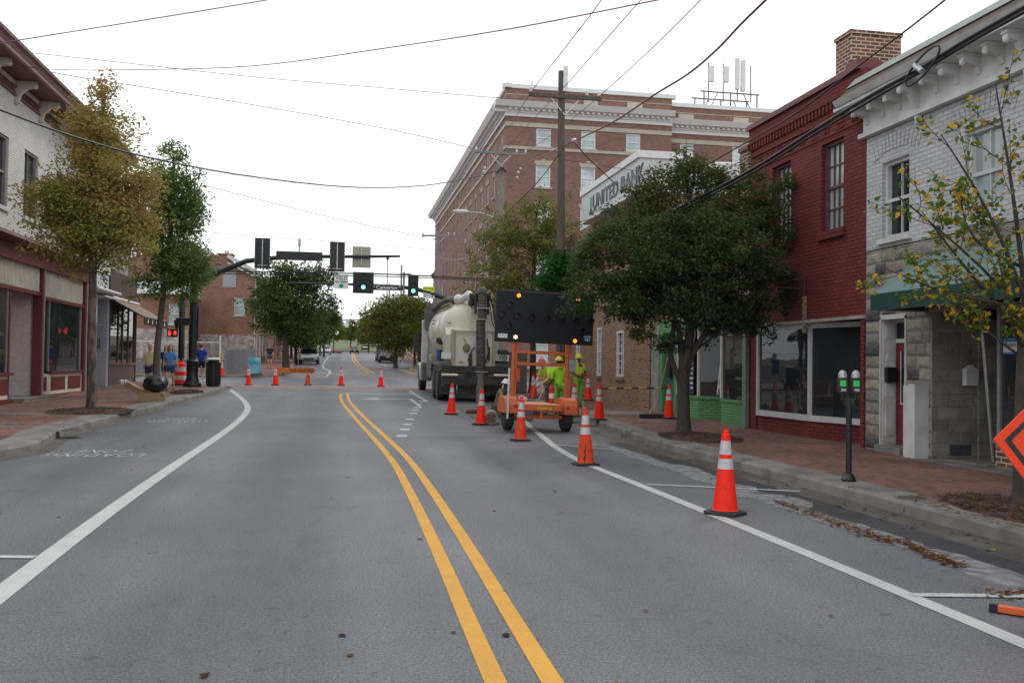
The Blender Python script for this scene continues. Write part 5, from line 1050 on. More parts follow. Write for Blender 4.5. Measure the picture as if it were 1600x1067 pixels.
# boom, hose
b = M([m_ch]); b.box(.0,.34,-.4,1.2,3.72,3.86).tube([(.02,-.55,3.2),(.02,-.5,3.95)], .05, 8).tube([(.5,-.45,3.2),(.5,-.45,3.95)], .05, 8).tube([(-.12,-.4,3.55),(-.12,-.4,3.95)], .07, 8).box(-.2,.6,-.5,-.3,3.8,3.9).ell((-.1,-.3,3.62),(.13,.16,.16),10,8); b.out('boom', tk)
b = M([m_ch]); 
for (x0_, x1_) in ((.5,.66),(.46,.58),(.54,.7)): b.tube([(x0_,-.5,3.9),(x1_,-.55,3.4),(x1_+.05,-.6,2.9),(x1_+.18,-.55,2.62)], .02, 6)
b.tube([(-.25,-.7,1.5),(-.1,-.72,1.9),(0,-.7,2.0)], .025, 6).tube([(.38,-.72,1.4),(.5,-.72,1.8),(.44,-.7,2.3)], .025, 6).box(-.22,-.1,-.74,-.66,1.3,1.75).box(.48,.55,-.74,-.66,1.5,2.0)
b.out('hydraulic_lines', tk)
hx = .2; pts = []; rs = []; z = 4.0; k = 0
path = lambda z: (hx+.02*math.sin(z*1.3)+(.06 if z > 3 else 0)-.02*(4-z)*.4, -.72-.08*(4-z)*.6, z)
while z > 1.1: pts.append(path(z)); rs.append(.17 if k % 2 else .155); z -= .045; k += 1
M([m_hose]).tube([(hx+.06,.3,3.98),(hx+.06,-.3,4.06),(hx+.05,-.6,4.04)]+pts, [.16,.16,.165]+rs, 16).out('suction_hose', tk)
b = M([m_gal]); 
for z in (3.4,3.0,1.1): c = path(z); b.box(c[0]-.24,c[0]+.24,c[1]-.2,c[1]-.17,z-.02,z+.02).lathe([(.185,-.02),(.185,.02)], (c[0],c[1],z), 'z', 16)
b.out('hose_clamps', tk)
b = M([mat('rust_band', (.35,.22,.16), .7)])
for z in (3.75,3.5,3.2,2.85,2.7,2.4,2.0,1.7,1.4): c = path(z); b.lathe([(.176,-.008),(.176,.008)], (c[0],c[1],z), 'z', 16)
b.out('hose_bands', tk)
b = M([mat('worn_steel_tube', (.12,.11,.095), .6, col2=(.2,.18,.15), nscale=5)]); c = path(1.08); b.tube([(c[0],c[1],1.12),(c[0]-.02,c[1]-.05,.4),(c[0]+.0,c[1]-.1,-.25)], [.165,.16,.15], 16).out('suction_tube', tk)
# cab
b = M([m_twh]); b.box(-1.2,1.2,6.75,8.2,1.25,3.1).box(-1.1,1.1,8.2,9.6,1.1,2.05); b.out('cab', tk, bevel=.06)
b = M([m_twh]); b.box(-1.32,-1.05,6.55,6.78,.95,3.15); b.out('exhaust_guard', tk, bevel=.03); M([m_dt]).box(-1.33,-.9,6.2,6.9,.5,1.3).out('fuel_tank', tk, bevel=.04)
for s in (-1,1):
    b = M([m_twh]); n = 9; 
    for i in range(n):
        a0 = pi*i/n; a1 = pi*(i+1)/n
        b.prism([(8.6+.66*math.cos(a0),.52+.66*math.sin(a0)),(8.6+.66*math.cos(a1),.52+.66*math.sin(a1)),(8.6+.74*math.cos(a1),.52+.76*math.sin(a1)),(8.6+.74*math.cos(a0),.52+.76*math.sin(a0))], s*.85, s*1.3, 'x')
    b.out('front_fender', tk)
    M([m_ch]).tube([(s*1.2,7.6,1.7),(s*1.45,7.5,1.75),(s*1.5,7.5,2.5)], .025, 6).box(s*1.42,s*1.62,7.45,7.52,1.75,2.6).out('mirror', tk)
b = M([m_glass]); b.box(-1.205,-1.2,7.0,7.9,2.1,2.9).box(1.2,1.205,7.0,7.9,2.1,2.9).box(-.95,.95,6.74,6.748,2.2,2.9); b.out('cab_window', tk)
M([mat('tan_frame', (.4,.35,.24), .5)]).box(-1.25,-.75,2.9,3.9,1.42,1.66).out('toolbox', tk, bevel=.03); M([mat('blue_can', (.04,.12,.3), .5)]).lathe([(.12,0),(.12,.45)], (-.95,2.6,1.42), 'z', 12).out('fluid_can', tk)
b = M([m_dt]); b.box(-1.15,-.6,4.1,6.0,.7,1.5).box(.6,1.15,3.2,6.0,.7,1.6); b.out('side_box', tk, bevel=.03)
M([m_ch]).box(.95,1.25,-.5,2.8,1.4,1.9).out('side_housing', tk)
pp = thing('pipe_section', 'short tan pipe lying on the road by the kneeling worker', 'pipe', (AY(768,640,23.6).x, 23.6, zr(23.6)+.17), rot=(0,0,rad(-8))); M([mat('tan_clay', (.32,.26,.19), .7, col2=(.22,.18,.13), nscale=8), m_dark]).lathe([(.12,-.35),(.17,-.35),(.17,.6),(.12,.6),(.12,-.35)], (0,0,0), 'y', 20).lathe([(.0,.1),(.119,.1)], (0,0,0), 'y', 20, m=1).out('pipe_body', pp)
# ------------------------------------------------------------------ cabinets and poles behind the works
cbx = thing('signal_cabinet', 'grey steel signal cabinet on the pavement behind the arrow board', 'cabinet', (6.95, 37.2, zr(37)+.15)); M([mat('dull_cabinet', (.15,.14,.125), .5, metal=.3, col2=(.2,.19,.17), nscale=3)]).box(-.42,.42,-.35,.35,0,1.62).out('housing', cbx, bevel=.02); M([mat('cabinet_edge', (.3,.3,.29), .4, metal=.5)]).box(-.46,.46,-.4,.39,1.625,1.7).out('roof', cbx, bevel=.01); M([mat('cabinet_door', (.19,.18,.165), .45, metal=.4)]).box(-.38,.38,-.358,-.351,.05,1.55).out('door', cbx)
# ------------------------------------------------------------------ parking meter, diamond sign, plank, broom, leaves
p = G(1326,752,.15); t = thing('parking_meter', 'black twin headed parking meter with green labels on the right pavement', 'parking meter', (p.x, p.y, .15), rz=rad(-15)); m_mb = mat('meter_black', (.012,.013,.014), .35, col2=(.02,.02,.02)); m_mg = mat('meter_dome', (.45,.46,.45), .2, metal=.3)
M([m_mb]).lathe([(.09,0),(.095,.03),(.075,.05),(.06,.09),(.045,.1)], n=16).lathe([(.037,.1),(.037,1.02)], n=14).out('post', t, smooth=True)
M([m_mb]).tube([(-.09,0,1.14),(-.07,0,1.04),(0,0,1.0),(.07,0,1.04),(.09,0,1.14)], .032, 10).box(-.06,.06,-.03,.03,.97,1.06).out('yoke', t)
for s in (-1,1):
    h_ = M([m_mb]); h_.prism([(-.052,0),(-.062,.05),(-.062,.16),(-.05,.2),(.05,.2),(.062,.16),(.062,.05),(.052,0)], -.05, .05, 'y'); hd = h_.out('meter_head', t, bevel=.008); hd.location = (s*.083,0,1.12)
    dm = M([m_mg]).lathe([(.056,.2),(.054,.24),(.042,.275),(.02,.293),(0,.297)], n=16).out('dome', hd, smooth=True)
    M([mat('meter_green_glow', (.03,.45,.1), .5, emit=.25)]).box(-.045,.03,-.054,-.051,.09,.165).out('green_label', hd); M([m_mg]).box(-.03,.03,-.0545,-.051,.03,.06).out('coin_plate', hd)  # glow added to the printed green label, which is no lamp
# orange diamond sign on folding stand, right edge
t = thing('diamond_sign', 'orange diamond roadwork sign with black border at the right edge', 'sign', (AX(1613,690,6.1).x*1.0, AX(1613,690,6.1).y, .0))
a = G(1550,0) if False else None
YS = 5.6; L_ = AY(1552,696,YS); hs = .61
cxs = L_.x+hs*1.0; t.location = (cxs, YS, .0); czs = L_.z; R_ = Matrix.Translation((0,0,czs)) @ Matrix.Rotation(rad(4), 4, 'Y')
m_so = mat('sign_orange', (.95,.055,.006), .5, col2=(.88,.05,.006), nscale=4); sqv = [(-hs+.04,-.04),(-hs,0),(-hs+.04,.04),(-.04,hs-.04),(0,hs),(.04,hs-.04),(hs-.04,.04),(hs,0),(hs-.04,-.04),(.04,-hs+.04),(0,-hs),(-.04,-hs+.04)]
b = M([m_so], R_); b.prism(sqv, -.004, .004, 'y'); b.out('sign_face', t)
b = M([m_rub], R_)
o1 = [(x*.87, z*.87) for x, z in sqv]; o2 = [(x*.78, z*.78) for x, z in sqv]
for i in range(12): j = (i+1) % 12; b.face([(o1[i][0],-.0055,o1[i][1]),(o1[j][0],-.0055,o1[j][1]),(o2[j][0],-.0055,o2[j][1]),(o2[i][0],-.0055,o2[i][1])])
b.out('sign_border', t)
b = M([m_alu]); b.box(-.02,.02,.006,.03,.2,czs+.5)
for s in (-1,1): b.beam((.15,.02,.3),(.15+s*.12,.35,.02),.03,.03)
b.out('stand', t)
p = G(1546,943,.05); q = G(1640,957,.05); t = thing('orange_plank', 'orange barricade rail lying in the parking lane at the right edge', 'rail', (p.x, p.y, 0)); d = Vector((q.x-p.x, q.y-p.y, 0)); m_pl = mat('plank_orange', (.72,.12,.03), .5)
M([m_pl]).beam((d.normalized()*.05)+Vector((0,0,.03)), d*1.8+Vector((0,0,.03)), .05, .045).out('rail_body', t, bevel=.006); M([mat('navy_cap', (.01,.01,.04), .5)]).beam((0,0,.03), d.normalized()*.05+Vector((0,0,.03)), .052, .047).out('end_cap', t); M([m_gal]).lathe([(.01,-.03),(.0,-.034)], (.025,0,.03), 'y', 10).out('bolt', t)
# push broom by the green shop
t = thing('push_broom', 'push broom with a long handle leaning on the green door frame', 'broom', (8.2, 23.6, zr(23.6)+.15)); k = M([m_rub]); k.box(-.42,.42,-.06,.06,.0,.12).out('brush', t, bevel=.01); M([m_gal]).tube([(-.15,0,.12),(-.1,.0,.25),(0,0,.38),(.1,0,.25),(.15,0,.12)], .008, 6, caps=True).out('brace', t); M([mat('broom_handle', (.3,.15,.08), .6)]).tube([(0,0,.12),(.62,.7,1.75)], .014, 8).out('handle', t)
# fallen leaves
m_lf = leafmat('fallen_leaf', [(.07,.025,.012),(.15,.055,.02),(.27,.11,.03),(.5,.33,.07)])
def flat_leaves(name, lab, pts, seed, size=(.02,.05), dz=.012):
    r2 = np.random.RandomState(seed); n = len(pts); V_ = np.zeros((n*5,3)); F_ = []; tint = np.clip(r2.normal(.4,.28,n),0,1)
    base = np.array([(0,-1,0),(.6,-.2,.22),(.35,.7,.3),(-.35,.75,.1),(-.62,-.1,.3)])
    for i, (x, y, z) in enumerate(pts):
        s_ = r2.uniform(*size); a_ = r2.uniform(0,2*pi); c_, s2 = math.cos(a_), math.sin(a_); q = base*np.array([s_,s_,s_*r2.uniform(.3,1.2)])
        V_[i*5:(i+1)*5,0] = x+q[:,0]*c_-q[:,1]*s2; V_[i*5:(i+1)*5,1] = y+q[:,0]*s2+q[:,1]*c_; V_[i*5:(i+1)*5,2] = z+q[:,2]+.004
        F_.append(tuple(range(i*5,i*5+5)))
    me = bpy.data.meshes.new(name); me.from_pydata(V_.tolist(), [], F_); at = me.attributes.new('tint','FLOAT','FACE'); at.data.foreach_set('value', tint.astype(np.float32)); me.materials.append(m_lf)
    ob = bpy.data.objects.new(name, me); C.objects.link(ob); tag(ob, lab, 'leaves', kind='stuff')
rr = random.Random(21); pts = []
line = [G(*q) for q in ((1213,783),(1262,801),(1312,820),(1362,838),(1420,852),(1465,872),(1500,886))]
for i in range(950):
    k = rr.random()*(len(line)-1); a = line[int(k)].lerp(line[min(int(k)+1, len(line)-1)], k % 1); w = rr.gauss(0,.055)*(1.4 if .8 < k < 4 else .9); pts.append((a.x+w, a.y+rr.gauss(0,.07), rr.random()*.02))
for q in ((1005,710,1040,716,60),(1075,722,1120,730,45),(1540,930,1640,925,90),(640,560,640,560,0)):
    A_, B_ = G(q[0],q[1]), G(q[2],q[3])
    for _ in range(q[4]): a = A_.lerp(B_, rr.random()); pts.append((a.x+rr.gauss(0,.06), a.y+rr.gauss(0,.1), zr(a.y)+rr.random()*.01))
flat_leaves('leaf_litter', 'drift of brown leaves along the right parking lane', pts, 1, (.01,.03))
pts = []
for _ in range(120): x = rr.uniform(-5,5.9); y = 3.4+rr.random()**1.5*34; pts.append((x, y, zr(y)))
for _ in range(260): y = rr.uniform(4,30); pts.append((6.0-abs(rr.gauss(0,.22)), y, zr(y)+.004))
for _ in range(150): y = rr.uniform(15,40); pts.append((-5.2+abs(rr.gauss(0,.25)) if y > 18 else -4.9+abs(rr.gauss(0,.3)), y, zr(y)+.004))
for _ in range(260): y = rr.uniform(6,40); pts.append((rr.uniform(6.3,9.2)*rr.choice((1,1,-1)), y, zr(y)+.155))
for _ in range(420): a = rr.uniform(0,6.28); f = rr.random()**.5; p = G(1590,806,.15); pts.append((p.x+.7*f*math.cos(a), p.y+1.45*f*math.sin(a), .17+.07*(1-f)))
flat_leaves('scattered_leaves', 'single fallen leaves scattered over road and pavement', pts, 2, (.016,.042))
# ------------------------------------------------------------------ signals, poles, lamps
m_sg = mat('signal_black', (.01,.013,.014), .4); m_steel = mat('dark_green_steel', (.012,.022,.022), .4); m_wood = mat('weathered_pole', (.13,.105,.085), .9, col2=(.08,.062,.05), nscale=6, stretch=(6,6,.4), bump=.5); m_wgrey = mat('grey_old_pole', (.26,.25,.23), .9, col2=(.18,.17,.16), nscale=6, stretch=(6,6,.4)); m_ins = mat('white_insulator', (.6,.6,.6), .25)
m_ggr = mat('green_lit', (.25,1,.75), .5, emit=1.6); m_off = mat('unlit_lens', (.03,.022,.018), .3); m_back = mat('aluminium_sign_back', (.42,.42,.33), .5, col2=(.36,.36,.28), nscale=2)
def arm(t, pts, r0_, r1_, nm='mast_arm', m=m_steel, n=12):
    P = [Vector(p) for p in pts]; K = len(P); o_ = Vector(t.location)
    return M([m]).tube([p-o_ for p in P], [r0_+(r1_-r0_)*i/(K-1) for i in range(K)], n).out(nm, t, smooth=True)
def signal_face(t, c, lit=None, face=1, dbl=False, mount=True, lab=None):
    """three-section head with backplate; face=1 shows lenses towards -y, face=-1 shows its back"""
    c = Vector(c)-Vector(t.location); T_ = Matrix.Translation(c); hw = .32 if not dbl else .62; hh = .64
    s = face; hd = M([m_sg], T_).box(-hw,hw,-.02,.02,-hh,hh).out('backplate', t)
    b = M([m_sg, m_off], T_); cols = [(0, z) for z in (.36,0,-.36)] if not dbl else [(0,.36),(-.28,0),(-.28,-.36),(.28,0),(.28,-.36)]
    for (x, z) in cols: b.box(x-.17,x+.17,-s*.02,-s*.17,z-.17,z+.17); b.lathe([(.135,-s*.172),(0,-s*.18)], (x,0,z), 'y', 16, m=1); b.lathe([(.14,-s*.17),(.145,-s*.36)], (x,0,z), 'y', 14, arc=.5)
    b.out('signal_housing', t)
    if lit is not None and face > 0: M([m_ggr if lit[2] == 'g' else m_amb], T_).lathe([(.125,-.181),(.1,-.2),(0,-.21)], (lit[0],0,lit[1]), 'y', 18).out('lit_lens', hd)
    if face < 0:
        b = M([m_gal], T_); b.box(-.02,.02,-.05,-.02,-hh*.9,hh*.9).box(-hw*.6,hw*.6,-.05,-.02,-hh*.82,-hh*.78).out('mount', t)
        b = M([m_refl], T_)
        for k in range(9): b.box(-hw+.005,-hw+.03,-.024,-.02,-hh+.1+k*.14,-hh+.17+k*.14).box(hw-.03,hw-.005,-.024,-.02,-hh+.1+k*.14,-hh+.17+k*.14)
        b.out('reflective_edge', hd)
YP = G(300,604,.15).y; px_ = G(300,604,.15)
t = thing('traffic_signal_mast', 'black fluted signal pole on the left corner with a curved mast arm', 'traffic signal', (px_.x, YP, px_.z)); S = lambda px, py: AY(px, py, YP)
b = M([m_sg]); zt_ = S(303,428).z-px_.z
b.lathe([(.36,0),(.37,.1),(.34,.16),(.28,.2),(.27,.28),(.235,.34),(.235,1.0),(.26,1.04),(.24,1.1),(.17,1.14),(.16,1.2),(.15,zt_),(.17,zt_),(.16,zt_+.08),(0,zt_+.1)], n=20); b.out('pole', t, smooth=True)
b = M([m_sg]); 
for k in range(16): a = 2*pi*k/16; b.tube([(.155*math.cos(a),.155*math.sin(a),1.25),(.15*math.cos(a),.15*math.sin(a),zt_-.4)], .012, 4)
b.box(.13,.2,-.05,.05,1.9,3.3).box(-.75,.16,-.12,.1,2.55,2.75).lathe([(.06,0),(.06,.35)], (-.66,0,2.3)).out('pole_fittings', t)
M([m_sg]).box(-.68,-.06,-.2,.12,S(300,497).z-px_.z-.3,S(300,497).z-px_.z).out('signal_box', t, bevel=.03)
arm(t, [S(306,441), S(345,424), S(385,408), S(430,403), S(500,401), S(570,401), S(625,400.5)], .14, .05)
for sgn, pxx in ((-1,290),(1,322)):
    g = S(pxx,396)-Vector((px_.x,YP,px_.z)); 
    M([m_sg]).tube([(0,0,zt_),(g.x*.6,0,zt_+.05),(g.x,0,g.z-.75),(g.x,0,g.z-.2)], .04, 8).lathe([(.07,-.45),(.13,-.2),(.1,-.16)], (g.x,0,g.z), n=14).out('lamp_arm', t)
    gl_ = M([mat('white_globe', (.75,.74,.72), .3)]).lathe([(.1,-.17),(.17,-.08),(.2,.03),(.19,.12),(.14,.2),(.08,.24),(.05,.3),(0,.36)], (g.x,0,g.z), n=18).out('globe', t, smooth=True)
signal_face(t, S(410.5,396.5)+Vector((0,-.16,0)), face=-1); signal_face(t, S(527,402)+Vector((0,-.14,0)), face=-1, dbl=False)
a = S(432,393); c = S(504,409); o_ = Vector(t.location); M([m_sg]).box(a.x-o_.x,c.x-o_.x,-.22,-.18,c.z-o_.z,a.z-o_.z).out('street_sign_back', t)
a = S(551,384.5); c = S(579,418.5); M([m_back]).box(a.x-o_.x,c.x-o_.x,.1,.12,c.z-o_.z,a.z-o_.z).out('sign_back', t)
M([m_gal]).box(S(565,400).x-o_.x-.015,S(565,400).x-o_.x+.015,.04,.1,c.z-o_.z+.1,a.z-o_.z-.1).out('sign_bracket_arm', t)
a = S(467.5,405); c = S(467.5,374); M([m_gal]).tube([a-o_,S(467.5,385)-o_],.03,8).box(a.x-o_.x-.06,a.x-o_.x+.06,-.2,.15,S(467,384)-o_ and (S(467,384)-o_).z,(c-o_).z).out('detector_camera', t)
# pedestrian signal beside it
p = Vector((AY(283,560,42.2).x, 42.2, zr(42.2)+.15)); t = thing('pedestrian_signal', 'thin black post with a lit red hand and countdown signal', 'pedestrian signal', p); S2 = lambda px, py: AY(px,py,42.2)-p
M([m_sg]).lathe([(.16,0),(.16,.1),(.08,.2),(.06,.3),(.06,1.1),(.13,1.15),(.13,3.9),(.06,4.0)], n=14).out('post', t, smooth=True)
a = S2(263,514); c = S2(277,527); hd = M([m_sg]).box(a.x,c.x+.04,-.3,-.08,c.z,a.z).out('signal_head', t, bevel=.02)
m_rl = mat('red_lit_hand', (1,.08,.03), .5, emit=.9); zc_ = (a.z+c.z)/2; xa = a.x+.11
b = M([m_rl]); b.box(xa-.055,xa+.04,-.306,-.301,zc_-.12,zc_+.0)
for k in range(4): b.box(xa-.055+k*.026,xa-.037+k*.026,-.306,-.301,zc_,zc_+(.1,.13,.12,.09)[k])
b.box(xa+.045,xa+.065,-.306,-.301,zc_-.06,zc_+.03).out('red_hand', hd); text('8', Matrix.Translation((xa+.22,-.302,zc_)) @ Matrix.Rotation(rad(90),4,'X'), .26, m_rl, 'countdown_digit', hd, .002, world=False, bold=.008)
# far-side mast with the signals that face us
YM = 57.0; S = lambda px, py: AY(px, py, YM); po = Vector((S(735,600).x+1.2, YM+.3, zr(YM)+.15))
t = thing('traffic_signal_mast', 'far side mast arm with green lights and lettered signs over the junction', 'traffic signal', po); o_ = Vector(po)
M([m_sg]).lathe([(.3,0),(.3,.2),(.2,1),(.14,1.1),(.13,4.6)], n=16).out('pole', t, smooth=True)
arm(t, [po+Vector((0,0,4.3)), S(735,480), S(704,469), S(672,458), S(650,451.5), S(620,447.5), S(585,445.5), S(520,443.5), S(445,442)], .2, .05)
signal_face(t, S(567.5,442.5)+Vector((0,-.3,0)), (.0,-.28,'g'), dbl=True); signal_face(t, S(645,447)+Vector((0,-.3,0)), (0,-.33,'g'))
b = M([m_sg]); a = S(552,429); c = S(576,425)
for k in range(7): b.box(a.x-o_.x+k*.135,a.x-o_.x+.09+k*.135,-.5,-.4,a.z-o_.z-.05,a.z-o_.z+.08)
b.out('visor_fins', t)
def panel(t, x0, y0, x1, y1, m, nm, Y, dy=-.42, th=.02, bev=.02):
    a = AY(x0,y0,Y)-Vector(t.location); c = AY(x1,y1,Y)-Vector(t.location); M([m]).box(a.x,c.x,dy,dy+th,c.z,a.z).out(nm, t, bevel=0); return (a+c)/2
def lab(t, s, px, py, Y, size, m, nm='sign_lettering', dy=-.424, sx=1, bold=0):
    c = AY(px,py,Y)-Vector(t.location); return text(s, Matrix.Translation((c.x,dy,c.z)) @ Matrix.Rotation(rad(90),4,'X'), size, m, nm, t, .003, world=False, sx=sx, bold=bold)
panel(t, 522.5,429,544,452, m_wt2, 'yield_sign', YM); lab(t, 'YIELD', 533.5,435.6,YM,.25,m_rub,sx=1.05,bold=.004); lab(t,'ON GREEN',533.5,441,YM,.155,m_rub,sx=1.0,bold=.003)
c = AY(533.3,447,YM)-o_; M([mat('sign_green_dot', (.0,.28,.18), .5)]).lathe([(.13,-.428),(0,-.43)], (c.x,0,c.z), 'y', 20).out('green_dot', t)
panel(t, 579.5,444,630.5,455, m_wt2, 'street_name_sign', YM, th=.015); panel(t, 580.2,444.7,629.8,454.3, mat('sign_black', (.012,.016,.018), .5), 'street_name_field', YM, dy=-.425, th=.004); lab(t,'Cameron',604,449.6,YM,.31,m_wt2,dy=-.427,sx=1.08,bold=.004); lab(t,'N',584.5,448.2,YM,.13,m_wt2,dy=-.427,bold=.004); lab(t,'ST',624.5,448.4,YM,.13,m_wt2,dy=-.427,bold=.004)
panel(t, 660.5,448,678.5,457.5, mat('fluoro_yellow', (.62,.8,.02), .5), 'turning_vehicles_sign', YM); panel(t, 660.8,457.7,678.3,467, m_wt2, 'yield_to_pedestrians_sign', YM)
lab(t,'TURNING',667,450.6,YM,.09,m_rub); lab(t,'VEHICLES',667,454.8,YM,.09,m_rub); lab(t,'TO',669.3,462.3,YM,.1,m_rub)
c = AY(674.5,452,YM)-o_; M([m_rub]).tube([(c.x+.08,-.425,c.z-.08),(c.x+.08,-.425,c.z+.04),(c.x-.1,-.425,c.z+.04)],.02,6).out('arrow_mark', t)
c = AY(664.5,462,YM)-o_; M([mat('sign_red', (.5,.03,.05), .5), m_wt2]).prism([(c.x-.12,c.z+.1),(c.x+.12,c.z+.1),(c.x,c.z-.11)], -.426,-.42,'y').prism([(c.x-.055,c.z+.06),(c.x+.055,c.z+.06),(c.x,c.z-.04)], -.428,-.426,'y',1).out('yield_triangle', t)
c = AY(675,462,YM)-o_; M([m_rub]).lathe([(.03,-.426),(0,-.427)],(c.x,0,c.z+.12),'y',10).tube([(c.x,-.424,c.z+.08),(c.x,-.424,c.z-.02),(c.x-.06,-.424,c.z-.14)],.018,5).tube([(c.x,-.424,c.z-.02),(c.x+.06,-.424,c.z-.14)],.018,5).tube([(c.x-.07,-.424,c.z),(c.x,-.424,c.z+.06),(c.x+.06,-.424,c.z+.0)],.012,5).out('walking_figure', t)
# third junction far away
YQ = 150.; S = lambda px, py: AY(px, py, YQ)
t = thing('traffic_signal_mast', 'small distant mast arm with an amber light far down the street', 'traffic signal', (S(500,560).x, YQ, zr(YQ)))
M([m_sg]).lathe([(.2,0),(.14,1),(.12,S(500,502).z-zr(YQ))], n=10).out('pole', t); arm(t, [S(500,505),S(520,501.5),S(545,500),S(566,499.5)], .14, .06)
t2_ = thing('traffic_signal_mast', 'distant opposite mast arm reaching in from the right trees', 'traffic signal', (S(610,560).x, YQ+8, zr(YQ))); M([m_sg]).lathe([(.2,0),(.12,6)], n=10).out('pole', t2_); arm(t2_, [AY(610,511,YQ+8),AY(565,507.5,YQ+8),AY(532,506,YQ+8)], .12, .06)
signal_face(t, S(528,500), face=-1, dbl=True); signal_face(t, S(518,508), face=-1); signal_face(t2_, AY(552.3,508,YQ+8)+Vector((0,-.3,0)), (0,0,'a')); panel(t2_, 539,505,545,511.5, m_wt2, 'sign_plate', YQ+8)
# wooden poles
def wood_pole(px, ptop, base, lab, arms, m=m_wood, r=.16, lean=0):
    t = thing('utility_pole', lab, 'utility pole', base); zt = AY(px, ptop, base[1]).z-base[2]; xt = AY(px, ptop, base[1]).x-base[0]
    M([m]).tube([(0,0,-.1),(xt*.5,0,zt*.5),(xt,0,zt)], [r,r*.85,r*.68], 12).out('pole', t, smooth=True)
    for (x0_, y0_, x1_, y1_) in arms:
        a = AY(x0_,y0_,base[1])-Vector(base); c = AY(x1_,y1_,base[1])-Vector(base); M([m]).beam(a+Vector((0,-.12,0)), c+Vector((0,-.12,0)), .1, .12).out('crossarm', t); mid = a.lerp(c,.5)
        M([m_gal]).beam(a.lerp(c,.3)+Vector((0,-.1,-.05)), Vector((mid.x,-.1,mid.z-.6)), .02,.03).beam(a.lerp(c,.7)+Vector((0,-.1,-.05)), Vector((mid.x,-.1,mid.z-.6)), .02,.03).out('brace', t)
        for f in (.03,.97,.5 if False else .8): q_ = a.lerp(c,f); M([m_ins]).lathe([(.03,.06),(.06,.1),(.05,.15),(.06,.2),(.02,.24)], (q_.x,-.12,q_.z), n=10).out('insulator', t, smooth=True)
    return t
B1 = (6.95, 29.2, zr(29.2)+.15); P1 = wood_pole(877.5, 112, B1, 'brown wooden utility pole rising between arrow board and bank', [(825,149,938,157)])
M([m_wt2]).box(-.07,.07,-.2,-.12,AY(877,145,29.2).z-B1[2],AY(877,106,29.2).z-B1[2]).out('pole_top_cover', P1)
M([m_ins]).ell(AY(897,220,29.0)-Vector(B1),(.1,.1,.08),8,6).out('wire_clamp', P1)
B2 = (7.7, 45.0, zr(45)+.15); P2 = wood_pole(783, 228, B2, 'grey wooden utility pole in front of the hotel corner', [(741,238,823,243)], m_wgrey)
for (px, py) in ((757,264),(755,270),(752,276),(812,265),(809,271),(807,279)): M([m_ins]).ell(AY(px,py,45)-Vector(B2)+Vector((0,-.2,0)), (.07,.07,.07), 8, 6).out('insulator', P2)
M([mat('black_wood_brace', (.05,.045,.04), .8)]).beam(AY(776,272,44.8)-Vector(B2), AY(783,262,44.8)-Vector(B2), .08,.1).beam(AY(791,270,44.8)-Vector(B2), AY(785,262,44.8)-Vector(B2), .08,.1).out('brace', P2)
def street_lamp(P, B, Y, pts, head, lab):
    t = thing('street_lamp', lab, 'street lamp', AY(*pts[0], Y)); o_ = Vector(t.location); M([m_gal]).tube([AY(*q, Y)-o_ for q in pts], .035, 8).out('lamp_arm', t)
    c = AY(*head, Y)-o_; M([m_wt]).ell(c, (.42,.16,.1), 14, 8).out('lamp_head', t, smooth=True); M([m_ins]).ell(c-Vector((.05,0,.08)), (.22,.12,.06), 12, 6).out('lens', t)
street_lamp(None, None, 45.0, [(779,343),(755,334),(730,331)], (720,330.5), 'grey street lamp arm reaching left from the grey pole')
B3 = (AY(689,560,68).x, 68., zr(68)+.15); wood_pole(685, 361, B3, 'slightly leaning grey pole at the far end of the hotel', [(659,368.5,711,369)], m_wgrey, r=.2)
for i, (px, pt_, Y, a) in enumerate(((603,403,125,None),(625,414,135,None),(629,425,120,(617,429,643,428)),(606.5,443,160,None))):
    t = thing('utility_pole', ('thin distant pole with a camera on top','taller of two distant poles above the right trees','distant pole with short crossarm above the right trees','faint distant pole behind the street name sign')[i], 'utility pole', (AY(px,560,Y).x, Y, zr(Y))); zt = AY(px,pt_,Y).z-zr(Y); M([m_wgrey]).tube([(0,0,0),(0,0,zt)], .13 if i else .06, 8).out('pole', t)
    if a: p_ = AY(a[0],a[1],Y); q_ = AY(a[2],a[3],Y); M([m_wgrey]).beam(p_-Vector(t.location), q_-Vector(t.location), .12,.12).out('crossarm', t)
    if i == 0: M([m_sg]).ell((0,0,zt),(.2,.2,.3),8,6).out('camera', t)
# globe lamp far away
t = thing('globe_lamp_post', 'distant black lamp post with three white globes', 'street lamp', (AY(521,560,190).x, 190, zr(190))); zt = AY(521,521,190).z-zr(190); M([m_sg]).tube([(0,0,0),(0,0,zt)],.12,8).tube([(-.7,0,zt-.2),(.7,0,zt-.2)],.06,6).out('post', t)
for x in (-.6,.6): M([mat('white_globe', (.75,.74,.72), .3)]).ell((x,0,zt+.1),(.35,.35,.45),10,8).out('globe', t)
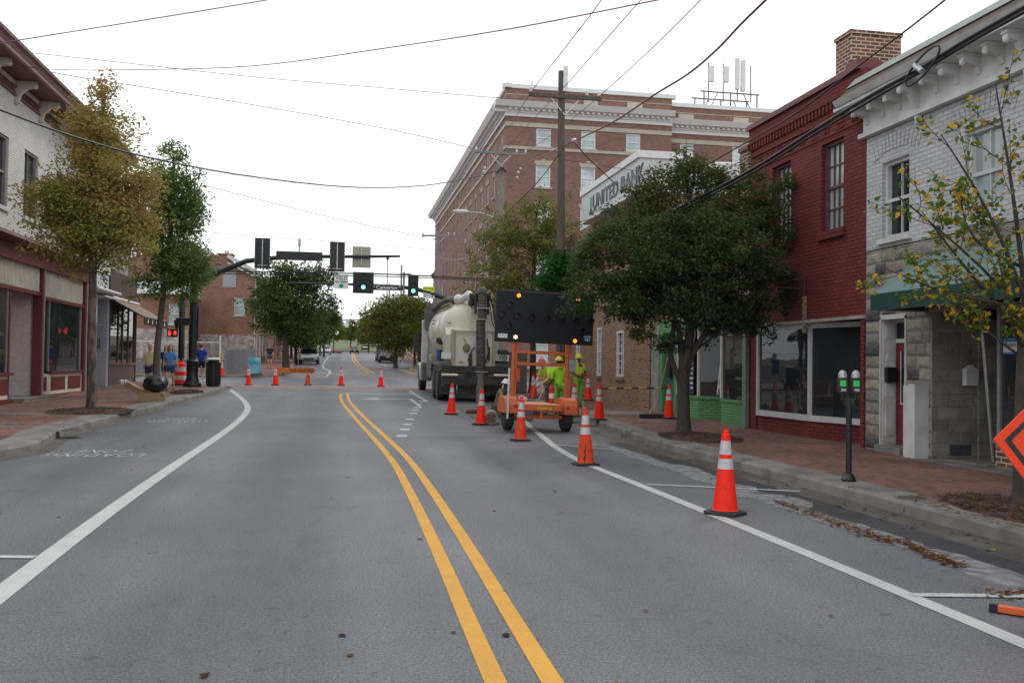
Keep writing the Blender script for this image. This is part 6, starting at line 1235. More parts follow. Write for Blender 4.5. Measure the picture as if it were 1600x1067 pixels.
# ------------------------------------------------------------------ wires
m_wire = mat('black_cable', (.012,.012,.014), .5); m_wred = mat('dull_red_cable', (.2,.045,.05), .5); m_wpur = mat('bluish_cable', (.12,.07,.15), .5); m_wg = mat('grey_wire', (.14,.13,.13), .5)
def wire(name, lab, pts, r, m=m_wire, cat='wire', curl=0):
    P = [AX(q[0],q[1],q[3]) if q[2] == 'X' else AY(q[0],q[1],q[3]) for q in pts]; Q = []
    for i in range(len(P)-1):
        p0, p1, p2, p3 = P[max(i-1,0)], P[i], P[i+1], P[min(i+2,len(P)-1)]
        for k in range(6):
            s = k/6; Q.append(.5*((2*p1)+(p2-p0)*s+(2*p0-5*p1+4*p2-p3)*s*s+(3*p1-p0-3*p2+p3)*s**3))
    Q.append(P[-1]); c = Q[len(Q)//2].copy(); o_ = M([m]).tube([q-c for q in Q], r, 6).out(name, None, smooth=True); o_.location = c; tag(o_, lab, cat, 'overhead wires across the street'); return o_
wire('overhead_wire', 'bluish wire rising from the left cornice to the top of the frame', [(-60,80,'Y',13),(0,68,'Y',13.5),(200,36,'Y',14),(420,0,'Y',14.5),(560,-25,'Y',15)], .008, m_wpur)
wire('overhead_wire', 'red tinged cable sweeping across the top of the sky', [(-40,92,'Y',30),(70,108,'Y',26),(230,109,'Y',22),(400,103,'Y',19),(600,76,'Y',16),(800,45,'Y',14),(1020,2,'Y',12),(1100,-14,'Y',11.5)], .009, m_wred)
wire('overhead_wire', 'thin wire with small clips sagging across the upper sky', [(40,82,'Y',30),(180,97,'Y',30),(400,121,'Y',30),(600,138,'Y',30),(760,152,'Y',29.5),(826,155,'Y',29.2)], .010, m_wg)
wire('overhead_wire', 'thin wire running from left cornice down to the grey pole crossarm', [(0,86,'Y',33),(80,113,'Y',34),(240,139,'Y',37),(400,165,'Y',39),(600,201,'Y',42),(740,232,'Y',45)], .014, m_wpur)
wire('overhead_cable', 'thick black cable sagging in front of both left trees', [(-40,158,'Y',21),(0,172,'Y',21.5),(110,212,'Y',23),(240,248,'Y',25.5),(400,277,'Y',30),(560,293,'Y',35),(680,288,'Y',40),(776,268,'Y',45)], .024, cat='cable')
wire('overhead_wire', 'faint wire dropping from the green tree towards the hotel', [(320,290,'Y',38),(420,316,'Y',40),(540,345,'Y',43),(720,382,'Y',46),(790,394,'Y',47)], .013, m_wg)
wire('overhead_wire', 'nearly level faint wire above the traffic signals', [(310,362,'Y',60),(420,370,'Y',60),(560,381,'Y',62),(700,392,'Y',64),(760,396,'Y',65)], .014, m_wg)
for k, (a, b_) in enumerate((((330,268),(770,272)),((350,273),(760,277)),((350,285),(760,281)))): wire('overhead_wire', ('uppermost of three faint parallel wires left of the grey pole','middle of three faint parallel wires left of the grey pole','lowest of three faint parallel wires left of the grey pole')[k], [(a[0],a[1],'Y',46),((a[0]+b_[0])/2,(a[1]+b_[1])/2+3,'Y',46),(b_[0],b_[1],'Y',45.5)], .006, m_wg)
XW = AY(828,152,29.1).x; XW2 = AY(880,146,29.1).x; XW3 = AY(935,156,29.1).x
wire('power_line', 'left one of three power lines climbing from the brown pole crossarm', [(1010,-110,'X',XW),(940,0,'X',XW),(890,66,'X',XW),(828,147,'X',XW),(790,205,'Y',40),(742,240,'Y',44.8)], .012, m_wred)
wire('power_line', 'middle power line climbing from the top of the brown pole', [(1110,-115,'X',XW2),(1002,0,'X',XW2),(940,70,'X',XW2),(880,138,'X',XW2),(830,190,'Y',38),(787,236,'Y',44.8)], .012, m_wred)
wire('power_line', 'right power line climbing from the crossarm towards the chimney side', [(1210,-125,'X',XW3),(1095,0,'X',XW3),(1010,84,'X',XW3),(935,152,'X',XW3),(870,205,'Y',38),(822,238,'Y',44.8)], .012, m_wred)
wire('twisted_cable', 'wavy twisted service cable rising steeply from the brown pole', [(1290,-90,'X',7),(1197,0,'X',7),(1158,38,'X',7),(1120,78,'X',7),(1075,116,'X',7),(1020,150,'X',7),(960,190,'X',7),(897,221,'X',7),(815,260,'Y',40),(792,275,'Y',44.8)], .022, m_wred, 'cable')
wire('service_drop', 'cable dropping from the brown pole clamp to the bank fascia', [(897,222,'Y',29),(915,243,'Y',29.5),(945,272,'Y',30),(966,292,'X',8.84)], .02)
wire('service_drop', 'wire crossing from the brown pole to the green shop behind the dark tree', [(880,250,'Y',29),(960,262,'Y',27.5),(1050,275,'Y',25),(1110,281,'X',9.0)], .008)
wire('overhead_cable', 'thin dark cable running beside the red parapet', [(1560,-70,'X',7.6),(1477,0,'X',7.6),(1400,60,'X',7.6),(1330,112,'X',7.6),(1240,180,'X',7.6),(1150,232,'X',7.6),(1050,287,'X',7.6),(960,330,'X',7.6),(872,357,'X',7.3)], .013, cat='cable')
wire('overhead_cable', 'heavy bundled black cable crossing in front of the white building', [(1700,-45,'X',7.0),(1600,12,'X',7.0),(1510,63,'X',7.0),(1440,106,'X',7.0),(1360,150,'X',7.0),(1270,205,'X',7.0),(1180,262,'X',7.0),(1080,315,'X',7.0),(980,362,'X',7.0),(882,392,'X',7.0)], .027, cat='cable')
wire('overhead_cable', 'second black cable lashed just below the heavy bundle', [(1700,-35,'X',7.0),(1600,20,'X',7.0),(1510,70,'X',7.0),(1440,112,'X',7.0),(1360,158,'X',7.0),(1270,212,'X',7.0),(1180,268,'X',7.0),(1080,321,'X',7.0),(980,367,'X',7.0),(882,397,'X',7.0)], .017, cat='cable')
c0 = AX(1437,106,6.95); t = thing('cable_loop', 'coil of black cable looped on the heavy overhead bundle', 'cable', c0); M([m_wire]).tube([(0.0,.34*math.cos(a)-.05,.13*math.sin(a)+.35*.34*math.cos(a)*-.9) for a in [2*pi*k/24 for k in range(25)]], .014, 6, caps=False).out('loop', t); M([m_gal]).tube([(0,-.05,-.06),(0,.1,.06)],.035,8).out('splice', t)
for k, dz in enumerate((0, 5)): wire('span_cable', ('upper of the twin dark cables spanning the junction','lower of the twin dark cables spanning the junction')[k], [(283,423+dz*.5,'Y',42.3),(345,424+dz*.7,'Y',42.6),(470,426+dz*.7,'Y',43.4),(600,428.5+dz*.7,'Y',44),(700,433+dz*.6,'Y',44.6),(790,438+dz*.5,'Y',45)], .036 if k == 0 else .025, m_sg, 'cable')
wire('service_drop', 'pale curved wire hanging before the hotel side', [(688,402,'Y',60),(710,406,'Y',61),(745,400,'Y',62)], .012, m_wt); wire('overhead_wire', 'dark wire falling from brown pole towards the yellowish tree', [(873,242,'Y',29),(840,285,'Y',33),(800,325,'Y',38),(775,345,'Y',42)], .016)
# ------------------------------------------------------------------ litter bin, sandwich board, rubbish
p = G(333,604,.15); t = thing('litter_bin', 'black slatted litter bin with a flat raised lid on the left corner', 'litter bin', p); b = M([m_sg])
b.lathe([(.24,0),(.24,.05),(.27,.08),(.3,.95),(.33,.96),(.33,1.02),(.3,1.02)], n=20); 
for k in range(24): a = 2*pi*k/24; b.box(.285*math.cos(a)-.014,.285*math.cos(a)+.014,.285*math.sin(a)-.014,.285*math.sin(a)+.014,.06,.95)
b.out('body', t); M([m_sg]).tube([(-.2,0,1.0),(-.2,0,1.14)],.02,6).tube([(.2,0,1.0),(.2,0,1.14)],.02,6).lathe([(.2,1.0),(.22,1.1)],n=14).out('lid_posts', t); M([m_gal]).lathe([(.28,1.13),(.3,1.15),(.22,1.2),(0,1.22)], n=20).out('lid', t, smooth=True)
p = G(397,586,.15); t = thing('sandwich_board', 'turquoise sandwich board reading OPEN on the far left pavement', 'sandwich board', p, rz=.12); m_tq = mat('turquoise_poster', (.06,.36,.45), .5, col2=(.25,.5,.6), nscale=1.5); hgt = (586-559)/1450*p.y*1.0; w_ = .17*hgt*2.0
M([m_tq]).box(-w_,w_,-.03,.03,.1,hgt).out('panel', t, bevel=.02); text('OPEN', Matrix.Translation((0,-.034,hgt*.66)) @ Matrix.Rotation(rad(90),4,'X'), .24, mat('poster_ink', (.03,.08,.12), .5), 'panel_lettering', t, .002, world=False); M([m_sg]).box(-w_-.1,w_+.15,-.2,.2,0,.07).tube([(-w_,0,.05),(-w_,0,.2)],.03,6).tube([(w_,0,.05),(w_,0,.2)],.03,6).out('base', t)
m_card = mat('cardboard', (.36,.24,.14), .9, col2=(.3,.2,.11), nscale=3); m_bag = mat('bin_bag', (.01,.01,.012), .22, col2=(.014,.014,.016))
p = G(238,627,.15); t = thing('cardboard_box', 'flattened brown cardboard box under the black rubbish bag', 'box', p, rz=.15); M([m_card]).box(-.38,.38,-.2,.25,0,.26).out('carton', t, bevel=.01); M([mat('cardboard_flap', (.42,.3,.18), .9)]).box(-.38,-.0,-.2,.24,.262,.27).out('flap', t, bevel=0); M([m_dark]).box(.26,.31,-.203,-.2,.17,.21).out('hand_hole', t); text('FRAGILE', Matrix.Translation((-.05,-.203,.12)) @ Matrix.Rotation(rad(90),4,'X'), .06, m_dark, 'print', t, .001, world=False) if False else None
t = thing('rubbish_bag', 'glossy black rubbish bag on the cardboard box', 'rubbish bag', p+Vector((.08,0,.275))); b = M([m_bag]); rr = random.Random(9)
b.ell((0,0,.24),(.36,.28,.25),28,18); o_ = b.out('bag', t, smooth=True)
for v in o_.data.vertices:
    c = v.co; n_ = math.sin(c.x*17+c.z*9)*math.cos(c.y*19+c.z*12)*.05+math.sin(c.x*41-c.y*31+c.z*20)*.02; f = 1+n_*1.6; v.co = Vector((c.x*f, c.y*f, max(0, (c.z-.24)*f*(1.2 if c.z > .24 else .95)+.24)))
    v.co += Vector((math.sin(c.y*40+c.z*13), math.cos(c.x*33+c.z*21), 0))*.012
M([m_bag]).lathe([(.06,-.04),(.025,0),(.05,.05),(.02,.04)], (.06,0,.5), n=7).out('knot', t)
q = AY(196,598,p.y+.1); q2 = AY(232,618,p.y+.1); t = thing('cardboard_tube', 'long cardboard carton leaning on the bag with white paper at its end', 'carton', q2)
d = (q-q2); M([m_card]).beam((0,0,0), d, .17,.17,up=(0,1,.3)).out('carton', t, bevel=.008); b = M([mat('white_paper', (.62,.6,.66), .7, col2=(.5,.48,.52), nscale=20)]); 
for _ in range(7): b.ell(d+Vector((rr.uniform(-.12,.04),rr.uniform(-.06,.06),rr.uniform(-.05,.09))), (rr.uniform(.05,.09),.06,rr.uniform(.04,.07)), 7, 5, rot=Matrix.Rotation(rr.uniform(0,3),3,'Y'))
b.out('crumpled_paper', t)
# bits and pieces by the trench
t = thing('shovel', 'shovel handle standing in the dug soil behind the cabinet cone', 'shovel', (5.0, 24.6, zr(24.6))); M([mat('broom_handle', (.3,.15,.08), .6)]).tube([(0,0,0),(.16,.1,1.0)], .02, 8).out('handle', t); M([m_dt]).box(-.1,.1,-.02,.0,-.05,.3).out('blade', t)
t = thing('dirt_heap', 'heap of dug soil beside the trench', 'soil', (4.9, 26.6, zr(26.6))); b = M([m_mulch]); rr = random.Random(4)
for _ in range(26): b.ell((rr.gauss(0,.5),rr.gauss(0,.7),rr.uniform(0,.1)), (rr.uniform(.1,.3),rr.uniform(.1,.3),rr.uniform(.06,.16)), 7, 5)
tag(b.out('soil_clods', t), None, kind='stuff')
# ------------------------------------------------------------------ parked and driving cars
def car(name, lab, x, y, rz, col, L_=4.6, W_=1.78, H_=1.45, kind='sedan', brake=False, grp='cars along the street'):
    t = thing(name, lab, 'car', (x, y, zr(y)), rot=(0, 0, rz), group=grp); mc = mat('paint_%d' % len(MATS), col, .25, metal=.3, coat=.5, col2=tuple(c*.9 for c in col)); hw = W_/2
    if kind == 'sedan': st = [(-L_/2,.42,.72,.8),(-L_/2+.12,.3,.86,.95),(-L_/2+.9,.26,.92,1),(-.6,.24,.9,1),(1.0,.24,.9,1),(L_/2-.9,.26,.82,1),(L_/2-.15,.3,.7,.93),(L_/2,.4,.6,.8)]; gh = [(-L_/2+.75,.9),(-.75,H_),(.55,H_),(1.25,.88)]
    else: st = [(-L_/2,.45,.95,.85),(-L_/2+.08,.35,1.05,.97),(-1.2,.3,1.05,1),(0,.3,1.05,1),(1.0,.3,1.02,1),(L_/2-.7,.32,.98,1),(L_/2-.1,.36,.85,.95),(L_/2,.45,.7,.85)]; gh = [(-L_/2+.12,1.03),(-L_/2+.35,H_),(.6,H_),(1.3,1.0)]
    b = M([mc]); rg = []
    for (yy, zb_, zt, f) in st: w = hw*f; rg.append([b.a(q) for q in ((-w*.94,yy,zb_),(-w,yy,(zb_+zt)/2),(-w*.97,yy,zt-.06),(-w*.88,yy,zt),(w*.88,yy,zt),(w*.97,yy,zt-.06),(w,yy,(zb_+zt)/2),(w*.94,yy,zb_))])
    for i in range(len(rg)-1):
        for j in range(8): b.f.append([rg[i][j], rg[i][(j+1)%8], rg[i+1][(j+1)%8], rg[i+1][j]]); b.mi.append(0)
    b.f.append(rg[0][::-1]); b.mi.append(0); b.f.append(rg[-1]); b.mi.append(0); b.out('body', t, smooth=True, bevel=.02)
    g = M([m_glass]); (ya,za),(yb_,zb_),(yc,zc_),(yd,zd) = gh; wt = hw*.72; wb = hw*.9
    P = [(-wb,ya,za),(wb,ya,za),(wt,yb_,zb_-.03),(-wt,yb_,zb_-.03),(-wt,yc,zc_-.03),(wt,yc,zc_-.03),(wb,yd,zd),(-wb,yd,zd)]; ix = [g.a(q) for q in P]
    for f in ((0,1,2,3),(3,2,5,4),(4,5,6,7),(0,3,4,7),(1,6,5,2)): g.f.append([ix[k] for k in f]); g.mi.append(0)
    g.out('windows', t)
    r = M([mc]); r.prism([(yb_-.04,zb_-.05),(yb_,zb_),(yc,zc_),(yc+.04,zc_-.05)], -wt-.02, wt+.02, 'x')
    for s in (-1,1):
        for (p_, q_) in ((P[0],P[3]),(P[7],P[4])): r.beam((s*abs(p_[0])*1.005,p_[1],p_[2]-.02),(s*(abs(q_[0])+.01),q_[1],q_[2]),.07,.06)
        m_ = (yb_+yc)/2; r.beam((s*wb,m_,.9),(s*(wt+.01),m_,zb_-.03),.06,.08)
    r.out('roof', t, bevel=.01)
    for yy in (-L_/2+.85, L_/2-.85):
        for s in (-1,1): wheel(s*(hw-.1), yy, .33, .21, t, m_alu)
    for s in (-1,1):
        M([mat('headlight', (.7,.72,.7), .15)]).ell((s*hw*.68, L_/2-.1, .62),(.2,.1,.09),10,6).out('headlight', t); M([mat('tail_lit' if brake else 'tail_red', (.6,.02,.02), .3, emit=.7 if brake else 0)]).ell((s*hw*.75,-L_/2+.06,.78),(.16,.08,.09),10,6).out('tail_light', t); M([mc]).ell((s*(hw+.1),.8,.98),(.1,.06,.07),8,6).out('mirror', t)
    M([m_sg]).box(-hw*.5,hw*.5,L_/2-.02,L_/2+.01,.48,.6).box(-hw*.85,hw*.85,L_/2-.06,L_/2-.0,.28,.38).box(-hw*.85,hw*.85,-L_/2,-L_/2+.06,.3,.42).out('bumper_trim', t); M([m_wt2]).box(-.2,.2,-L_/2-.005,-L_/2+.01,.6,.72).out('number_plate', t)
    return t
car('parked_car', 'silver and grey wagon parked facing us by the far left kerb', -3.15, 93, pi, (.42,.43,.4), 4.7, 1.85, 1.5, 'suv')
car('parked_car', 'dark utility vehicle parked behind the silver wagon', -3.55, 103, pi, (.02,.022,.025), 4.8, 1.95, 1.85, 'suv')
car('driving_car', 'small silver car approaching in the far left lane', AY(509,551,168).x, 168, pi, (.5,.52,.52), 4.5, 1.8, 1.5, 'suv')
car('driving_car', 'black sedan driving away down the middle of the street', AY(553.5,551,190).x, 190, 0, (.015,.015,.018), brake=True)
car('parked_car', 'black sedan parked at the far right kerb beside a tree', AY(604,563,104).x, 104, 0, (.012,.014,.02))
car('parked_car', 'dark van parked in front of the black sedan on the right', AY(600,560,113).x, 113, 0, (.02,.025,.03), 4.9, 1.95, 1.9, 'suv')
car('distant_car', 'pale grey hatchback on the raised cross road at the end', AY(558,538,275).x, 275, pi/2, (.45,.45,.47), 4.3, 1.75, 1.6, 'suv').location.z = AY(558,536,275).z-.1
car('distant_car', 'white van at the left of the distant cross road', AY(518,536,278).x, 278, pi/2, (.6,.6,.6), 5, 1.9, 1.9, 'suv').location.z = AY(518,535,278).z-.1
# raised green and cross road where the street bends away
b = M([m_grass]); zg = lambda y: zr(y)+.3+max(0,(y-232))*.07
for i in range(8):
    ya, yb_ = 232+i*6, 238+i*6
    b.face([(-25,ya,zg(ya)),(90,ya,zg(ya)),(90,yb_,zg(yb_)),(-25,yb_,zg(yb_))])
b.face([(-25,232,zr(232)-.5),(90,232,zr(232)-.5),(90,232,zg(232)),(-25,232,zg(232))]); tagS(b.out('grass_bank'))
b = M([m_asph]); z0 = zg(262)+.05; b.face([(-60,262,z0),(120,262,z0),(120,290,z0+.4),(-60,290,z0+.4)]); b.face([(-60,290,z0+.4),(120,290,z0+.4),(120,420,z0-3),(-60,420,z0-3)]); tagS(b.out('far_road'))
b = M([mat('red_flowers', (.25,.04,.035), .9, col2=(.1,.04,.03), nscale=3)]); rr = random.Random(2); p = AY(527,547,200)
for _ in range(160): b.ell((p.x+rr.uniform(-1.8,.8),200+rr.uniform(-1.5,1.5),zr(200)+rr.uniform(.0,.25)), (.26,.26,.16), 5, 4)
tag(b.out('flower_bed'), 'low bed of red flowers under the distant lamp post', 'flower bed', kind='stuff')
t = thing('box_sign', 'small dark sign on posts on the distant grass', 'sign', (AY(571,545,225).x, 225, zr(225))); M([m_sg, m_wt2]).box(-1,1,-.1,.1,.6,1.6).box(-.9,-.8,-.05,.05,-.5,.6).box(.8,.9,-.05,.05,-.5,.6).box(-.8,.6,-.11,-.1,1.1,1.4,1).out('board', t)
# ------------------------------------------------------------------ people
def skin_mesh(verts, edges, radii, mats_, sub=2):
    me = bpy.data.meshes.new('sk'); me.from_pydata([tuple(v) for v in verts], edges, []); ob = bpy.data.objects.new('sk', me); C.objects.link(ob)
    ob.modifiers.new('skin', 'SKIN'); md = ob.modifiers.new('sub', 'SUBSURF'); md.levels = sub; md.render_levels = sub
    for i, d in enumerate(me.skin_vertices[0].data): r = radii[i]; d.radius = (r, r) if not isinstance(r, tuple) else r; d.use_root = (i == 0)
    me2 = bpy.data.meshes.new_from_object(ob.evaluated_get(bpy.context.evaluated_depsgraph_get())); bpy.data.objects.remove(ob); bpy.data.meshes.remove(me)
    b = M(mats_); b.v = [v.co.copy() for v in me2.vertices]; b.f = [list(p.vertices) for p in me2.polygons]; b.mi = [0]*len(b.f); bpy.data.meshes.remove(me2); return b
SK = mat('skin_light', (.6,.36,.27), .5, col2=(.54,.31,.22), nscale=20); SKD = mat('skin_dark', (.12,.06,.04), .5, col2=(.1,.05,.035)); m_eye = mat('eye_dark', (.02,.015,.012), .3); m_lip = mat('lips', (.35,.1,.09), .5)
BASE = dict(pel=(0,0,.93), sp=(0,0,1.1), ch=(0,0,1.3), nk=(0,0,1.47), hd=(0,-.01,1.6), sl=(-.17,0,1.4), el=(-.23,.02,1.12), wl=(-.24,-.05,.88), sr=(.17,0,1.4), er=(.23,.02,1.12), wr=(.24,-.05,.88), hl=(-.09,0,.9), kl=(-.1,-.02,.5), al=(-.1,.02,.08), tl=(-.12,-.15,.03), hr=(.09,0,.9), kr=(.1,-.02,.5), ar=(.1,.02,.08), tr=(.12,-.15,.03))
def person(lab, loc, rz, pose, top, legs, shoe, skin=SK, hair=None, hlen=.0, hat=None, vest=None, s=1.0, long_top=False, long_sleeve=False, long_leg=False, hem=.88, gear=None, hood=None, mus=0, dress=None):
    t = thing('person', lab, 'person', loc, rz); J = {k: Vector(v)*s for k, v in {**BASE, **pose}.items() if k[0] != '_'}
    def chain(names, rads, b0=None): return names, rads
    order = ['pel','sp','ch','nk','sl','el','wl','sr','er','wr','hl','kl','al','tl','hr','kr','ar','tr']; idx = {k: i for i, k in enumerate(order)}
    E_ = [('pel','sp'),('sp','ch'),('ch','nk'),('ch','sl'),('sl','el'),('el','wl'),('ch','sr'),('sr','er'),('er','wr'),('pel','hl'),('hl','kl'),('kl','al'),('al','tl'),('pel','hr'),('hr','kr'),('kr','ar'),('ar','tr')]
    R_ = dict(pel=(.13,.1), sp=(.115,.09), ch=(.135,.1), nk=.052, sl=.058, el=.042, wl=.028, sr=.058, er=.042, wr=.028, hl=.088, kl=.056, al=.036, tl=.03, hr=.088, kr=.056, ar=.036, tr=.03)
    V_ = [J[k] for k in order]; b = skin_mesh(V_, [(idx[a], idx[c]) for a, c in E_], [R_[k] if not isinstance(R_[k], tuple) else (R_[k][0]*s, R_[k][1]*s) for k in order], [skin, m_eye, m_lip])
    # head: skull, jaw, nose, ears, eyes, mouth
    h = J['hd']; hr_ = Matrix.Rotation(pose.get('_turn', 0), 3, 'Z') @ Matrix.Rotation(pose.get('_nod', 0), 3, 'X'); Hd = lambda x, y, z: h + hr_ @ Vector((x*s, y*s, z*s))
    b.tube([J['nk']-Vector((0,0,.03)), J['nk'].lerp(h,.45), h], [.056*s,.05*s,.05*s], 10)
    n0 = len(b.v); b.ell(h+hr_@Vector((0,.01*s,.03*s)), (.075*s,.092*s,.112*s), 16, 12, rot=hr_)
    for i in range(n0, len(b.v)):
        q = hr_.inverted() @ (b.v[i]-h); 
        if q.z < 0: q.x *= 1+q.z*2.2/s; q.y = q.y*(1+q.z*1.0/s)-.012*s
        b.v[i] = h+hr_@q
    b.ell(Hd(0,-.092,.0), (.013*s,.02*s,.026*s), 8, 6)
    for x in (-1,1): b.ell(Hd(x*.076,.012,.015), (.01*s,.02*s,.03*s), 8, 6); b.ell(Hd(x*.028,-.078,.03), (.012*s,.009*s,.007*s), 8, 5, m=1)
    b.ell(Hd(0,-.082,-.045), (.022*s,.008*s,.007*s), 8, 5, m=2)
    # hands with curled fingers
    for side, e, w in ((-1,'el','wl'), (1,'er','wr')):
        d = (J[w]-J[e]).normalized(); in_ = Vector((-side,0,0)); in_ = (in_-d*in_.dot(d)).normalized(); f_ = d.cross(in_)*side
        pc = J[w]+d*.05*s; Rm = Matrix((f_, in_, d)).transposed(); b.ell(pc, (.036*s,.016*s,.05*s), 10, 8, rot=Rm)
        for k, L_ in enumerate((.062,.07,.066,.052)):
            o_ = J[w]+d*.088*s+f_*(.026-.0175*k)*s; p1 = o_+d*L_*.45*s+in_*.006*s; p2 = p1+d*L_*.3*s+in_*.018*s; p3 = p2+d*L_*.12*s+in_*.022*s; b.tube([o_-d*.02*s, o_, p1, p2, p3], [.009*s,.009*s,.0085*s,.008*s,.006*s], 6)
        o_ = J[w]+d*.03*s+f_*.03*s; b.tube([o_, o_+f_*.022*s+d*.022*s+in_*.008*s, o_+f_*.026*s+d*.05*s+in_*.02*s], [.011*s,.01*s,.007*s], 6)
    body = b.out('body', t, smooth=True)
    # clothes over the same skeleton
    up = lambda f: J['pel'].lerp(J['sp'], f)
    hemz = J['pel'].lerp(J['sp'],-.75) if hem < .88 else J['pel']
    sf = .8 if long_sleeve else .0; 
    names = [hemz, J['sp'], J['ch'], J['nk']-Vector((0,0,.035*s)), J['sl'], J['sl'].lerp(J['el'],.75) if not long_sleeve else J['el'], J['sr'], J['sr'].lerp(J['er'],.75) if not long_sleeve else J['er']]
    rr_ = [(.165*s,.125*s),(.145*s,.12*s),(.15*s,.115*s),.07*s,.075*s,.072*s if not long_sleeve else .058*s,.075*s,.072*s if not long_sleeve else .058*s]; ed = [(0,1),(1,2),(2,3),(2,4),(4,5),(2,6),(6,7)]
    if long_sleeve: names += [J['el'].lerp(J['wl'],.9), J['er'].lerp(J['wr'],.9)]; rr_ += [.043*s,.043*s]; ed += [(5,8),(7,9)]
    skin_mesh(names, ed, rr_, [top]).out('shirt', t, smooth=True)
    q = [J['pel'], J['hl'], J['hl'].lerp(J['kl'], .62 if not long_leg else 1), J['hr'], J['hr'].lerp(J['kr'], .62 if not long_leg else 1)]; rr_ = [(.14*s,.112*s),.1*s,.088*s if not long_leg else .075*s,.1*s,.088*s if not long_leg else .075*s]; ed = [(0,1),(1,2),(0,3),(3,4)]
    if long_leg: q += [J['al']+Vector((0,0,.03)), J['ar']+Vector((0,0,.03))]; rr_ += [.06*s,.06*s]; ed += [(2,5),(4,6)]
    skin_mesh(q, ed, rr_, [legs]).out('trousers' if long_leg else 'shorts', t, smooth=True)
    for a, o_ in (('al','tl'),('ar','tr')):
        d = (J[o_]-J[a]); d.z = 0; d = d.normalized() if d.length > .01 else Vector((0,-1,0)); Rm = Matrix.Rotation(math.atan2(d.y, d.x), 3, 'Z'); M([shoe]).ell(J[a]+d*.07*s+Vector((0,0,-.03*s)), (.13*s,.048*s,.045*s), 12, 8, rot=Rm).out('shoe', t, smooth=True)
    if hair:
        b = M([hair]); n0 = len(b.v); b.ell(h+hr_@Vector((0,.022*s,.045*s)), (.084*s,.096*s,.112*s), 16, 12, rot=hr_)
        keep = []
        for f in b.f:
            c = sum((b.v[i] for i in f), Vector())/4; q_ = hr_.inverted() @ (c-h)
            if not (q_.y < -.03*s and q_.z < .085*s) and q_.z > -.06*s: keep.append(f)
        b.f = keep; b.mi = [0]*len(keep)
        if hlen:
            for k in range(9):
                a = rad(20+17.5*k); o_ = Vector((.075*math.cos(a), .02+.07*math.sin(a), .02))*s; b.tube([h+hr_@o_, h+hr_@(o_*1.12+Vector((0,.01,-.1*s))), h+hr_@(o_*1.15+Vector((.01*((k%3)-1),-.0,-hlen*s)))], [.03*s,.03*s,.012*s], 7)
        b.out('hair', t, smooth=True)
    if hat:
        b = M([hat]); c = Hd(0,.01,.075); prf = [(.0,.095),(.05,.088),(.09,.055),(.108,.0),(.112,-.012),(.145,-.02),(.145,-.026),(.1,-.02)]; hb = M([hat], Matrix.Translation(c) @ hr_.to_4x4() @ Matrix.Diagonal((s,1.12*s,s,1))); hb.lathe(prf, n=20); hb.tube([(0,-.1,.02),(0,-.05,.095),(0,.05,.095),(0,.1,.02)], .014, 6); hb.out('hard_hat', t, smooth=True)
    if hood: M([hood]).ell(J['nk']+Vector((0,.07,.0)), (.11*s,.08*s,.09*s), 12, 8).out('hood', t, smooth=True)
    if vest:
        vm, stp = vest; T4 = lambda k, x, y, z: J[k]+Vector((x,y,z))*s
        vb = skin_mesh([J['pel'].lerp(J['sp'],.1), J['sp'], J['ch'], J['sl'].lerp(J['ch'],.25), J['sr'].lerp(J['ch'],.25)], [(0,1),(1,2),(2,3),(2,4)], [(.175*s,.14*s),(.16*s,.13*s),(.165*s,.128*s),.085*s,.085*s], [vm]); v_ = vb.out('vest', t, smooth=True)
        b = M([stp]); ax = (J['ch']-J['sp'])
        for kx in (-1,1):
            P = [J['sp']+Vector((kx*.09,-.147,-.1))*s, J['ch']+Vector((kx*.1,-.135,.02))*s, J['ch']+Vector((kx*.1,-.06,.155))*s, J['ch']+Vector((kx*.09,.1,.1))*s, J['sp']+Vector((kx*.09,.142,-.1))*s]; b.tube(P, .017*s, 6)
        cc = J['sp']; b.lathe([(.155*s,-.025*s),(.17*s,-.02*s),(.17*s,.02*s),(.155*s,.025*s)], (cc.x,cc.y,cc.z-.02), n=20); b.out('vest_stripes', v_, smooth=True)
    return t
def gp(px, py, dz=.15): return G(px, py, dz)
m_ysh = mat('pale_yellow_shirt', (.7,.66,.36), .9); m_bsh = mat('sky_blue_shirt', (.13,.3,.7), .9); m_dsh = mat('dark_navy_cloth', (.02,.022,.035), .9); m_royal = mat('royal_blue_shirt', (.02,.06,.4), .9); m_blond = mat('fair_hair', (.33,.2,.1), .6); m_brownh = mat('brown_hair', (.16,.08,.045), .6); m_darkh = mat('dark_hair', (.03,.02,.015), .6); m_denim = mat('denim_shorts', (.06,.08,.14), .9); m_tanv = mat('tan_work_cloth', (.26,.21,.13), .9, col2=(.19,.15,.09), nscale=10); m_khk = mat('khaki_trousers', (.17,.13,.085), .9, col2=(.12,.09,.06), nscale=6); m_hv = mat('hi_vis_lime', (.42,.8,.03), .7, col2=(.36,.7,.03)); m_hvt = mat('hi_vis_trousers', (.25,.5,.04), .7, col2=(.2,.4,.04)); m_hvo = mat('hi_vis_orange', (.85,.25,.05), .6); m_boot = mat('work_boot', (.12,.08,.045), .8)
w1 = dict(wl=(-.16,-.22,.98), el=(-.26,-.02,1.12), wr=(.1,-.2,1.02), er=(.24,.0,1.12), kr=(.1,-.12,.52), ar=(.1,.02,.1), tr=(.12,-.14,.05), kl=(-.09,.02,.5), al=(-.08,.16,.12), tl=(-.08,.02,.03))
person('person in a pale yellow T-shirt and shorts walking behind the rubbish bag', gp(233,613), rad(-8), {**w1, '_turn': .1}, m_ysh, m_denim, mat('white_shoe', (.6,.6,.6), .6), hair=m_blond, s=1.0, hem=.8)
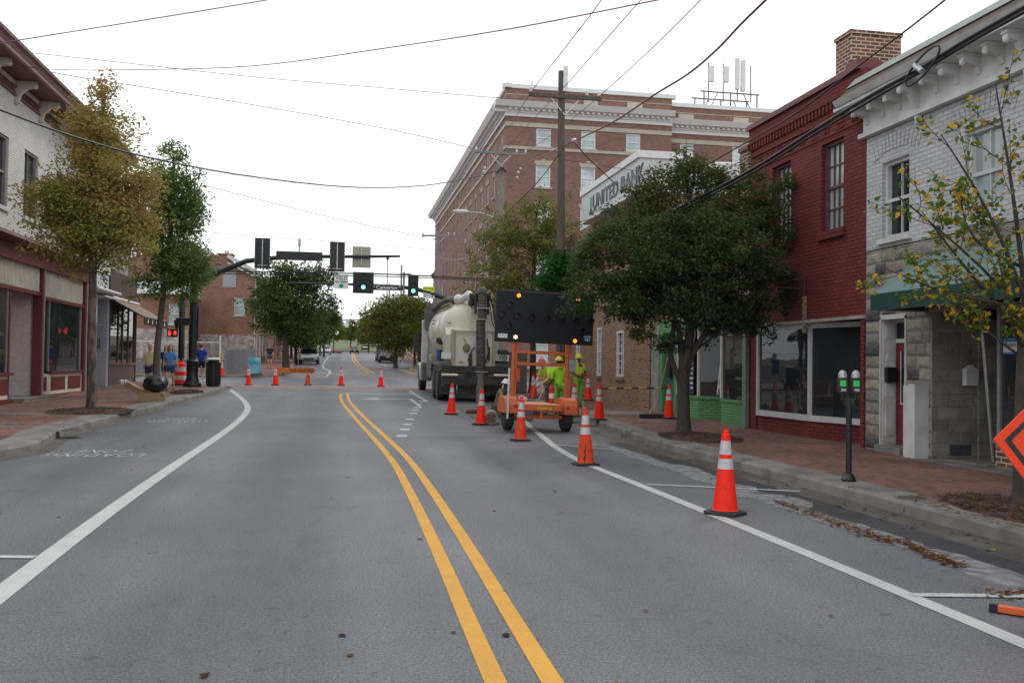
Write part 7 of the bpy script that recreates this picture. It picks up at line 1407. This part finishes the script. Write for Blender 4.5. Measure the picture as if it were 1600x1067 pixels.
person('person in a sky blue T-shirt and denim shorts walking towards us', gp(265,611), rad(-5), {'wl':(-.25,.02,.88),'el':(-.24,.05,1.12),'wr':(.27,.04,.88),'kl':(-.1,-.12,.52),'al':(-.1,.0,.09),'kr':(.1,.03,.5),'ar':(.11,.17,.12),'tr':(.11,.04,.03),'_turn': .35}, m_bsh, m_denim, mat('sandal', (.2,.12,.08), .8), hair=m_brownh, hlen=.2, s=1.0, hem=.8)
person('person in dark clothes half hidden behind the blue shirted walker', gp(258,606), rad(-5), {**w1}, m_dsh, m_dsh, mat('white_shoe', (.6,.6,.6), .6), hair=m_brownh, hlen=.12, s=.98)
person('person in a royal blue shirt and dark shorts walking away beyond the pole', gp(313.5,599), rad(172), {'wl':(-.2,-.18,1.05),'el':(-.3,.05,1.13),'wr':(.22,.1,.92),'kl':(-.1,-.14,.52),'al':(-.1,.02,.12),'kr':(.09,.06,.5),'ar':(.09,.22,.13),'tr':(.09,.12,.03)}, m_royal, m_dsh, mat('white_shoe', (.6,.6,.6), .6), hair=m_brownh, s=1.04, hem=.8)
person('person in dark shirt and blue shorts on the far left pavement', gp(421,576), 0, {}, m_dsh, mat('blue_shorts', (.06,.1,.2), .9), m_dsh, skin=SK, hair=m_darkh, s=1.03)
lean = {'sp':(0,-.06,1.1),'ch':(0,-.15,1.27),'nk':(0,-.24,1.4),'hd':(0,-.31,1.51),'sl':(-.17,-.17,1.36),'sr':(.17,-.17,1.36),'el':(-.24,-.24,1.1),'wl':(-.14,-.42,.98),'er':(.24,-.25,1.1),'wr':(.1,-.45,.92),'_nod': .25}
P_ = Vector((AY(859,600,26.3).x, 26.3, zr(26.3))); person('person in red hard hat and orange striped vest holding a probe', P_, rad(-62), lean, m_hv, m_khk, m_boot, skin=SK, hat=mat('red_hard_hat', (.6,.07,.08), .35), vest=(m_hv, m_hvo), long_leg=True, hair=m_darkh, s=1.0)
pb_ = thing('probe_rod', 'steel probe with black foot held by the red hatted worker', 'tool', AY(836,634,25.9)); o_ = Vector(pb_.location); q = AY(853,604,26.0)-o_; M([m_gal]).tube([(0,0,0.0), q], .014, 8).out('rod', pb_); M([m_rub]).box(-.14,.1,-.06,.06,-.06,.03).tube([(-.15,0,-.02),(-.05,.03,.08),(.05,0,.02)],.025,6).out('foot', pb_)
P_ = Vector((AY(873,600,26.1).x, 26.1, zr(26.1))); person('person in yellow hard hat and lime hi-vis suit seen from behind', P_, rad(200), {'wl':(-.18,-.2,1.02),'el':(-.28,-.0,1.12),'wr':(.12,-.22,1.05),'er':(.28,.0,1.12)}, m_hv, m_hvt, m_boot, skin=SKD, hat=mat('yellow_hard_hat', (.75,.55,.02), .35), long_leg=True, long_sleeve=True, hood=m_hv, s=.99, hem=.8)
P_ = gp(903.5,636); person('person in yellow hood and striped hi-vis vest standing by the bank corner', P_, rad(25), {'wr':(.02,-.22,1.1),'er':(.26,-.03,1.12),'wl':(-.1,-.2,1.02),'el':(-.26,-.02,1.12),'_nod': .2,'_turn': -.3}, m_hv, m_hvt, m_boot, skin=SKD, hat=mat('yellow_hood', (.6,.6,.04), .7), vest=(m_hv, m_hvo), long_leg=True, s=.95)
kn = {'pel':(0,.1,.42),'sp':(0,.02,.6),'ch':(0,-.08,.8),'nk':(0,-.14,.94),'hd':(0,-.2,1.06),'sl':(-.17,-.1,.88),'sr':(.17,-.1,.88),'el':(-.24,-.2,.64),'wl':(-.12,-.38,.5),'er':(.25,-.22,.64),'wr':(.12,-.42,.48),'hl':(-.1,.08,.4),'hr':(.1,.08,.4),'kl':(-.14,-.3,.42),'al':(-.14,-.18,.08),'tl':(-.14,-.34,.03),'kr':(.14,-.22,.1),'ar':(.14,.24,.08),'tr':(.14,.34,.04),'_nod': .2}
person('person in white hard hat and tan shirt kneeling beside the hose', (AY(781,640,25.2).x, 25.2, zr(25.2)), rad(52), kn, m_tanv, m_khk, m_boot, skin=SKD, hat=mat('white_hard_hat', (.75,.75,.72), .35), long_leg=True, long_sleeve=True, s=.9)
# ------------------------------------------------------------------ trees
m_bark = mat('grey_bark', (.13,.11,.095), .95, col2=(.08,.065,.055), nscale=14, bump=.8, bscale=40, stretch=(1,1,.3)); m_barkd = mat('dark_bark', (.075,.06,.05), .95, col2=(.045,.036,.03), nscale=14, bump=.8, bscale=40, stretch=(1,1,.3)); m_barkp = mat('patchy_bark', (.16,.12,.1), .95, col2=(.07,.055,.05), nscale=9, lo=.48, hi=.56, stretch=(1,1,.35))
def leaf_mesh(name, parent, Cn, size, m, seed, tint, aspect=.5, fine=False):
    """Cn: leaf centres (n,3); each leaf a folded pair of small faces"""
    r = np.random.RandomState(seed); n = len(Cn); d = r.normal(size=(n,3)); d[:,2] = d[:,2]*.7-.25; d /= np.linalg.norm(d,axis=1)[:,None]
    u = np.cross(d, r.normal(size=(n,3))); u /= np.linalg.norm(u,axis=1)[:,None]+1e-9; L_ = (size*r.uniform(.65,1.25,n))[:,None]; Wd = L_*aspect
    V_ = np.empty((n,4,3)); V_[:,0] = Cn; V_[:,1] = Cn+d*L_*.5+u*Wd*.5; V_[:,2] = Cn+d*L_; V_[:,3] = Cn+d*L_*.5-u*Wd*.5
    if fine:      # ovate leaf folded along its midrib
        nn = np.cross(d, u); pts = []; F_ = []
        for i in range(n):
            c0 = Cn[i]; l = L_[i,0]; w = Wd[i,0]; k0 = i*8
            for (a_, b_, h_) in ((0,0,0),(.28,.46,.1),(.6,.42,.1),(1,0,-.06),(.6,-.42,.1),(.28,-.46,.1),(.35,0,-.03),(.68,0,-.05)): pts.append(tuple(c0+d[i]*l*a_+u[i]*w*b_+nn[i]*l*h_))
            F_ += [(k0,k0+1,k0+2,k0+7,k0+6),(k0+2,k0+3,k0+7),(k0,k0+6,k0+7,k0+4,k0+5),(k0+4,k0+7,k0+3)]
        me = bpy.data.meshes.new(name); me.from_pydata(pts, [], F_); at = me.attributes.new('tint','FLOAT','FACE'); at.data.foreach_set('value', np.repeat(np.clip(tint,0,1),4).astype(np.float32)); me.materials.append(m); ob = bpy.data.objects.new(name, me); C.objects.link(ob); ob.parent = parent; return ob
    me = bpy.data.meshes.new(name); me.vertices.add(n*4); me.vertices.foreach_set('co', V_.reshape(-1).astype(np.float32)); me.loops.add(n*4); me.loops.foreach_set('vertex_index', np.arange(n*4, dtype=np.int32))
    me.polygons.add(n); me.polygons.foreach_set('loop_start', np.arange(0,n*4,4,dtype=np.int32)); me.polygons.foreach_set('loop_total', np.full(n,4,dtype=np.int32)); me.update(calc_edges=True)
    at = me.attributes.new('tint','FLOAT','FACE'); at.data.foreach_set('value', np.clip(tint,0,1).astype(np.float32)); me.materials.append(m); ob = bpy.data.objects.new(name, me); C.objects.link(ob); ob.parent = parent; return ob
def tree(name, lab, base, trunk, lobes, nclump, nleaf, leaf, m, bark, seed, spread=.22, cat='tree', grp=None, limbs=26, tint=None, tr=(.14,.05), shell=.55, sprigs=0, droop=.6):
    """lobes: (x,y,z,rx,ry,rz) relative to the base; trunk: points relative to the base"""
    r = np.random.RandomState(seed); t = thing(name, lab, cat, base, group=grp); vol = np.array([l[3]*l[4]*l[5] for l in lobes])**.8; pick = r.choice(len(lobes), nclump, p=vol/vol.sum()); Lb = np.array(lobes)[pick]
    d = r.normal(size=(nclump,3)); d /= np.linalg.norm(d,axis=1)[:,None]; f = r.uniform(0,1,nclump)**shell*r.uniform(.85,1.12,nclump); cc = Lb[:,:3]+d*f[:,None]*Lb[:,3:]
    sz = r.uniform(.6,1.4,nclump)*spread; k = r.poisson(nleaf, nclump); ii = np.repeat(np.arange(nclump), k); off = r.normal(size=(len(ii),3)); off *= np.minimum(1, 1.55/(np.linalg.norm(off,axis=1)+1e-6))[:,None]; off = off*sz[ii][:,None]*np.array([1,1,droop]); P_ = cc[ii]+off
    if sprigs:
        Ls = np.array(lobes)[r.choice(len(lobes), sprigs)]; ds = r.normal(size=(sprigs,3)); ds[:,2] = ds[:,2]*.8+.15; ds /= np.linalg.norm(ds,axis=1)[:,None]; n1 = 46; q_ = r.uniform(.85,1.5,(sprigs,n1,1)); ax_ = Ls[:,None,:3]+ds[:,None,:]*Ls[:,None,3:]*q_; bw_ = (1.6-q_)*.13+.03; P2 = (ax_+r.normal(size=(sprigs,n1,3))*bw_*spread*4).reshape(-1,3); P_ = np.concatenate([P_, P2]); ii = np.concatenate([ii, np.repeat(np.arange(sprigs) % nclump, n1)])
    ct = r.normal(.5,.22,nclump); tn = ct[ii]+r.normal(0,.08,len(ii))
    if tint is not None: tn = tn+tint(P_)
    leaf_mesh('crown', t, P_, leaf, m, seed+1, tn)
    b = M([bark]); T0 = [Vector(p) for p in trunk]; n_ = len(T0); b.tube(T0, [tr[0]+(tr[1]-tr[0])*i/(n_-1) for i in range(n_)], 10); b.tube([T0[0]-Vector((0,0,.05)), T0[0]+Vector((0,0,.12)), T0[0]+Vector((0,0,.35))], [tr[0]*1.5,tr[0]*1.15,tr[0]*.98], 10)
    rr2 = random.Random(seed); zmin = T0[min(1, n_-1)].z*.9
    for j in r.choice(nclump, min(limbs, nclump), replace=False):
        e = Vector(cc[j]); best = None
        # leave the trunk below the clump
        zs = [p for p in T0 if p.z < e.z-.15] or [T0[min(1,n_-1)]]; i0 = T0.index(zs[-1]); frm = T0[i0].lerp(T0[min(i0+1,n_-1)], rr2.random()*.6) if i0 < n_-1 else T0[i0]
        ln = (e-frm).length; mid = frm.lerp(e,.5)+Vector((rr2.uniform(-.1,.1),rr2.uniform(-.1,.1),.12))*ln; rb = max(.012, tr[1]*.55*min(1, ln/2)); b.tube([frm, frm.lerp(mid,.5), mid, e], [rb,rb*.75,rb*.5,rb*.18], 5)
        for q in range(2): s_ = mid.lerp(e, rr2.random()); b.tube([s_, s_+Vector((rr2.gauss(0,1),rr2.gauss(0,1),abs(rr2.gauss(0,.8)))).normalized()*ln*.28], [rb*.35,rb*.1], 4)
    b.out('trunk', t, smooth=True); return t
def lob(px, py, w, h, base, dy=0, depth=None):
    """a crown lobe from its apparent place and half sizes, at the distance of its own trunk"""
    Y = base[1]+dy; c = AY(px, py, Y)-Vector(base); k = math.hypot(Y, base[0])/FPX; return (c.x, dy, c.z, w*k, (depth or (w+h)/2)*k, h*k)
def tp(px, py, base, dy=0): v = AY(px, py, base[1]+dy)-Vector(base); return (v.x, dy, v.z)
lm_rust = leafmat('rusty_leaves', [(.14,.19,.045),(.23,.26,.06),(.33,.31,.08),(.4,.3,.1),(.38,.22,.1)])
lm_green = leafmat('fresh_green_leaves', [(.06,.115,.032),(.1,.17,.045),(.16,.24,.06),(.23,.3,.08)])
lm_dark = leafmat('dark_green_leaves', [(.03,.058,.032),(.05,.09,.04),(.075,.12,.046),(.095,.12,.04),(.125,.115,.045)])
lm_olive = leafmat('olive_leaves', [(.07,.1,.025),(.12,.16,.035),(.2,.21,.05),(.26,.2,.05)])
lm_lime = leafmat('lime_leaves', [(.09,.17,.03),(.15,.25,.045),(.22,.33,.06)])
lm_vine = leafmat('vine_leaves', [(.02,.07,.02),(.035,.12,.03),(.06,.18,.05)])
lm_mid = leafmat('mid_green_leaves', [(.04,.07,.022),(.065,.105,.03),(.1,.145,.042),(.15,.18,.055)])
lm_autumn = leafmat('autumn_leaves', [(.06,.13,.025),(.1,.18,.03),(.2,.24,.04),(.6,.38,.04),(.75,.33,.05)])
B = G(143,640,.15)
tree('street_tree', 'tall rust and olive tree in front of the cream building', B, [(0,0,0),tp(143,540,B),tp(145,440,B),tp(148,330,B),tp(155,230,B),tp(163,150,B)],
     [lob(164,150,14,28,B),lob(160,215,46,50,B),lob(130,215,26,50,B),lob(150,290,68,58,B),lob(100,330,52,52,B,-.5),lob(190,330,62,62,B,.5),lob(150,370,95,50,B),lob(215,300,34,48,B,.7),lob(85,320,35,40,B),lob(120,410,40,26,B)], 560, 62, .1, lm_rust, m_barkp, 31, .24, tint=lambda P_: .13*np.sin(P_[:,0]*1.7+P_[:,2]*1.1)+.03*(P_[:,2]-4), tr=(.125,.05), limbs=46, sprigs=60)
B = Vector((AY(243,615,34.6).x, 34.6, zr(34.6)+.15))
tree('street_tree', 'bright green upright tree behind the rust coloured one', B, [(0,0,0),tp(246,540,B),tp(254,470,B),tp(264,400,B),tp(270,320,B),tp(272,245,B)],
     [lob(270,240,14,26,B),lob(262,285,38,38,B),lob(300,290,20,30,B),lob(268,330,46,44,B),lob(298,345,22,48,B),lob(258,390,48,46,B),lob(290,410,42,34,B),lob(240,360,24,40,B),lob(272,440,52,34,B),lob(312,425,16,14,B)], 420, 50, .12, lm_green, m_bark, 41, .25, tr=(.13,.05), limbs=40, sprigs=50)
B = G(1068,680,.15)
T_ = tree('street_tree', 'dense dark leaved tree on the right pavement before the green shop', B, [(0,0,0),tp(1068,630,B),tp(1066,590,B),tp(1072,560,B),tp(1078,520,B),tp(1078,440,B),tp(1080,360,B)],
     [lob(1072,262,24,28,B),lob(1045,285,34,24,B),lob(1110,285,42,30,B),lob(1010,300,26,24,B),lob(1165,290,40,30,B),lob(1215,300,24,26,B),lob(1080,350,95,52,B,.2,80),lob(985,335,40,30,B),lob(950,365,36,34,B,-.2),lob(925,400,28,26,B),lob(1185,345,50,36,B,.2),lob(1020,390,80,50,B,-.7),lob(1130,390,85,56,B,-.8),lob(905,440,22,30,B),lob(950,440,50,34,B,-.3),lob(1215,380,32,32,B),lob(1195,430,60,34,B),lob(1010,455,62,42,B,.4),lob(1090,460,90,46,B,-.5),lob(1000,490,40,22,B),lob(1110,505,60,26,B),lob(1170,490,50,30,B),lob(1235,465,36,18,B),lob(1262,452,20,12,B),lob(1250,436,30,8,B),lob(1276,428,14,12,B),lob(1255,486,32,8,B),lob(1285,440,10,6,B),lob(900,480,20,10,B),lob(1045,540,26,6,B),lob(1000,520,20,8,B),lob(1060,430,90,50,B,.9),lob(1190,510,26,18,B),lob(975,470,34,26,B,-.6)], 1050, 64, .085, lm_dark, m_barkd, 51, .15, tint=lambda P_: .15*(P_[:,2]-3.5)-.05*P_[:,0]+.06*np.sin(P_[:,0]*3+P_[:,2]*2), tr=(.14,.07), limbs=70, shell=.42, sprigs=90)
b = M([m_barkd]); b.tube([tp(1066,605,B),tp(1052,570,B),tp(1047,555,B),tp(1054,500,B),tp(1040,440,B)], [.06,.06,.058,.05,.03], 9).tube([tp(1066,600,B),tp(1066,560,B),tp(1060,510,B),tp(1030,450,B)], [.08,.07,.06,.03], 9).tube([tp(1070,600,B),tp(1078,560,B),tp(1096,530,B),tp(1120,490,B),tp(1150,440,B)], [.08,.07,.06,.05,.03], 9); b.out('fork', T_, smooth=True)
B = G(820,640,.15); B = Vector((AY(832,600,37.5).x, 37.5, zr(37.5)+.15))
tree('street_tree', 'yellowing tree with open crown behind the arrow board', B, [(0,0,0),tp(833,560,B),tp(832,480,B),tp(835,400,B),tp(838,330,B)],
     [lob(838,320,30,20,B),lob(800,345,40,30,B),lob(862,350,48,40,B),lob(770,375,36,26,B),lob(820,380,70,42,B),lob(745,400,20,14,B),lob(860,400,52,44,B),lob(780,420,60,36,B),lob(750,445,24,26,B),lob(800,450,56,26,B),lob(770,480,36,20,B)], 360, 42, .12, lm_olive, m_barkd, 61, .24, tr=(.15,.06), limbs=46, sprigs=60)
B = Vector((B1[0]-.05, B1[1]-.15, B1[2])); tree('climbing_vine', 'bright green creeper climbing the brown utility pole', B, [(0,0,0),(0,0,2),(0.05,0,4)], [lob(873,405,20,14,B),lob(870,430,24,26,B),lob(895,425,22,26,B),lob(872,450,22,16,B),lob(850,440,18,16,B)], 110, 34, .13, lm_vine, m_barkd, 71, .16, cat='vine', tr=(.03,.02), limbs=12)
B = Vector((AY(447,580,60).x, 60, zr(60)+.15))
tree('street_tree', 'big dark green tree on the far left corner', B, [(0,0,0),tp(446,540,B),tp(447,500,B),tp(450,450,B)], [lob(448,425,32,16,B),lob(430,450,36,30,B),lob(480,445,34,30,B),lob(455,480,58,34,B),lob(510,470,14,20,B),lob(415,480,24,26,B),lob(470,515,40,22,B),lob(500,430,20,16,B),lob(425,510,26,14,B)], 340, 46, .2, lm_mid, m_barkd, 81, .4, tr=(.26,.1), limbs=30, sprigs=50)
GT = 'distant trees along the street'
def far_tree(lab, px, pyb, Y, lobes_, m, seed, n=150, leaf=.34, tr=.18, k=34, spread=.6):
    B = Vector((AY(px,pyb,Y).x, Y, zr(Y))); top = min(l[1]-l[3] for l in lobes_); cx = lobes_[0][0]
    return tree('distant_tree', lab, B, [(0,0,0),tp(px,(pyb+top)/2,B),tp(cx,top+8,B)], [lob(*l, B) for l in lobes_], n, k, leaf, m, m_barkd, seed, spread, tr=(tr,.06), limbs=14, grp=GT)
far_tree('rounded olive tree on the right pavement beyond the junction', 618, 577, 82, [(615,490,50,30),(590,500,26,22),(635,485,26,20),(612,520,44,24),(628,540,34,18)], lm_olive, 91, 260, .26, .2, 44, .5)
far_tree('lime green tree just left of the truck cab', 648, 575, 88, [(650,510,20,16),(642,525,16,14),(660,535,18,18)], lm_lime, 92, 110, .24, .12, 44, .4)
far_tree('mid green tree behind the rounded olive one', 655, 577, 102, [(655,490,30,26),(640,478,24,18),(675,500,20,24)], lm_mid, 93, 170, .34)
far_tree('dark tree filling the gap behind the big left corner tree', 462, 577, 92, [(470,520,30,26),(455,500,26,26),(485,500,20,24)], lm_mid, 94, 200, .34)
far_tree('green tree at the kerb behind the parked wagon', 455, 577, 112, [(462,520,24,20),(440,515,18,20)], lm_green, 95, 120, .36)
far_tree('tall tree on the left over the distant signals', 506, 572, 140, [(508,500,18,22),(500,520,18,16),(520,498,10,14)], lm_mid, 96, 150, .5)
far_tree('yellow green tree above the distant left cars', 515, 556, 210, [(524,515,14,14),(512,522,12,12),(532,520,8,10)], lm_olive, 97, 100, .6)
far_tree('small narrow green tree on the distant green', 548, 545, 238, [(548,515,9,16),(549,525,8,10)], lm_green, 98, 90, .6)
far_tree('olive tree on the distant green left of the parked cars', 576, 548, 215, [(573,520,16,18),(582,515,12,14),(570,505,10,10)], lm_olive, 99, 120, .6)
far_tree('grey green tree behind the distant poles', 592, 545, 250, [(592,515,18,20),(605,520,14,16)], lm_mid, 100, 120, .7)
for i, (px, w) in enumerate(((470,30),(500,20),(538,16),(560,14),(590,22),(620,26),(660,34))):
    far_tree(['leftmost of the hazy trees closing the street','hazy tree second from the left at the street end','low hazy tree behind the distant lamp','low hazy tree above the cross road car','hazy tree right of the street end','hazy tree behind the olive tree','rightmost hazy tree behind the truck'][i], px, 535, 330, [(px,522 if 2 <= i <= 3 else 512,w,10 if 2 <= i <= 3 else 20)], lm_mid if i % 2 else lm_olive, 110+i, 90, 1.1, .3, 30, 1.1)
B = Vector((14.2, 106, zr(106))); far_tree('bushy tree beside the dark roofed building', 690, 560, 100, [(690,505,18,22)], lm_mid, 121, 80, .4)
b = thing('hedge_bush', 'reddish bush on the far right pavement beyond the junction', 'bush', (AY(683,575,96).x, 96, zr(96)+.15)); r_ = np.random.RandomState(8); pp_ = r_.normal(size=(1500,3))*np.array([1.2,.8,.5])+np.array([0,0,.9]); leaf_mesh('foliage', b, pp_, .22, leafmat('reddish_leaves', [(.05,.05,.02),(.12,.06,.03),(.16,.05,.035)]), 9, r_.uniform(0,1,1500)); M([m_barkd]).tube([(0,0,0),(0,0,.8)], .05, 6).out('stem', b)
# near sparse tree at the right edge: every twig and leaf shows
B = Vector((AX(1597,800,6.9).x, AX(1597,800,6.9).y, .15)); t = thing('street_tree', 'thin tree with sparse green and orange leaves at the right edge', 'tree', B); rr = random.Random(77)
bb = M([m_barkd]); LP = []; 
def limb(p0, p1, r0_, r1_, lev, bend=.06):
    p0 = Vector(p0); p1 = Vector(p1); L_ = (p1-p0).length; n = 6; P = []
    o1 = Vector((rr.gauss(0,1),rr.gauss(0,1),rr.gauss(0,1)))*bend*L_
    for k in range(n+1): s = k/n; P.append(p0.lerp(p1, s)+o1*math.sin(pi*s)+Vector((0,0,-.05*L_*math.sin(pi*s))))
    bb.tube(P, [r0_+(r1_-r0_)*k/n for k in range(n+1)], 7 if lev == 0 else 5)
    dd = (p1-p0).normalized()
    if lev < 2:
        m_ = (7 if lev == 0 else 4)
        for k in range(m_):
            s = .22+.76*k/m_+rr.uniform(-.04,.04); q = P[min(n, int(s*n))].lerp(P[min(n, int(s*n)+1)], (s*n) % 1) if s < 1 else P[-1]; ax = dd.cross(Vector((rr.gauss(0,1),rr.gauss(0,1),rr.gauss(0,1)))).normalized(); e = (dd*rr.uniform(.6,1)+ax*rr.uniform(.35,.9)+Vector((0,0,.1))).normalized()
            limb(q, q+e*L_*rr.uniform(.26,.48)*(1-.3*s), max(.0035, r1_*.8), .002, lev+1)
    else:
        for k in range(2, n+1): LP.append((P[k], dd))
    if lev == 1: 
        for k in range(3, n+1): LP.append((P[k], dd))
TR0 = [tp(1597,800,B),tp(1600,620,B),tp(1602,560,B),tp(1600,500,B)]; bb.tube(TR0, [.1,.085,.08,.06], 12)
for (a, c, r0_) in (((1600,560),(1490,455),.016),((1600,540),(1560,400),.03),((1600,520),(1440,330),.026),((1600,500),(1395,300),.022),((1600,480),(1385,420),.018),((1602,470),(1470,210),.026),((1602,460),(1555,130),.03),((1606,470),(1640,200),.03),((1606,520),(1700,380),.026),((1604,420),(1500,290),.02),((1604,440),(1600,250),.022)):
    dy = rr.uniform(-.5,.5); limb(tp(*a, B), tp(*c, B, dy), r0_, .006, 0)
bb.out('trunk', t, smooth=True)
pts = []; 
for p, d in LP:
    for k in range(rr.choice((0,1,1,2,2))): pts.append([p.x+rr.gauss(0,.03), p.y+rr.gauss(0,.03), p.z+rr.gauss(0,.03)])
pts = np.array(pts); r_ = np.random.RandomState(3); leaf_mesh('crown', t, pts, .068, lm_autumn, 5, r_.beta(1.1,1.5,len(pts)), .62, fine=True)
